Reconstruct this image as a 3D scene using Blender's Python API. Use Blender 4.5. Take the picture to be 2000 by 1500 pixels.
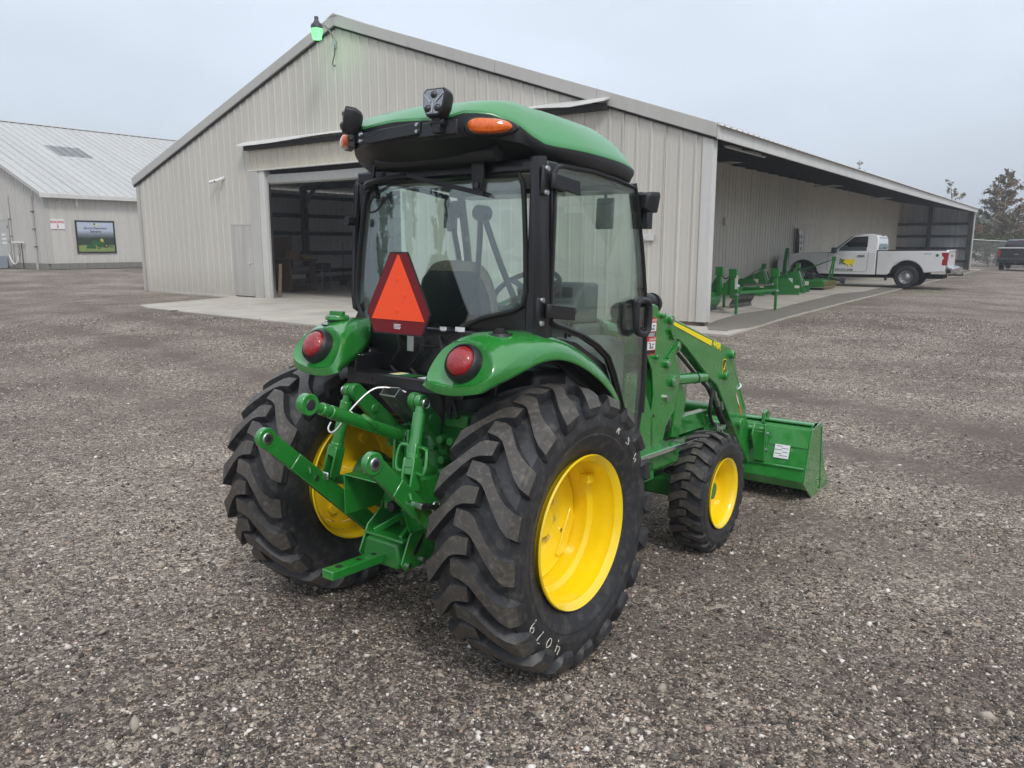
import bpy, bmesh, math, random
import numpy as np
from mathutils import Vector, Matrix, Euler
R = math.radians
for o in list(bpy.data.objects): bpy.data.objects.remove(o, do_unlink=True)
scene = bpy.context.scene
COL = scene.collection
random.seed(7)

# ------------------------------------------------------------------ camera, sky, sun, exposure
cam_d = bpy.data.cameras.new('camera'); cam = bpy.data.objects.new('camera', cam_d); COL.objects.link(cam)
cam_d.sensor_width = 36.0; cam_d.lens = 1517.5/2000*36; cam_d.clip_start = 0.05; cam_d.clip_end = 6000
cam.location = (0, 0, 1.8224); cam.rotation_euler = (math.pi/2-0.1782, 0, 0)
scene.camera = cam
SUN_EL, SUN_AZ = 48, 160          # degrees; azimuth clockwise from +Y
world = bpy.data.worlds.new('World'); scene.world = world; world.use_nodes = True
wn, wl = world.node_tree.nodes, world.node_tree.links
wn.clear()
w_out = wn.new('ShaderNodeOutputWorld'); w_bg = wn.new('ShaderNodeBackground')
w_sky = wn.new('ShaderNodeTexSky'); w_sky.sky_type = 'NISHITA'; w_sky.sun_disc = False
w_sky.sun_elevation = R(SUN_EL); w_sky.sun_rotation = R(SUN_AZ); w_sky.air_density = 1.5; w_sky.dust_density = 4
w_tc = wn.new('ShaderNodeTexCoord'); w_sep = wn.new('ShaderNodeSeparateXYZ')
w_ramp = wn.new('ShaderNodeValToRGB')                     # overcast: paler and brighter overhead than at the skyline
w_ramp.color_ramp.elements[0].position = 0.0; w_ramp.color_ramp.elements[0].color = (5.4, 6.15, 7.25, 1)
w_ramp.color_ramp.elements[1].position = 1.0; w_ramp.color_ramp.elements[1].color = (11.3, 11.9, 12.9, 1)
w_map = wn.new('ShaderNodeMapping'); w_map.inputs['Scale'].default_value = (1.0, 1.0, 2.6)
w_noise = wn.new('ShaderNodeTexNoise'); w_noise.inputs['Scale'].default_value = 1.5; w_noise.inputs['Detail'].default_value = 5; w_noise.inputs['Roughness'].default_value = 0.5
w_mr = wn.new('ShaderNodeMapRange'); w_mr.inputs['From Min'].default_value = 0.3; w_mr.inputs['From Max'].default_value = 0.7
w_mr.inputs['To Min'].default_value = 0.80; w_mr.inputs['To Max'].default_value = 1.13
w_mul = wn.new('ShaderNodeVectorMath'); w_mul.operation = 'SCALE'
w_mix = wn.new('ShaderNodeMix'); w_mix.data_type = 'RGBA'; w_mix.inputs[0].default_value = 0.85
wl.new(w_tc.outputs['Generated'], w_sep.inputs[0]); wl.new(w_sep.outputs['Z'], w_ramp.inputs[0])
wl.new(w_tc.outputs['Generated'], w_map.inputs[0]); wl.new(w_map.outputs[0], w_noise.inputs['Vector'])
wl.new(w_noise.outputs['Fac'], w_mr.inputs['Value'])
wl.new(w_ramp.outputs[0], w_mul.inputs[0]); wl.new(w_mr.outputs[0], w_mul.inputs['Scale'])
wl.new(w_sky.outputs[0], w_mix.inputs[6]); wl.new(w_mul.outputs[0], w_mix.inputs[7])
wl.new(w_mix.outputs[2], w_bg.inputs['Color']); w_bg.inputs['Strength'].default_value = 0.105
wl.new(w_bg.outputs[0], w_out.inputs[0])
sun_d = bpy.data.lights.new('sun', 'SUN'); sun_d.energy = 1.3; sun_d.angle = R(12); sun_d.color = (1.0, 0.97, 0.93)
sun = bpy.data.objects.new('sun', sun_d); COL.objects.link(sun)
_sd = Vector((math.sin(R(SUN_AZ))*math.cos(R(SUN_EL)), math.cos(R(SUN_AZ))*math.cos(R(SUN_EL)), math.sin(R(SUN_EL))))
sun.rotation_euler = _sd.to_track_quat('Z', 'Y').to_euler()
vs = scene.view_settings
vs.view_transform = 'Standard'; vs.look = 'None'; vs.exposure = 0.22; vs.gamma = 1.0; vs.use_curve_mapping = False

# ------------------------------------------------------------------ materials
def lin(r, g, b):
    f = lambda c: (c/255/12.92) if c/255 <= 0.04045 else ((c/255+0.055)/1.055)**2.4
    return (f(r), f(g), f(b), 1)
MATS = {}
def mat(name, col, rough=0.5, metal=0.0, var=0.0, vscale=6.0, bump=0.0, bscale=60.0, coat=0.0, spec=0.5, dirt=None, dirt_amt=0.0, dscale=3.0, emit=0.0, trans=0.0, rvar=0.0):
    m = bpy.data.materials.new(name); m.use_nodes = True; MATS[name] = m
    n, l = m.node_tree.nodes, m.node_tree.links
    b = n['Principled BSDF']
    if len(col) == 3: col = (*col, 1)
    b.inputs['Base Color'].default_value = col; b.inputs['Roughness'].default_value = rough; b.inputs['Metallic'].default_value = metal
    b.inputs['Specular IOR Level'].default_value = spec
    if coat: b.inputs['Coat Weight'].default_value = coat; b.inputs['Coat Roughness'].default_value = 0.05; b.inputs['Coat IOR'].default_value = 1.6
    if trans: b.inputs['Transmission Weight'].default_value = trans
    if emit: b.inputs['Emission Color'].default_value = col; b.inputs['Emission Strength'].default_value = emit
    tc = n.new('ShaderNodeTexCoord')
    src = None
    if var:
        t = n.new('ShaderNodeTexNoise'); t.inputs['Scale'].default_value = vscale; t.inputs['Detail'].default_value = 6; t.inputs['Roughness'].default_value = 0.6
        l.new(tc.outputs['Object'], t.inputs['Vector'])
        mr = n.new('ShaderNodeMapRange'); mr.inputs['From Min'].default_value = .25; mr.inputs['From Max'].default_value = .75
        mr.inputs['To Min'].default_value = 1-var; mr.inputs['To Max'].default_value = 1+var
        l.new(t.outputs['Fac'], mr.inputs['Value'])
        vm = n.new('ShaderNodeVectorMath'); vm.operation = 'SCALE'; vm.inputs[0].default_value = col[:3]
        l.new(mr.outputs[0], vm.inputs['Scale']); src = vm.outputs[0]
        if rvar:
            mr2 = n.new('ShaderNodeMapRange'); mr2.inputs['From Min'].default_value = .3; mr2.inputs['From Max'].default_value = .7
            mr2.inputs['To Min'].default_value = max(0.02, rough-rvar); mr2.inputs['To Max'].default_value = min(1, rough+rvar)
            l.new(t.outputs['Fac'], mr2.inputs['Value']); l.new(mr2.outputs[0], b.inputs['Roughness'])
    if dirt:
        t2 = n.new('ShaderNodeTexNoise'); t2.inputs['Scale'].default_value = dscale; t2.inputs['Detail'].default_value = 9; t2.inputs['Roughness'].default_value = 0.68
        l.new(tc.outputs['Object'], t2.inputs['Vector'])
        r2 = n.new('ShaderNodeMapRange'); r2.inputs['From Min'].default_value = .5; r2.inputs['From Max'].default_value = .75; r2.inputs['To Max'].default_value = dirt_amt
        l.new(t2.outputs['Fac'], r2.inputs['Value'])
        mx = n.new('ShaderNodeMix'); mx.data_type = 'RGBA'; l.new(r2.outputs[0], mx.inputs[0])
        if src: l.new(src, mx.inputs[6])
        else: mx.inputs[6].default_value = col
        mx.inputs[7].default_value = (*dirt[:3], 1); src = mx.outputs[2]
    if src: l.new(src, b.inputs['Base Color'])
    if bump:
        t3 = n.new('ShaderNodeTexNoise'); t3.inputs['Scale'].default_value = bscale; t3.inputs['Detail'].default_value = 4
        l.new(tc.outputs['Object'], t3.inputs['Vector'])
        bp = n.new('ShaderNodeBump'); bp.inputs['Strength'].default_value = bump; bp.inputs['Distance'].default_value = 0.01
        l.new(t3.outputs['Fac'], bp.inputs['Height']); l.new(bp.outputs[0], b.inputs['Normal'])
    return m

GREEN = mat('green_paint', lin(38, 128, 48), .26, var=.09, vscale=5, coat=1.0, rvar=.08, bump=.02, bscale=220)
GREEN_C = mat('green_cast_paint', lin(34, 116, 45), .38, var=.14, vscale=14, bump=.12, bscale=90, coat=.15, rvar=.1, dirt=(.10, .11, .07), dirt_amt=.35, dscale=7)
GREEN_R = mat('green_roof_plastic', lin(62, 138, 78), .38, var=.06, vscale=4, coat=.35, bump=.03, bscale=300)
GREEN_I = mat('implement_green', lin(28, 112, 44), .4, var=.15, vscale=8, coat=.2)
YELLOW = mat('yellow_paint', lin(250, 214, 6), .3, var=.06, vscale=5, coat=.7, dirt=(.50, .40, .12), dirt_amt=.12, dscale=14)
DECAL_Y = mat('decal_yellow', lin(245, 222, 20), .4)
BLACK = mat('black_plastic', (.012, .0125, .014), .45, var=.2, vscale=20, bump=.08, bscale=250)
BLACKM = mat('black_metal', (.010, .010, .012), .3, var=.15, vscale=10, coat=.2)
SEAL = mat('rubber_seal', (.008, .008, .009), .65)
STEEL = mat('zinc_steel', (.55, .56, .57), .3, metal=1.0, var=.12, vscale=30)
CHROME = mat('bright_rod', (.75, .75, .76), .12, metal=1.0)
DARKST = mat('dark_steel', (.08, .08, .085), .4, metal=.8, var=.2, vscale=20)
ORANGE = mat('fluorescent_orange', lin(255, 82, 34), .5, var=.03)
REDREF = mat('red_reflective', lin(112, 8, 20), .35, var=.25, vscale=180)
WHITE = mat('white_print', (.78, .79, .8), .5)
INK = mat('black_print', (.015, .015, .015), .5)
REDINK = mat('red_print', lin(190, 22, 30), .5)
ORINK = mat('orange_print', lin(225, 110, 30), .5)
DGINK = mat('green_print', lin(30, 92, 44), .5)
REDLENS = mat('red_lens', lin(150, 6, 14), .2, var=.5, vscale=90, coat=.6, bump=.5, bscale=110)
AMBER = mat('amber_lens', lin(226, 100, 8), .14, var=.3, vscale=70, coat=.8)
LEDGREY = mat('lamp_reflector', (.30, .31, .32), .18, metal=.9, var=.2, vscale=40)
FOAM = mat('seat_vinyl', (.014, .014, .016), .5, var=.2, vscale=30)
GREYP = mat('grey_console_plastic', (.16, .18, .17), .55, var=.1, vscale=8)

def glass_mat(name, tint, ior=1.5, dust=0.06):
    m = bpy.data.materials.new(name); m.use_nodes = True
    n, l = m.node_tree.nodes, m.node_tree.links; n.clear()
    o = n.new('ShaderNodeOutputMaterial'); mx = n.new('ShaderNodeMixShader'); tr = n.new('ShaderNodeBsdfTransparent'); gl = n.new('ShaderNodeBsdfGlossy')
    lw = n.new('ShaderNodeLayerWeight'); lw.inputs['Blend'].default_value = .5
    pw = n.new('ShaderNodeMath'); pw.operation = 'POWER'; l.new(lw.outputs['Facing'], pw.inputs[0]); pw.inputs[1].default_value = 5
    fr = n.new('ShaderNodeMapRange'); l.new(pw.outputs[0], fr.inputs['Value']); fr.inputs['To Min'].default_value = ((ior-1)/(ior+1))**2; fr.inputs['To Max'].default_value = .9
    tr.inputs[0].default_value = (*tint, 1); gl.inputs['Roughness'].default_value = 0.0; gl.inputs['Color'].default_value = (.95, 1, .98, 1)
    df = n.new('ShaderNodeBsdfDiffuse'); df.inputs[0].default_value = (.45, .45, .43, 1)
    t = n.new('ShaderNodeTexNoise'); t.inputs['Scale'].default_value = 5; t.inputs['Detail'].default_value = 8
    tc = n.new('ShaderNodeTexCoord'); l.new(tc.outputs['Object'], t.inputs['Vector'])
    mr = n.new('ShaderNodeMapRange'); mr.inputs['From Min'].default_value = .45; mr.inputs['From Max'].default_value = .8; mr.inputs['To Max'].default_value = dust
    l.new(t.outputs['Fac'], mr.inputs['Value'])
    mx2 = n.new('ShaderNodeMixShader')
    l.new(fr.outputs[0], mx.inputs[0]); l.new(tr.outputs[0], mx.inputs[1]); l.new(gl.outputs[0], mx.inputs[2])
    l.new(mr.outputs[0], mx2.inputs[0]); l.new(mx.outputs[0], mx2.inputs[1]); l.new(df.outputs[0], mx2.inputs[2]); l.new(mx2.outputs[0], o.inputs[0])
    return m
GLASS = glass_mat('cab_glass', (.92, .975, .95), 2.1, .05)
GLASSD = glass_mat('vehicle_glass', (.30, .36, .36), 1.5, .02)

def rubber_mat(name, dirt_amt, edge, base):
    m = mat(name, base, .5, var=.3, vscale=6, bump=.12, bscale=140, dirt=(.19, .165, .135), dirt_amt=dirt_amt, dscale=edge, rvar=.12)
    return m
RUBBER = rubber_mat('tyre_rubber', .4, 24, (.022, .023, .026))
TREAD = rubber_mat('tyre_tread_dusty', .8, 38, (.060, .054, .047))

# ------------------------------------------------------------------ mesh helpers
class M:
    def __init__(s): s.v = []; s.f = []; s.mi = []; s.m = 0
    def add(s, vs, fs):
        o = len(s.v); s.v += [tuple(v) for v in vs]; s.f += [tuple(i+o for i in f) for f in fs]; s.mi += [s.m]*len(fs)
    def box(s, c, d, rot=None):
        x, y, z = d[0]/2, d[1]/2, d[2]/2
        P = [Vector(p) for p in ((-x,-y,-z),(x,-y,-z),(x,y,-z),(-x,y,-z),(-x,-y,z),(x,-y,z),(x,y,z),(-x,y,z))]
        if rot is not None: P = [rot @ p for p in P]
        c = Vector(c)
        s.add([p+c for p in P], [(3,2,1,0),(4,5,6,7),(0,1,5,4),(1,2,6,5),(2,3,7,6),(3,0,4,7)])
    def bb(s, a, b):
        s.box([(a[i]+b[i])/2 for i in range(3)], [abs(b[i]-a[i]) for i in range(3)])
    def bar(s, p0, p1, w, h, up=(0,0,1)):
        p0, p1 = Vector(p0), Vector(p1); d = p1-p0; L = d.length; d.normalize(); up = Vector(up)
        x = d.cross(up)
        if x.length < 1e-5: x = d.cross(Vector((1,0,0)))
        x.normalize(); z = x.cross(d); rot = Matrix((x, d, z)).transposed()
        s.box((p0+p1)/2, (w, L, h), rot)
    def ring(s, c, axis, r, n, up=None):
        c, a = Vector(c), Vector(axis).normalized()
        u = Vector(up) if up else (Vector((0,0,1)) if abs(a.z) < .9 else Vector((0,1,0)))
        x = a.cross(u).normalized(); y = x.cross(a)
        return [c + x*(r*math.cos(2*math.pi*i/n)) + y*(r*math.sin(2*math.pi*i/n)) for i in range(n)]
    def cyl(s, p0, p1, r, r1=None, n=16, caps=True):
        a = Vector(p1)-Vector(p0); r1 = r if r1 is None else r1
        s.loft([s.ring(p0, a, r, n), s.ring(p1, a, r1, n)], caps=caps)
    def loft(s, rings, caps=True, closed=True):
        n = len(rings[0]); vs = [v for r in rings for v in r]; fs = []
        for k in range(len(rings)-1):
            for i in range(n if closed else n-1):
                j = (i+1) % n; fs.append((k*n+i, k*n+j, (k+1)*n+j, (k+1)*n+i))
        if caps:
            fs.append(tuple(reversed(range(n)))); fs.append(tuple((len(rings)-1)*n+i for i in range(n)))
        s.add(vs, fs)
    def grid(s, rows): s.loft(rows, caps=False, closed=False)
    def tube(s, pts, r, n=8, caps=True, closed=False):
        pts = [Vector(p) for p in pts]; rings = []; N = len(pts); prev = None
        for i, p in enumerate(pts):
            if closed: d = pts[(i+1) % N]-pts[i-1]
            else: d = pts[min(i+1, N-1)]-pts[max(i-1, 0)]
            d.normalize()
            if prev is None:
                u = Vector((0,0,1)) if abs(d.z) < .9 else Vector((1,0,0)); x = d.cross(u).normalized()
            else:
                x = prev - d*prev.dot(d); x.normalize()
            prev = x; y = d.cross(x)
            rr = r[i] if isinstance(r, (list, tuple)) else r
            rings.append([p + x*(rr*math.cos(2*math.pi*k/n)) + y*(rr*math.sin(2*math.pi*k/n)) for k in range(n)])
        if closed: s.loft(rings+[rings[0]], caps=False)
        else: s.loft(rings, caps=caps)
    def prism(s, poly, vec):
        n = len(poly); vec = Vector(vec); P = [Vector(p) for p in poly]; Q = [p+vec for p in P]
        nrm = Vector((0,0,0))
        for i in range(n): nrm += P[i].cross(P[(i+1) % n])
        fs = [tuple(range(n)), tuple(reversed(range(n, 2*n)))]
        fs += [((i+1) % n, i, n+i, n+(i+1) % n) for i in range(n)]
        if nrm.dot(vec) > 0: fs = [tuple(reversed(f)) for f in fs]
        s.add(P+Q, fs)
    def lathe(s, prof, c=(0,0,0), axis=(1,0,0), n=32, closed_prof=False, a0=0, a1=None):
        c, a = Vector(c), Vector(axis).normalized()
        u = Vector((0,0,1)) if abs(a.z) < .9 else Vector((0,1,0)); x = a.cross(u).normalized(); y = x.cross(a)
        full = a1 is None; N = n if full else n+1; a1 = 2*math.pi if full else a1
        vs = []; np_ = len(prof)
        for i in range(N):
            t = a0+(a1-a0)*i/n; d = y*math.cos(t)+x*math.sin(t)
            vs += [c+a*h+d*r for h, r in prof]
        fs = []
        for i in range(n):
            j = (i+1) % N
            for k in range(np_ if closed_prof else np_-1):
                k2 = (k+1) % np_; fs.append((i*np_+k, j*np_+k, j*np_+k2, i*np_+k2))
        s.add(vs, fs)
    def sphere(s, c, r, n=10, m=6, sc=(1,1,1)):
        c = Vector(c); vs = [c+Vector((0,0,-r*sc[2]))]
        for j in range(1, m):
            ph = -math.pi/2+math.pi*j/m
            for i in range(n):
                t = 2*math.pi*i/n; vs.append(c+Vector((r*sc[0]*math.cos(ph)*math.cos(t), r*sc[1]*math.cos(ph)*math.sin(t), r*sc[2]*math.sin(ph))))
        vs.append(c+Vector((0,0,r*sc[2]))); fs = []
        for i in range(n): fs.append((0, 1+(i+1) % n, 1+i))
        for j in range(m-2):
            for i in range(n):
                a = 1+j*n; fs.append((a+i, a+(i+1) % n, a+n+(i+1) % n, a+n+i))
        a = 1+(m-2)*n
        for i in range(n): fs.append((a+i, a+(i+1) % n, len(vs)-1))
        s.add(vs, fs)
    def mirror_x(s):
        t = M(); t.v = [(-x, y, z) for x, y, z in s.v]; t.f = [tuple(reversed(f)) for f in s.f]; t.mi = list(s.mi); return t
    def moved(s, mtx):
        t = M(); t.v = [tuple(mtx @ Vector(v)) for v in s.v]; t.f = list(s.f); t.mi = list(s.mi); return t
def mesh_of(name, m, mats, ang=35, fix=True):
    me = bpy.data.meshes.new(name); me.from_pydata(m.v, [], m.f)
    for x in (mats if isinstance(mats, (list, tuple)) else [mats]): me.materials.append(x)
    if any(m.mi): me.polygons.foreach_set('material_index', m.mi)
    if fix:
        b = bmesh.new(); b.from_mesh(me); bmesh.ops.recalc_face_normals(b, faces=b.faces); b.to_mesh(me); b.free()
    if ang:
        me.polygons.foreach_set('use_smooth', [True]*len(me.polygons)); me.set_sharp_from_angle(angle=R(ang))
    me.update(); return me
def part(name, m, mats, parent=None, bev=0, sub=0, ang=35, label=None, kind=None, seg=2, fix=True, matrix=None):
    me = m if isinstance(m, bpy.types.Mesh) else mesh_of(name, m, mats, ang if not sub else 60, fix)
    o = bpy.data.objects.new(name, me); COL.objects.link(o)
    if parent: o.parent = parent
    if matrix is not None: o.matrix_local = matrix
    if bev:
        b = o.modifiers.new('bevel', 'BEVEL'); b.width = bev; b.segments = seg; b.limit_method = 'ANGLE'; b.angle_limit = R(32)
    if sub:
        b = o.modifiers.new('sub', 'SUBSURF'); b.levels = sub; b.render_levels = sub
    if label: o['label'] = label
    if kind: o['kind'] = kind
    return o
def tag(o, label, cat, group=None):
    o['label'] = label; o['category'] = cat
    if group: o['group'] = group
    return o
def thing(name, label, cat, loc=(0,0,0), rot=(0,0,0), group=None):
    o = bpy.data.objects.new(name, None); COL.objects.link(o); o.empty_display_size = .2
    o.location = loc; o.rotation_euler = rot; return tag(o, label, cat, group)
def struct(name, m, mats, parent=None, **k):
    o = part(name, m, mats, parent, **k)
    if not parent: o['kind'] = 'structure'
    return o
def frame(o, x, y):
    x, y = Vector(x).normalized(), Vector(y); z = x.cross(y).normalized(); y = z.cross(x)
    m = Matrix((x, y, z)).transposed().to_4x4(); m.translation = Vector(o); return m
def text(name, s, size, material, parent, mtx, ext=.0012, align='LEFT', sx=1.0, shear=0, bold=0, label=None, space=1.0):
    c = bpy.data.curves.new(name, 'FONT'); c.body = s; c.size = size; c.extrude = ext; c.align_x = align; c.shear = shear; c.offset = bold; c.space_character = space; c.resolution_u = 3
    t = bpy.data.objects.new('tmp', c); COL.objects.link(t)
    dg = bpy.context.evaluated_depsgraph_get(); me = bpy.data.meshes.new_from_object(t.evaluated_get(dg)); me.name = name
    bpy.data.objects.remove(t, do_unlink=True)
    me.materials.clear(); me.materials.append(material)
    if sx != 1: me.transform(Matrix.Diagonal((sx, 1, 1, 1)))
    o = part(name, me, None, parent, label=label); o.matrix_local = mtx; return o
def smooth_path(pts, n=6):
    P = [Vector(p) for p in pts]; out = []
    for i in range(len(P)-1):
        a = P[max(i-1, 0)]; b = P[i]; c = P[i+1]; d = P[min(i+2, len(P)-1)]
        for k in range(n):
            t = k/n; out.append(.5*((2*b)+(c-a)*t+(2*a-5*b+4*c-d)*t*t+(3*b-a-3*c+d)*t**3))
    out.append(P[-1]); return out
# ------------------------------------------------------------------ frames of the place
BX, BY, BP, ZB = 3.6625, 14.7527, 0.6302, 0.2785          # front right corner of the barn, its heading, slab height
TX, TY, TP, TPIT = -0.3554, 3.6001, 0.6403, 0.0567         # rear axle of the tractor, heading, nose-down pitch
def b2w(x, y, z=0): return Vector((BX+x*math.cos(BP)+y*math.sin(BP), BY-x*math.sin(BP)+y*math.cos(BP), ZB+z))
BROT = (0, 0, -BP)
def sst(a, b, x):
    t = np.clip((x-a)/(b-a), 0, 1); return t*t*(3-2*t)
_ks = np.array([-60, -6, -2.5, -1.2, 0, 1.0, 1.9, 2.5, 3.3, 5, 9, 60]); _kh = np.array([.03, .05, .075, .062, 0, -.057, -.108, -.105, -.035, .0, .03, .03])
_fs = np.linspace(-60, 60, 4801); _fh = np.interp(_fs, _ks, _kh); _kern = np.hanning(33); _kern /= _kern.sum()
_fh = np.convolve(np.pad(_fh, 16, mode='edge'), _kern, 'valid')
def ground_h(x, y, fine=True):
    x, y = np.asarray(x, float), np.asarray(y, float)
    s = (x-TX)*math.sin(TP)+(y-TY)*math.cos(TP); t = (x-TX)*math.cos(TP)-(y-TY)*math.sin(TP)
    h = np.interp(s, _fs, _fh)
    bx = (x-BX)*math.cos(BP)-(y-BY)*math.sin(BP); by = (x-BX)*math.sin(BP)+(y-BY)*math.cos(BP)
    dx = np.maximum(np.maximum(-20.2-bx, bx-.55), 0); dy = np.maximum(np.maximum(-.6-by, by-42.5), 0); d = np.hypot(dx, dy)
    w = 1-sst(.25, 8.5, d); h = h*(1-w)+(ZB-.035)*w
    ap = np.hypot(np.maximum(np.maximum(-14.6-bx, bx+2.2), 0), np.maximum(-3.9-by, 0)); w2 = 1-sst(.2, 4.5, ap); h = np.maximum(h, h*(1-w2)+(ZB-.04)*w2)
    h = h+.62*sst(20.5, 32, -bx)*sst(-14, 2, by)
    h = h+sst(80, 400, np.hypot(x, y))*1.0
    if fine:
        n = .010*np.sin(x*1.7+.6*np.sin(y*1.1))*np.sin(y*1.3+.5*np.sin(x*.9))+.006*np.sin(3.1*x+1.3*y)*np.sin(2.7*y-1.1*x+2)+.004*np.sin(7.3*x+2*y)*np.sin(6.1*y-3*x)
        tr = np.exp(-((t-2.0+.12*np.sin(s*.5))/.16)**2)+np.exp(-((t-3.4+.15*np.sin(s*.4+1))/.18)**2)
        q = np.clip((d-.3)/1.5, 0, 1)
        wheel = 1-.9*(np.exp(-((s/.5)**2)-((np.abs(t)-.63)/.35)**2)+np.exp(-(((s-1.9)/.4)**2)-((np.abs(t)-.6)/.3)**2))
        h = h+(n-.012*tr*sst(3, -1, -np.abs(s)))*q*wheel
    return h
_tr = np.array([(-60, 52), (-30, 33), (-17, 25), (-11, 18.5), (-6, 14), (-3.2, 11.6), (0, 9.6), (3, 7.7), (5.5, 5.2), (9, 1)])
_tu = np.linspace(0, len(_tr)-1, 260); _trx = np.interp(_tu, range(len(_tr)), _tr[:, 0]); _try = np.interp(_tu, range(len(_tr)), _tr[:, 1])
_k = np.hanning(41); _k /= _k.sum(); _trx, _try = (np.convolve(np.pad(v, 20, mode='edge'), _k, 'valid') for v in (_trx, _try))
def track_w(x, y):
    """how compacted the yard is by wheels: two ruts sweeping round in front of the barn"""
    x, y = np.asarray(x, float), np.asarray(y, float); best = np.full(x.shape, 1e9); off = np.zeros(x.shape)
    for i in range(0, 259):
        dx, dy = _trx[i+1]-_trx[i], _try[i+1]-_try[i]; L_ = math.hypot(dx, dy)
        if L_ < 1e-6: continue
        d = np.hypot(x-_trx[i], y-_try[i]); o_ = ((x-_trx[i])*dy-(y-_try[i])*dx)/L_; m = d < best; best = np.where(m, d, best); off = np.where(m, o_, off)
    w = .15*np.sin(x*.7)+.1*np.sin(y*1.9+x); a = np.abs(np.abs(off+w)-.85)
    return np.clip(np.exp(-(a/.34)**2)+.55*np.exp(-((np.abs(off+w)-2.6)/.4)**2)*(best < 4), 0, 1)*(best < 5)
def gz(x, y): return float(ground_h(np.array([x]), np.array([y]))[0])

# ------------------------------------------------------------------ gravel yard
def gravel_mat():
    m = bpy.data.materials.new('gravel'); m.use_nodes = True; n, l = m.node_tree.nodes, m.node_tree.links; b = n['Principled BSDF']
    tc = n.new('ShaderNodeTexCoord'); P = tc.outputs['Object']
    warp = n.new('ShaderNodeTexNoise'); warp.inputs['Scale'].default_value = 40; l.new(P, warp.inputs['Vector'])
    wv = n.new('ShaderNodeVectorMath'); wv.operation = 'MULTIPLY_ADD'; l.new(warp.outputs['Color'], wv.inputs[0]); wv.inputs[1].default_value = (.008, .008, .008); l.new(P, wv.inputs[2])
    def vor(scale):
        v = n.new('ShaderNodeTexVoronoi'); v.inputs['Scale'].default_value = scale; l.new(wv.outputs[0], v.inputs['Vector']); return v
    def ramp(src, els):
        r = n.new('ShaderNodeValToRGB'); r.color_ramp.interpolation = 'LINEAR'
        while len(r.color_ramp.elements) < len(els): r.color_ramp.elements.new(.5)
        for e, (p, c) in zip(r.color_ramp.elements, els): e.position = p; e.color = (*c, 1)
        l.new(src, r.inputs[0]); return r.outputs[0]
    def mix(f, a, c, mode='MIX'):
        x = n.new('ShaderNodeMix'); x.data_type = 'RGBA'; x.blend_type = mode
        for s, v in ((0, f), (6, a), (7, c)):
            if hasattr(v, 'is_linked'): l.new(v, x.inputs[s])
            else: x.inputs[s].default_value = v if s == 0 else (*v, 1)
        return x.outputs[2]
    def math_(op, a, c):
        x = n.new('ShaderNodeMath'); x.operation = op
        for i, v in ((0, a), (1, c)):
            if hasattr(v, 'is_linked'): l.new(v, x.inputs[i])
            else: x.inputs[i].default_value = v
        return x.outputs[0]
    pal = [(0, (.057, .050, .046)), (.35, (.105, .092, .083)), (.6, (.21, .185, .164)), (.8, (.365, .322, .277)), (.93, (.57, .515, .445)), (1, (.82, .77, .71))]
    v1 = vor(62); v2 = vor(135); v3 = vor(24)
    s1 = n.new('ShaderNodeSeparateColor'); l.new(v1.outputs['Color'], s1.inputs[0]); s2 = n.new('ShaderNodeSeparateColor'); l.new(v2.outputs['Color'], s2.inputs[0]); s3 = n.new('ShaderNodeSeparateColor'); l.new(v3.outputs['Color'], s3.inputs[0])
    c1 = ramp(s1.outputs[0], pal); c2 = ramp(s2.outputs[0], pal); c3 = ramp(s3.outputs[0], pal)
    col = mix(.5, c1, c2)
    big = math_('GREATER_THAN', s3.outputs[1], .82); col = mix(math_('MULTIPLY', big, .55), col, c3)
    # broad patches: damp darker fines, paler loose stone, brownish tracks
    nz = n.new('ShaderNodeTexNoise'); nz.inputs['Scale'].default_value = .55; nz.inputs['Detail'].default_value = 8; nz.inputs['Roughness'].default_value = .62; l.new(P, nz.inputs['Vector'])
    col = mix(1.0, col, ramp(nz.outputs['Fac'], [(.3, (.56, .50, .45)), (.5, (1.0, .93, .86)), (.7, (1.48, 1.39, 1.30))]), 'MULTIPLY')
    mp = n.new('ShaderNodeMapping'); mp.inputs['Rotation'].default_value = (0, 0, R(32)); mp.inputs['Scale'].default_value = (.10, .55, 1); l.new(P, mp.inputs[0])
    nz2 = n.new('ShaderNodeTexNoise'); nz2.inputs['Scale'].default_value = 1.6; nz2.inputs['Detail'].default_value = 5; l.new(mp.outputs[0], nz2.inputs['Vector'])
    f2 = ramp(nz2.outputs['Fac'], [(.52, (0, 0, 0)), (.68, (.45, .45, .45))])
    tkn = n.new('ShaderNodeAttribute'); tkn.attribute_name = 'track'; nz3 = n.new('ShaderNodeTexNoise'); nz3.inputs['Scale'].default_value = 2.4; nz3.inputs['Detail'].default_value = 7; l.new(P, nz3.inputs['Vector'])
    tf = math_('MULTIPLY', tkn.outputs['Fac'], ramp(nz3.outputs['Fac'], [(.3, (.35, .35, .35)), (.62, (1, 1, 1))])); f2 = math_('MAXIMUM', f2, math_('MULTIPLY', tf, 1.0))
    fines = n.new('ShaderNodeTexNoise'); fines.inputs['Scale'].default_value = 160; fines.inputs['Detail'].default_value = 3; l.new(P, fines.inputs['Vector'])
    col = mix(f2, col, ramp(fines.outputs['Fac'], [(.35, (.088, .069, .056)), (.65, (.18, .145, .120))]))
    l.new(col, b.inputs['Base Color'])
    b.inputs['Roughness'].default_value = .85; b.inputs['Specular IOR Level'].default_value = .3
    h1 = math_('SUBTRACT', 1.0, v1.outputs['Distance']); h2 = math_('SUBTRACT', 1.0, v2.outputs['Distance'])
    h = math_('ADD', math_('MULTIPLY', h1, math_('ADD', math_('MULTIPLY', s1.outputs[2], .8), .4)), math_('MULTIPLY', h2, .5))
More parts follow.
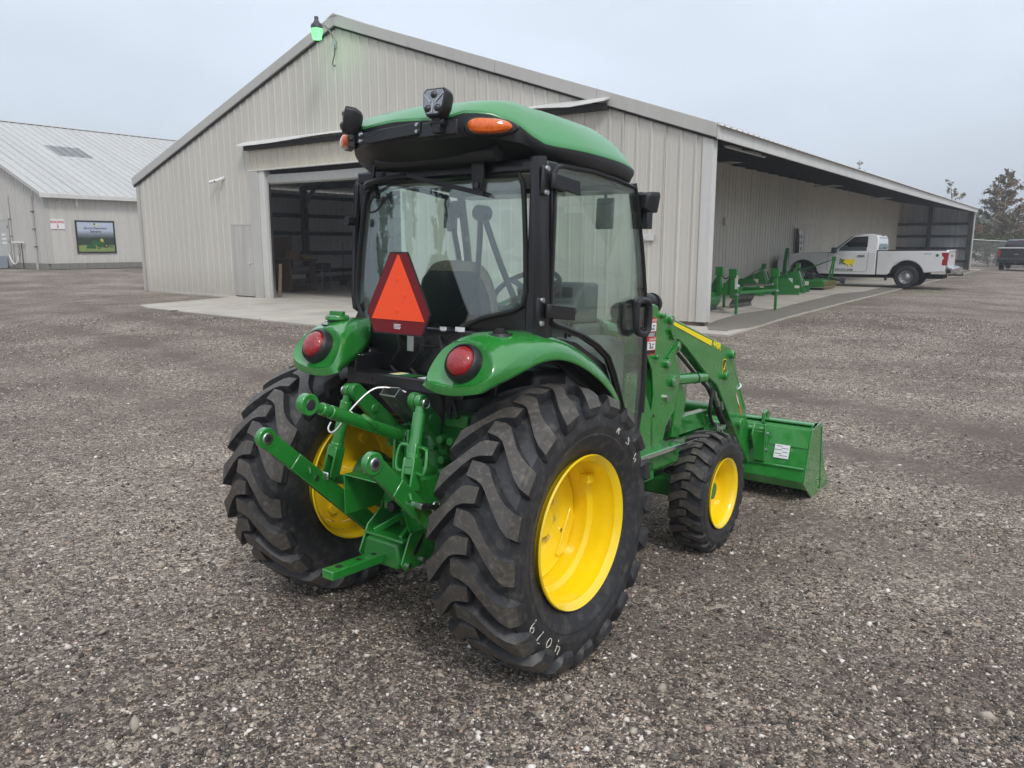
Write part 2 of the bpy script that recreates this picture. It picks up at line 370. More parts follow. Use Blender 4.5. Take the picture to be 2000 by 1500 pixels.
    bp = n.new('ShaderNodeBump'); bp.inputs['Strength'].default_value = .9; bp.inputs['Distance'].default_value = .012; l.new(h, bp.inputs['Height']); l.new(bp.outputs[0], b.inputs['Normal'])
    return m
GRAVEL = gravel_mat()
def axis_pts(c, half, step, far):
    a = list(np.arange(-half, half+1e-6, step)); d = step; p = half
    while p < far: d *= 1.22; p += d; a.append(p)
    neg = [-q for q in a if q > half]; return np.array(sorted(neg+a))+c
gx = axis_pts(0, 9, .12, 2500); gy = axis_pts(8, 9, .12, 2500)
GXX, GYY = np.meshgrid(gx, gy); GZZ = ground_h(GXX, GYY)
me = bpy.data.meshes.new('ground'); nx, ny = len(gx), len(gy)
vv = np.stack([GXX.ravel(), GYY.ravel(), GZZ.ravel()], 1)
idx = np.arange(nx*ny).reshape(ny, nx); ff = np.stack([idx[:-1,:-1].ravel(), idx[:-1,1:].ravel(), idx[1:,1:].ravel(), idx[1:,:-1].ravel()], 1)
me.from_pydata(vv.tolist(), [], ff.tolist()); me.materials.append(GRAVEL); me.polygons.foreach_set('use_smooth', [True]*len(me.polygons))
tk_at = me.attributes.new('track', 'FLOAT', 'POINT'); tk_at.data.foreach_set('value', track_w(GXX.ravel(), GYY.ravel()).astype(np.float32))
ground = bpy.data.objects.new('ground', me); COL.objects.link(ground); ground['kind'] = 'structure'

# ------------------------------------------------------------------ materials of the buildings
def siding_mat(name, col, streak=.12):
    m = mat(name, col, .42, spec=.4); n, l = m.node_tree.nodes, m.node_tree.links; b = n['Principled BSDF']
    tc = n.new('ShaderNodeTexCoord'); mp = n.new('ShaderNodeMapping'); mp.inputs['Scale'].default_value = (3, 3, .25); l.new(tc.outputs['Object'], mp.inputs[0])
    t = n.new('ShaderNodeTexNoise'); t.inputs['Scale'].default_value = 1.5; t.inputs['Detail'].default_value = 7; t.inputs['Roughness'].default_value = .65; l.new(mp.outputs[0], t.inputs['Vector'])
    mr = n.new('ShaderNodeMapRange'); mr.inputs['From Min'].default_value = .3; mr.inputs['From Max'].default_value = .7; mr.inputs['To Min'].default_value = 1-streak; mr.inputs['To Max'].default_value = 1+streak*.6
    l.new(t.outputs['Fac'], mr.inputs['Value'])
    oi = n.new('ShaderNodeObjectInfo'); mo = n.new('ShaderNodeMapRange'); mo.inputs['To Min'].default_value = .965; mo.inputs['To Max'].default_value = 1.035; l.new(oi.outputs['Random'], mo.inputs['Value'])
    mm = n.new('ShaderNodeMath'); mm.operation = 'MULTIPLY'; l.new(mr.outputs[0], mm.inputs[0]); l.new(mo.outputs[0], mm.inputs[1])
    vm = n.new('ShaderNodeVectorMath'); vm.operation = 'SCALE'; vm.inputs[0].default_value = col[:3]; l.new(mm.outputs[0], vm.inputs['Scale'])
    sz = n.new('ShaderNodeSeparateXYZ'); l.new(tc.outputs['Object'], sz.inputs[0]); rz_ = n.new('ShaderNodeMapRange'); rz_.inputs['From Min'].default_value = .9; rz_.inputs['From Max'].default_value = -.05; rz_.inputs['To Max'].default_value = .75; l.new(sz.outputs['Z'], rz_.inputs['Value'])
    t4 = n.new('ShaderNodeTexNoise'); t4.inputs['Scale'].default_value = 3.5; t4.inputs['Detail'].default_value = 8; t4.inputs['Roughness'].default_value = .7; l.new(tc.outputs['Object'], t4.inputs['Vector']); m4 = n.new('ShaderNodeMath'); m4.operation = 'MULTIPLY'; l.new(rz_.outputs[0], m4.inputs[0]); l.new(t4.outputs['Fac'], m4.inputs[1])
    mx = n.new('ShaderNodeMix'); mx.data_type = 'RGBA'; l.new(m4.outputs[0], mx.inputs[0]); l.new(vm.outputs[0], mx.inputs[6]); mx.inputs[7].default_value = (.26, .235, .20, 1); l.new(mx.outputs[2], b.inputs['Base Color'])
    t2 = n.new('ShaderNodeTexNoise'); t2.inputs['Scale'].default_value = 2.2; t2.inputs['Detail'].default_value = 3; l.new(tc.outputs['Object'], t2.inputs['Vector'])
    bp = n.new('ShaderNodeBump'); bp.inputs['Strength'].default_value = .14; bp.inputs['Distance'].default_value = .03; l.new(t2.outputs['Fac'], bp.inputs['Height']); l.new(bp.outputs[0], b.inputs['Normal'])
    return m
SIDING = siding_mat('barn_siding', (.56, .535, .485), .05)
SIDING_IN = siding_mat('shed_siding', (.70, .67, .60), .14)
SIDING_CREAM = siding_mat('header_siding', (.60, .56, .46))
SIDING_END = siding_mat('galvanised_siding', (.40, .43, .46), .2)
ROOFM = siding_mat('roof_metal', (.60, .61, .60), .1)
TRIM = siding_mat('barn_trim', (.48, .47, .44), .06)
TRIMW = siding_mat('white_trim', (.62, .61, .58), .1)
SKYLT = siding_mat('skylight_sheet', (.20, .20, .20), .2)
SHADE_DARKWOOD = mat('shade_dark_timber', (.020, .018, .018), .8, var=.3, vscale=4, bump=.2, bscale=30)  # aged timber; shade under the shed roof is put into its colour
CEIL = mat('shade_dark_lining', (.012, .012, .014), .8, var=.3, vscale=2)  # near-black to hold the shade of the unlit roof underside
WOOD = mat('weathered_timber', (.16, .12, .085), .8, var=.3, vscale=8, bump=.2, bscale=40)
WOODR = mat('red_brown_timber', (.11, .06, .04), .75, var=.3, vscale=7)
OSB = mat('strand_board', (.20, .115, .055), .75, var=.5, vscale=24)
CARD = mat('cardboard', (.27, .18, .10), .8, var=.1)
PLASTW = mat('white_plastic', (.75, .75, .74), .4)
def concrete_mat(name, col):
    m = mat(name, col, .8, var=.16, vscale=1.3, bump=.25, bscale=70, dirt=tuple(c*.62 for c in col), dirt_amt=.7, dscale=.6); return m
CONC = concrete_mat('concrete', (.45, .415, .36)); CONCD = concrete_mat('damp_concrete', (.19, .172, .145)); BLOCK = concrete_mat('concrete_block', (.20, .195, .175))

# ------------------------------------------------------------------ ribbed sheet cladding
def rib_profile(u0, u1, pitch=.3048, rh=.028, phase=0.0):
    """(u, depth) points between u0 and u1: a trapezoid rib every pitch, two small stiffeners between"""
    pts = [(u0, 0.0)]; k = math.floor((u0-phase)/pitch)-1
    while True:
        c = phase+k*pitch; k += 1
        if c > u1+pitch: break
        for du, dp in ((-.030, 0), (-.014, rh), (.014, rh), (.030, 0), (pitch/3-.012, 0), (pitch/3, rh*.2), (pitch/3+.012, 0), (2*pitch/3-.012, 0), (2*pitch/3, rh*.2), (2*pitch/3+.012, 0)):
            u = c+du
            if u0+1e-4 < u < u1-1e-4: pts.append((u, dp))
    pts.append((u1, 0.0)); pts.sort(); return pts
def sheet(parent, u0, u1, place, zlo, zhi, material, name='wall_panel', flip=False, rh=.028, pitch=.3048):
    """one cladding sheet; place(u, depth, z) -> point; zlo/zhi are numbers or functions of u, or a list of (ua, ub, lo, hi) pieces"""
    m = M(); pieces = zlo if isinstance(zlo, list) else [(u0, u1, zlo, zhi)]
    for ua, ub, lo, hi in pieces:
        a, b = max(u0, ua), min(u1, ub)
        if b-a < .01: continue
        lo_ = lo if callable(lo) else (lambda u, q=lo: q); hi_ = hi if callable(hi) else (lambda u, q=hi: q)
        pr = rib_profile(a, b, pitch, rh)
        m.grid([[place(u, d, lo_(u)) for u, d in pr], [place(u, d, hi_(u)) for u, d in pr]])
    if not m.f: return None
    o = part(name, m, material, parent, ang=0, fix=False)
    s = o.modifiers.new('thickness', 'SOLIDIFY'); s.thickness = .003; s.offset = 0
    return o
def cut(a, b, step=.9144):
    n = max(1, round((b-a)/step)); return [(a+(b-a)*i/n, a+(b-a)*(i+1)/n) for i in range(n)]

# ------------------------------------------------------------------ main barn with open side shed
W0, WL, EZ, PZ = -19.9, 41.4, 3.62, 7.02       # left wall x, length, eave and ridge heights of the sheeting
slope = (PZ-EZ)/(-W0/2)
roofz = lambda x: PZ-abs(x-W0/2)*slope
barn = thing('pole_barn', 'big beige ribbed metal barn with open roller door and open side shed', 'barn', (BX, BY, ZB), BROT)
slab = M(); slab.prism([(-19.85, .02, -.3), (.60, -1.1, -.3), (.88, -1.1, -.3), (.66, 3, -.3), (.58, 9, -.3), (.52, 42.4, -.3), (-19.85, 42.4, -.3)], (0, 0, .3))
o = struct('pavement', slab, CONC); o.location = (BX, BY, ZB); o.rotation_euler = BROT
# damp strip along the open edge of the slab
dm = M(); rgd = np.random.default_rng(2); dy = np.linspace(-.55, 41, 240); din = np.interp(dy, [-.55, .4, 1.2, 3.2, 4.9, 8, 12, 13.4, 20, 41], [.3, -.1, -.25, -.45, -.2, -.34, -.5, -.1, -.2, -.1])+.035*rgd.normal(0, 1, 240).cumsum()*.15
dout = np.interp(dy, [-.55, 3, 9, 41], [.87, .655, .575, .52])-np.abs(rgd.normal(0, .014, 240))-.22*np.exp(-((dy+.4)/.5)**2)
dm.grid([[(x, y, .004) for x, y in zip(din, dy)], [(x, y, .004) for x, y in zip(dout, dy)]])
o = struct('damp_pavement', dm, CONCD); o.location = (BX, BY, ZB); o.rotation_euler = BROT
ap = M(); ap.prism([(-14.75, .01, -.3), (-13.95, -3.45, -.3), (-13.0, -3.75, -.3), (-7, -4.05, -.3), (-3, -4.1, -.3), (-2.6, .01, -.3)], (0, 0, .297))
o = struct('door_apron', ap, CONC, bev=.02); o.location = (BX, BY, ZB); o.rotation_euler = BROT
for x in (-11.6, -8.2, -5.2):
    j = M(); j.bb((x-.006, -4.0, -.02), (x+.006, -.05, -.0025)); o = struct('joint', j, SHADE_DARKWOOD); o.location = (BX, BY, ZB); o.rotation_euler = BROT
# front gable: opening -13.08..-7.85 up to 3.40, header cladding above, walk door
DL, DR_, DH = -13.08, -7.85, 3.40
front = lambda u, d, z: (u, -d, z)
pieces = [(W0, -14.80, -.02, roofz), (-14.80, -13.78, 2.12, roofz), (-13.78, -13.74, -.02, roofz), (-13.74, -7.5, 4.16, roofz), (-7.5, 0, lambda u: -.02+.10*sst(-3, 0, np.array(u)).item(), roofz)]
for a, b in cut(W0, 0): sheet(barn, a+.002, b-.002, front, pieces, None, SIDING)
for a, b in cut(-13.74, -7.5): sheet(barn, a, b, lambda u, d, z: (u, -.03-d, z), 3.57, 4.20, SIDING_CREAM, 'header_panel')
def frame_piece(name, a, b, m=TRIM, bev=.006, par=None): q = M(); q.bb(a, b); return part(name, q, m, par or barn, bev=bev)
frame_piece('door_jamb', (-13.74, -.09, -.02), (-13.34, .10, 3.57)); frame_piece('door_jamb', (-13.335, -.06, -.02), (-13.085, .16, 3.56), TRIMW)
frame_piece('door_jamb', (-7.845, -.06, -.02), (-7.50, .16, 3.56), TRIMW); frame_piece('door_header', (-13.78, -.10, 3.562), (-7.46, -.012, 3.60), TRIMW)
frame_piece('door_track', (-13.08, .03, -.01), (-13.03, .12, 3.40), STEEL); frame_piece('door_track', (-7.90, .03, -.01), (-7.85, .12, 3.40), STEEL)
rl = M()
prof = [(.02, 3.40), (.05, 3.24), (.11, 3.20), (.16, 3.28), (.17, 3.46), (.02, 3.46)]
rl.loft([[(x, y+.012*math.sin(x*1.3), z-.03*math.sin((x-DL)/(DR_-DL)*math.pi)) for y, z in prof] for x in np.linspace(DL+.05, DR_-.05, 12)])
part('roller_door', rl, mat('roller_door_grey', (.40, .40, .385), .5, var=.1), barn)
cn = M()
xs = np.linspace(-13.92, -2.1, 16); rows = []
for x in xs:
    dz = .03*math.sin(x*1.1)+(-.05 if x > -3 else 0)+(.08*max(0, (x+3.1))**1.0)
    rows.append([(x, -.012, 4.40), (x, -.30, 4.30+dz), (x, -.32, 4.26+dz), (x, -.30, 4.265+dz), (x, -.012, 4.36)])
cn.loft(rows, closed=True); part('canopy', cn, TRIMW, barn)
tk = M(); tk.bb((-13.8, -.16, 4.14), (-2.15, -.02, 4.26)); part('canopy_track', tk, SHADE_DARKWOOD, barn)
# walk door
wd = M(); wd.bb((-14.76, -.035, .03), (-13.82, .0, 2.07)); wdo = part('door', wd, siding_mat('walk_door_paint', (.50, .48, .45), .2), barn, bev=.006)
k = M(); k.cyl((-13.92, -.035, .98), (-13.92, -.075, .98), .012); k.sphere((-13.92, -.09, .98), .03, 10, 6); part('handle', k, STEEL, wdo)
frame_piece('door_frame', (-14.83, -.03, 2.075), (-13.76, -.002, 2.125), TRIM); frame_piece('door_frame', (-14.81, -.026, -.02), (-14.765, -.002, 2.072), TRIM); frame_piece('door_frame', (-13.815, -.026, -.02), (-13.78, -.002, 2.072), TRIM)
q = M(); q.bb((-14.775, -.024, .02), (-13.806, -.004, 2.085)); part('door_gap', q, SHADE_DARKWOOD, barn)
frame_piece('base_board', (W0+.02, .03, -.12), (-14.8, .10, .05), WOOD); frame_piece('base_board', (-7.48, .03, -.12), (-.02, .12, .12), WOOD)
frame_piece('corner_post', (-.16, .03, -.14), (.0, .20, 3.5), WOOD)
# rake boards, ridge, corner trims
def rake(x0, x1, n):
    for i in range(n):
        a, b = x0+(x1-x0)*i/n, x0+(x1-x0)*(i+1)/n; s = .004*(1 if (b > a) else -1); q = M()
        P = [(a+s, -.10, roofz(a)+.12), (b-s, -.10, roofz(b)+.12), (b-s, -.10, roofz(b)-.14), (a+s, -.10, roofz(a)-.14)]
        q.prism(P, (0, .085, 0)); part('rake_board', q, TRIM, barn, bev=.008)
        q = M(); q.prism([(a+s, -.055, roofz(a)-.145), (b-s, -.055, roofz(b)-.145), (b-s, -.055, roofz(b)-.19), (a+s, -.055, roofz(a)-.19)], (0, .04, 0)); part('rake_strip', q, SHADE_DARKWOOD, barn)
rake(W0/2, W0-.12, 4); rake(W0/2, .10, 4)
ct = M(); ct.prism([(-.17, -.030, .08), (.028, -.030, .08), (.028, .18, .08), (.002, .18, .08), (.002, -.024, .08), (-.17, -.024, .08)], (0, 0, 3.40)); part('corner_trim', ct, TRIMW, barn)
ct = M(); ct.prism([(W0+.15, -.030, -.02), (W0-.028, -.030, -.02), (W0-.028, .18, -.02), (W0, .18, -.02), (W0, -.024, -.02), (W0+.15, -.024, -.02)], (0, 0, 3.5)); part('corner_trim', ct, TRIM, barn)
# roof sheets
for a, b in cut(-.08, WL+.2): sheet(barn, a, b-.002, lambda u, d, z: (z, u, roofz(z)+.09+d), W0/2+.0, .22, ROOFM, 'roof_panel', rh=.028)
ADDED_TRANSL = bpy.data.materials.new('added_translucent_sheet'); ADDED_TRANSL.use_nodes = True; _n, _l = ADDED_TRANSL.node_tree.nodes, ADDED_TRANSL.node_tree.links; _n.clear(); _o = _n.new('ShaderNodeOutputMaterial'); _t = _n.new('ShaderNodeBsdfTranslucent'); _t.inputs[0].default_value = (.5, .52, .52, 1); _l.new(_t.outputs[0], _o.inputs[0])  # for an unseen roof sheet, added to brighten the barn interior
for i, (a, b) in enumerate(cut(-.08, WL+.2, 2.74)): sheet(barn, a, b-.002, lambda u, d, z: (z, u, roofz(z)+.09+d), W0/2, W0-.22, ADDED_TRANSL if i == 4 else ROOFM, 'skylight' if i == 4 else 'roof_panel', rh=.028)  # the one translucent sheet is added on the unseen slope to let daylight in
rd = M(); rd.prism([(W0/2-.25, -.1, PZ+.05), (W0/2, -.1, PZ+.15), (W0/2+.25, -.1, PZ+.05)], (0, WL+.2, 0)); part('ridge_cap', rd, TRIM, barn)
# side and back walls
LINER = siding_mat('white_liner', (.74, .74, .73), .06)
for a, b in cut(0, WL, 1.83): sheet(barn, a, b, lambda u, d, z: (W0-d, u, z), -.02, EZ, LINER)
for z0, z1 in ((0.06, 2.40), (2.38, 5.0)):
    for a, b in cut(.2, WL-.02): sheet(barn, a, b-.002, lambda u, d, z, q=(.006 if z1 > 3 else 0): (-4.2+d+q, u, z), z0, z1, SIDING_IN, 'shed_wall_panel', rh=.026)
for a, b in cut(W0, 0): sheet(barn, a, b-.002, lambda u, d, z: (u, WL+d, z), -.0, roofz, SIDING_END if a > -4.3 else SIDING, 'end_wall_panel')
# lining under the roof (shade put into its colour), shed rafters, posts, girts, fascia
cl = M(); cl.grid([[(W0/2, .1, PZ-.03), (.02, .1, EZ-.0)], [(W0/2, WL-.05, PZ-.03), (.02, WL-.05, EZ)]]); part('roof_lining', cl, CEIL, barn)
y = 1.0
while y < WL-.3:
    q = M(); q.prism([(-4.15, y, 4.12), (-.02, y, 3.42), (-.02, y, 3.58), (-4.15, y, 5.0)], (0, .09, 0)); part('rafter', q, SHADE_DARKWOOD, barn); y += 1.22
for y in (WL-.12,):
    for z in (.50, 1.28, 2.02, 2.76): q = M(); q.bb((-4.18, y-.10, z-.075), (-.12, y+.05, z+.075)); part('girt', q, SHADE_DARKWOOD, barn)
    for x in (-2.35, -.14): q = M(); q.bb((x-.11, y-.24, 0), (x+.11, y-.102, 3.9 if x < -1 else 3.5)); part('post', q, SHADE_DARKWOOD, barn)
q = M(); q.bb((-4.1, WL-.30, .001), (-.15, WL-.04, .16)); part('base_board', q, CONC, barn)
q = M(); q.bb((.002, WL-.12, -.05), (.05, WL+.12, 3.45)); part('corner_trim', q, TRIMW, barn)
ys = np.linspace(-.06, WL+.15, 9)
for i in range(8):
    q = M(); a, b = ys[i], ys[i+1]; sg = lambda y: -.05*math.sin(max(0, min(1, y/WL))*math.pi)
    yy = np.linspace(a+.003, b-.003, 4); q.loft([[(.10, y, EZ+.09+sg(y)), (.14, y, EZ+.09+sg(y)), (.14, y, EZ-.20+sg(y)), (.10, y, EZ-.20+sg(y))] for y in yy])
    part('fascia_board', q, TRIMW, barn, bev=.004)
# interior of the left wall seen through the doorway
for z in (.47, 1.19, 1.97, 2.66, 3.40): q = M(); q.bb((W0+.03, .3, z-.075), (W0+.10, WL-.3, z+.075)); part('girt', q, SHADE_DARKWOOD, barn)
for y in np.arange(1.9, 24, 4.8): q = M(); q.bb((W0+.102, y-.10, 0), (W0+.30, y+.10, 4.2)); q.bar((W0+.2, y, 3.0), (W0+1.3, y, 4.1), .1, .12); part('post', q, SHADE_DARKWOOD, barn)
for y in np.arange(1.9, 38, 4.8): q = M(); q.bar((W0+.1, y, 3.75), (-4.3, y, 3.75), .09, .22); part('truss_chord', q, SHADE_DARKWOOD, barn)
q = M(); q.bb((W0+.03, .4, 0), (W0+.09, WL-.4, .22)); part('base_board', q, WOODR, barn)
# shed wall door with six panes, switch box
sd = M(); sd.bb((-4.16, 19.55, .03), (-4.115, 20.60, 2.10)); sdo = part('door', sd, TRIMW, barn, bev=.005)
for zz in (1.35, 1.6, 1.85):
    for yy in (19.85, 20.2): q = M(); q.bb((-4.116, yy, zz-.08), (-4.108, yy+.2, zz+.08)); part('pane', q, GREYP, sdo)
q = M(); q.bb((-4.168, 19.45, .02), (-4.10, 19.545, 2.2)); q.bb((-4.168, 20.605, .02), (-4.10, 20.70, 2.2)); q.bb((-4.168, 19.545, 2.105), (-4.10, 20.605, 2.2)); part('door_frame', q, TRIM, barn)
q = M(); q.bb((-4.17, 11.5, 2.16), (-4.08, 11.62, 2.40)); q.cyl((-4.12, 11.56, 2.16), (-4.12, 11.56, 1.95), .012); part('switch_box', q, PLASTW, barn)
sb = M(); sb.bb((-1.37, -.075, 1.61), (-1.09, -.022, 1.74)); sb.bb((-1.33, -.085, 1.64), (-1.24, -.076, 1.71)); part('socket_box', sb, TRIMW, barn, bev=.006)
# ------------------------------------------------------------------ fittings on and in the barn
def bthing(name, label, cat, x, y, z, rot=0, group=None): return thing(name, label, cat, b2w(x, y, z), (0, 0, -BP+rot), group)
GLOBE = bpy.data.materials.new('lit_green_globe'); GLOBE.use_nodes = True
_b = GLOBE.node_tree.nodes['Principled BSDF']; _b.inputs['Base Color'].default_value = (.35, .8, .4, 1); _b.inputs['Emission Color'].default_value = (.16, 1.0, .30, 1); _b.inputs['Emission Strength'].default_value = .8; _b.inputs['Roughness'].default_value = .3
BULB = mat('lamp_bulb', (.8, 1, .85), .3, emit=9)
t = bthing('yard_light', 'lit green globe lamp on a curved arm at the barn peak', 'lamp', -10.0, 0, 6.45)
q = M(); q.tube(smooth_path([(.02, -.03, .0), (.0, -.06, .14), (.03, -.22, .30), (.10, -.5, .36), (.15, -.66, .34)]), .022, 8); q.box((.02, -.03, 0), (.07, .04, .16)); part('arm', q, STEEL, t)
q = M(); q.lathe([(-.02, .0), (-.02, .145), (.07, .135), (.14, .07), (.19, .05), (.26, .05), (.27, .0)], (.16, -.72, .22), (0, 0, 1), 20); part('lamp_housing', q, DARKST, t)
q = M(); q.lathe([(-.25, .0), (-.25, .105), (-.02, .15), (-.02, .145), (-.24, .095)], (.16, -.72, .22), (0, 0, 1), 20); part('lamp_globe', q, GLOBE, t)
q = M(); q.sphere((.16, -.72, .14), .05, 10, 6); part('bulb', q, BULB, t)
ld = bpy.data.lights.new('yard_lamp_light', 'POINT'); ld.energy = 4; ld.color = (.2, 1, .3); ld.shadow_soft_size = .12
lo = bpy.data.objects.new('yard_lamp_light', ld); COL.objects.link(lo); lo.parent = t; lo.location = (.16, -.72, -.18)
q = M(); q.tube(smooth_path([(.03, -.05, 0), (.0, -.04, -.2), (-.09, -.04, -.42), (-.05, -.035, -.50), (.0, -.03, -.48)]), .010, 6); part('cable', q, SEAL, t)
def sec_cam(name, label, p, rot, two=False, group=None):
    t = thing(name, label, 'camera', p, (0, 0, rot), group)
    q = M(); q.cyl((0, 0, 0), (0, -.04, 0), .055); q.cyl((0, -.04, 0), (0, -.10, -.03), .02); part('mount', q, PLASTW, t)
    for dx, dz in (((-.22, -.06), (.02, -.03)) if two else ((0.0, -.04),)):
        q = M(); d = Vector((dx*.9-.05, -.22, -.09)).normalized(); c = Vector((dx, -.10, dz)); q.cyl(c-d*.05, c+d*.2, .042, .045, 14); b = part('camera_body', q, PLASTW, t, bev=.004)
        q = M(); q.cyl(c+d*.2, c+d*.204, .036, n=14); part('lens', q, BLACK, b)
    return t
sec_cam('security_camera', 'white twin security camera on the barn wall left of the open door', b2w(-15.05, -.02, 3.45), -BP, True)
for i, (x, y, z, rz) in enumerate(((-.30, 2.6, 3.44, 0), (-2.4, 8.6, 3.86, 1), (-2.5, 20.1, 3.86, 1), (-2.5, 30.5, 3.86, 1))):
    lab = ['unlit tube light along the shed eave, nearest the front corner', 'unlit tube light across the shed, above the implements', 'unlit tube light across the shed, above the white pickup', 'farthest unlit tube light across the shed'][i]
    t = bthing('tube_light', lab, 'light fixture', x, y, z, rz*math.pi/2, group='tube lights under the shed roof')
    q = M(); q.bb((-.045, -1.2, .02), (.045, 1.2, .06)); part('fixture_body', q, TRIM, t, bev=.005)
    q = M(); q.cyl((0, -1.18, .008), (0, 1.18, .008), .013); part('tube', q, WHITE, t)
    for yy in (-1.0, 1.0): q = M(); q.cyl((0, yy, .05), (0, yy, .30), .005, n=5); part('hanger', q, STEEL, t)
# workbench just inside the doorway
t = bthing('workbench', 'rough wooden workbench with open shelves and strand-board end inside the doorway', 'workbench', -15.75, 2.8, 0)
q = M(); q.bb((-.6, -.52, .98), (.62, .60, 1.05)); part('top', q, WOODR, t, bev=.008)
q = M(); q.bb((-.56, -.5, .02), (.56, -.48, .975)); part('side_panel', q, OSB, t)
q = M(); q.bb((.50, .38, .0), (.58, .56, .975)); part('leg', q, WOODR, t); q = M(); q.bb((.50, -.478, .0), (.58, -.42, .975)); part('leg', q, WOOD, t)
for z in (.08, .38, .66): q = M(); q.bb((-.5, -.47, z), (.55, .55, z+.03)); q.bb((.55, -.42, z-.06), (.575, .37, z+.04)); part('shelf', q, WOODR, t)
q = M(); q.bb((-.58, -.47, .02), (-.56, .55, .97)); part('back_panel', q, OSB, t)
q = M(); q.bb((-.62, -1.3, 1.06), (-.58, .55, 1.78)); part('tool_board', q, OSB, t)
def crate(name, label, cat, x, y, z, d, m, rot=0, lid=True, group=None):
    o = bthing(name, label, cat, x, y, z, rot, group); q = M(); w, l_, h = d; tk = .012
    q.bb((-w/2, -l_/2, 0), (w/2, l_/2, tk)); q.bb((-w/2, -l_/2, tk), (-w/2+tk, l_/2, h)); q.bb((w/2-tk, -l_/2, tk), (w/2, l_/2, h)); q.bb((-w/2+tk, -l_/2, tk), (w/2-tk, -l_/2+tk, h)); q.bb((-w/2+tk, l_/2-tk, tk), (w/2-tk, l_/2, h)); part('walls', q, m, o)
    q = M(); q.bar((0, -l_/2+.02, h+.012), (0, l_/2-.02, h+.012 if lid else h+.09), w*.96, .008); part('lid', q, m, o)
    return o
crate('cardboard_box', 'brown cardboard box on the workbench top, the taller one', 'box', -15.55, 2.75, 1.05, (.36, .34, .28), CARD, .3)
crate('cardboard_box', 'low open cardboard box at the right end of the workbench top', 'box', -15.42, 3.22, 1.05, (.3, .3, .12), CARD, -.2, False)
crate('parts_tray', 'grey parts tray on the middle workbench shelf', 'tray', -15.4, 2.85, .69, (.3, .6, .1), GREYP)
crate('parts_box', 'pale box on the lower workbench shelf', 'box', -15.42, 2.7, .41, (.26, .7, .14), TRIM)
t = bthing('timber_plank', 'pale plank leaning inside the left door jamb', 'plank', -13.45, .55, 0); q = M(); q.bar((.0, .0, .0), (-.35, .35, .95), .09, .03); o = part('board', q, WOOD, t)
t = bthing('work_stool', 'dark metal stool standing right of the workbench', 'stool', -15.5, 3.95, 0); q = M(); q.bb((-.2, -.2, .66), (.2, .2, .9)); part('seat', q, DARKST, t, bev=.02)
for sx in (-1, 1):
    for sy in (-1, 1): q = M(); q.bar((sx*.22, sy*.22, 0), (sx*.16, sy*.16, .67), .03, .03); part('leg', q, DARKST, t)
q = M(); q.bar((-.2, .2, .15), (.18, .18, .5), .02, .02); q.bar((.2, .2, .15), (-.18, .18, .5), .02, .02); part('brace', q, DARKST, t)
t = bthing('long_handled_broom', 'broom standing against the inner wall beyond the stool', 'broom', -17.0, 6.2, 0)
q = M(); q.cyl((0, 0, .2), (.05, 0, 1.6), .014, n=8); part('handle', q, WOOD, t); q = M(); q.bb((-.16, -.03, .0), (.16, .03, .2)); part('head', q, DARKST, t)

# ------------------------------------------------------------------ building with the sign, left
CX, CY, BZ0, BZ1, E3 = -32.6, 2.53, .38, .66, 3.80
R3X, R3Z = -43.9, 8.30; s3 = (R3Z-E3-.12)/(CX-R3X); L3 = 46
b3 = thing('service_building', 'long grey metal building with pale roof left of the barn', 'building', (BX, BY, ZB), BROT)
SID3 = siding_mat('service_siding', (.50, .48, .45), .05); SID3_LIT = siding_mat('service_siding_lit', (.56, .54, .50), .05); ROOF3 = siding_mat('service_roof', (.46, .46, .445), .12)  # eave wall takes a lighter copy: light on that side painted in
gz3 = lambda x: E3+.02+s3*min(CX-x, x-(2*R3X-CX))
for a, b in cut(CY, CY+12): sheet(b3, a, b-.002, lambda u, d, z: (CX+d, u, z), BZ1, E3, SID3_LIT)
sheet(b3, CY+12, CY+L3, lambda u, d, z: (CX+d, u, z), BZ1, E3, SID3_LIT)
for a, b in cut(-42.6, CX): sheet(b3, a, b-.002, lambda u, d, z: (u, CY-d, z), BZ1, gz3, SID3)
sheet(b3, 2*R3X-CX, -42.6, lambda u, d, z: (u, CY-d, z), BZ1, gz3, SID3)
rs = lambda u, d, t: (CX+.35+(R3X-CX-.35)*t, u, E3+.05-.35*s3+(R3Z-E3-.05+.35*s3)*t+d)
SK = [(7.3, .52, .66), (14.0, .52, .66)]
for i, (a, b) in enumerate(cut(CY-.25, CY+26.5)):
    sk = [k for k in SK if a-.2 <= k[0] < b-.2 or a-.2 <= k[0]-.75 < b-.2]
    if sk:
        k = sk[0]; sheet(b3, a, b-.003, rs, 0, k[1], ROOF3, 'roof_panel', rh=.045, pitch=.457); sheet(b3, a, b-.003, rs, k[1]+.002, k[2], SKYLT, 'skylight', rh=.045, pitch=.457); sheet(b3, a, b-.003, rs, k[2]+.002, 1, ROOF3, 'roof_panel', rh=.045, pitch=.457)
    else: sheet(b3, a, b-.003, rs, 0, 1, ROOF3, 'roof_panel', rh=.045, pitch=.457)
sheet(b3, CY+26.5, CY+L3, rs, 0, 1, ROOF3, 'roof_panel', rh=.045, pitch=.457)
q = M(); q.grid([[(R3X, CY-.25, R3Z), (2*R3X-CX, CY-.25, E3)], [(R3X, CY+L3, R3Z), (2*R3X-CX, CY+L3, E3)]]); part('roof_panel', q, ROOF3, b3, ang=0)
q = M(); q.prism([(R3X-.2, CY-.26, R3Z-.02), (R3X, CY-.26, R3Z+.08), (R3X+.2, CY-.26, R3Z-.02)], (0, L3, 0)); part('ridge_cap', q, ROOF3, b3)
q = M(); q.bb((CX+.30, CY-.28, E3-.20), (CX+.40, CY+L3, E3-.0)); part('eave_trim', q, TRIMW, b3, bev=.01)
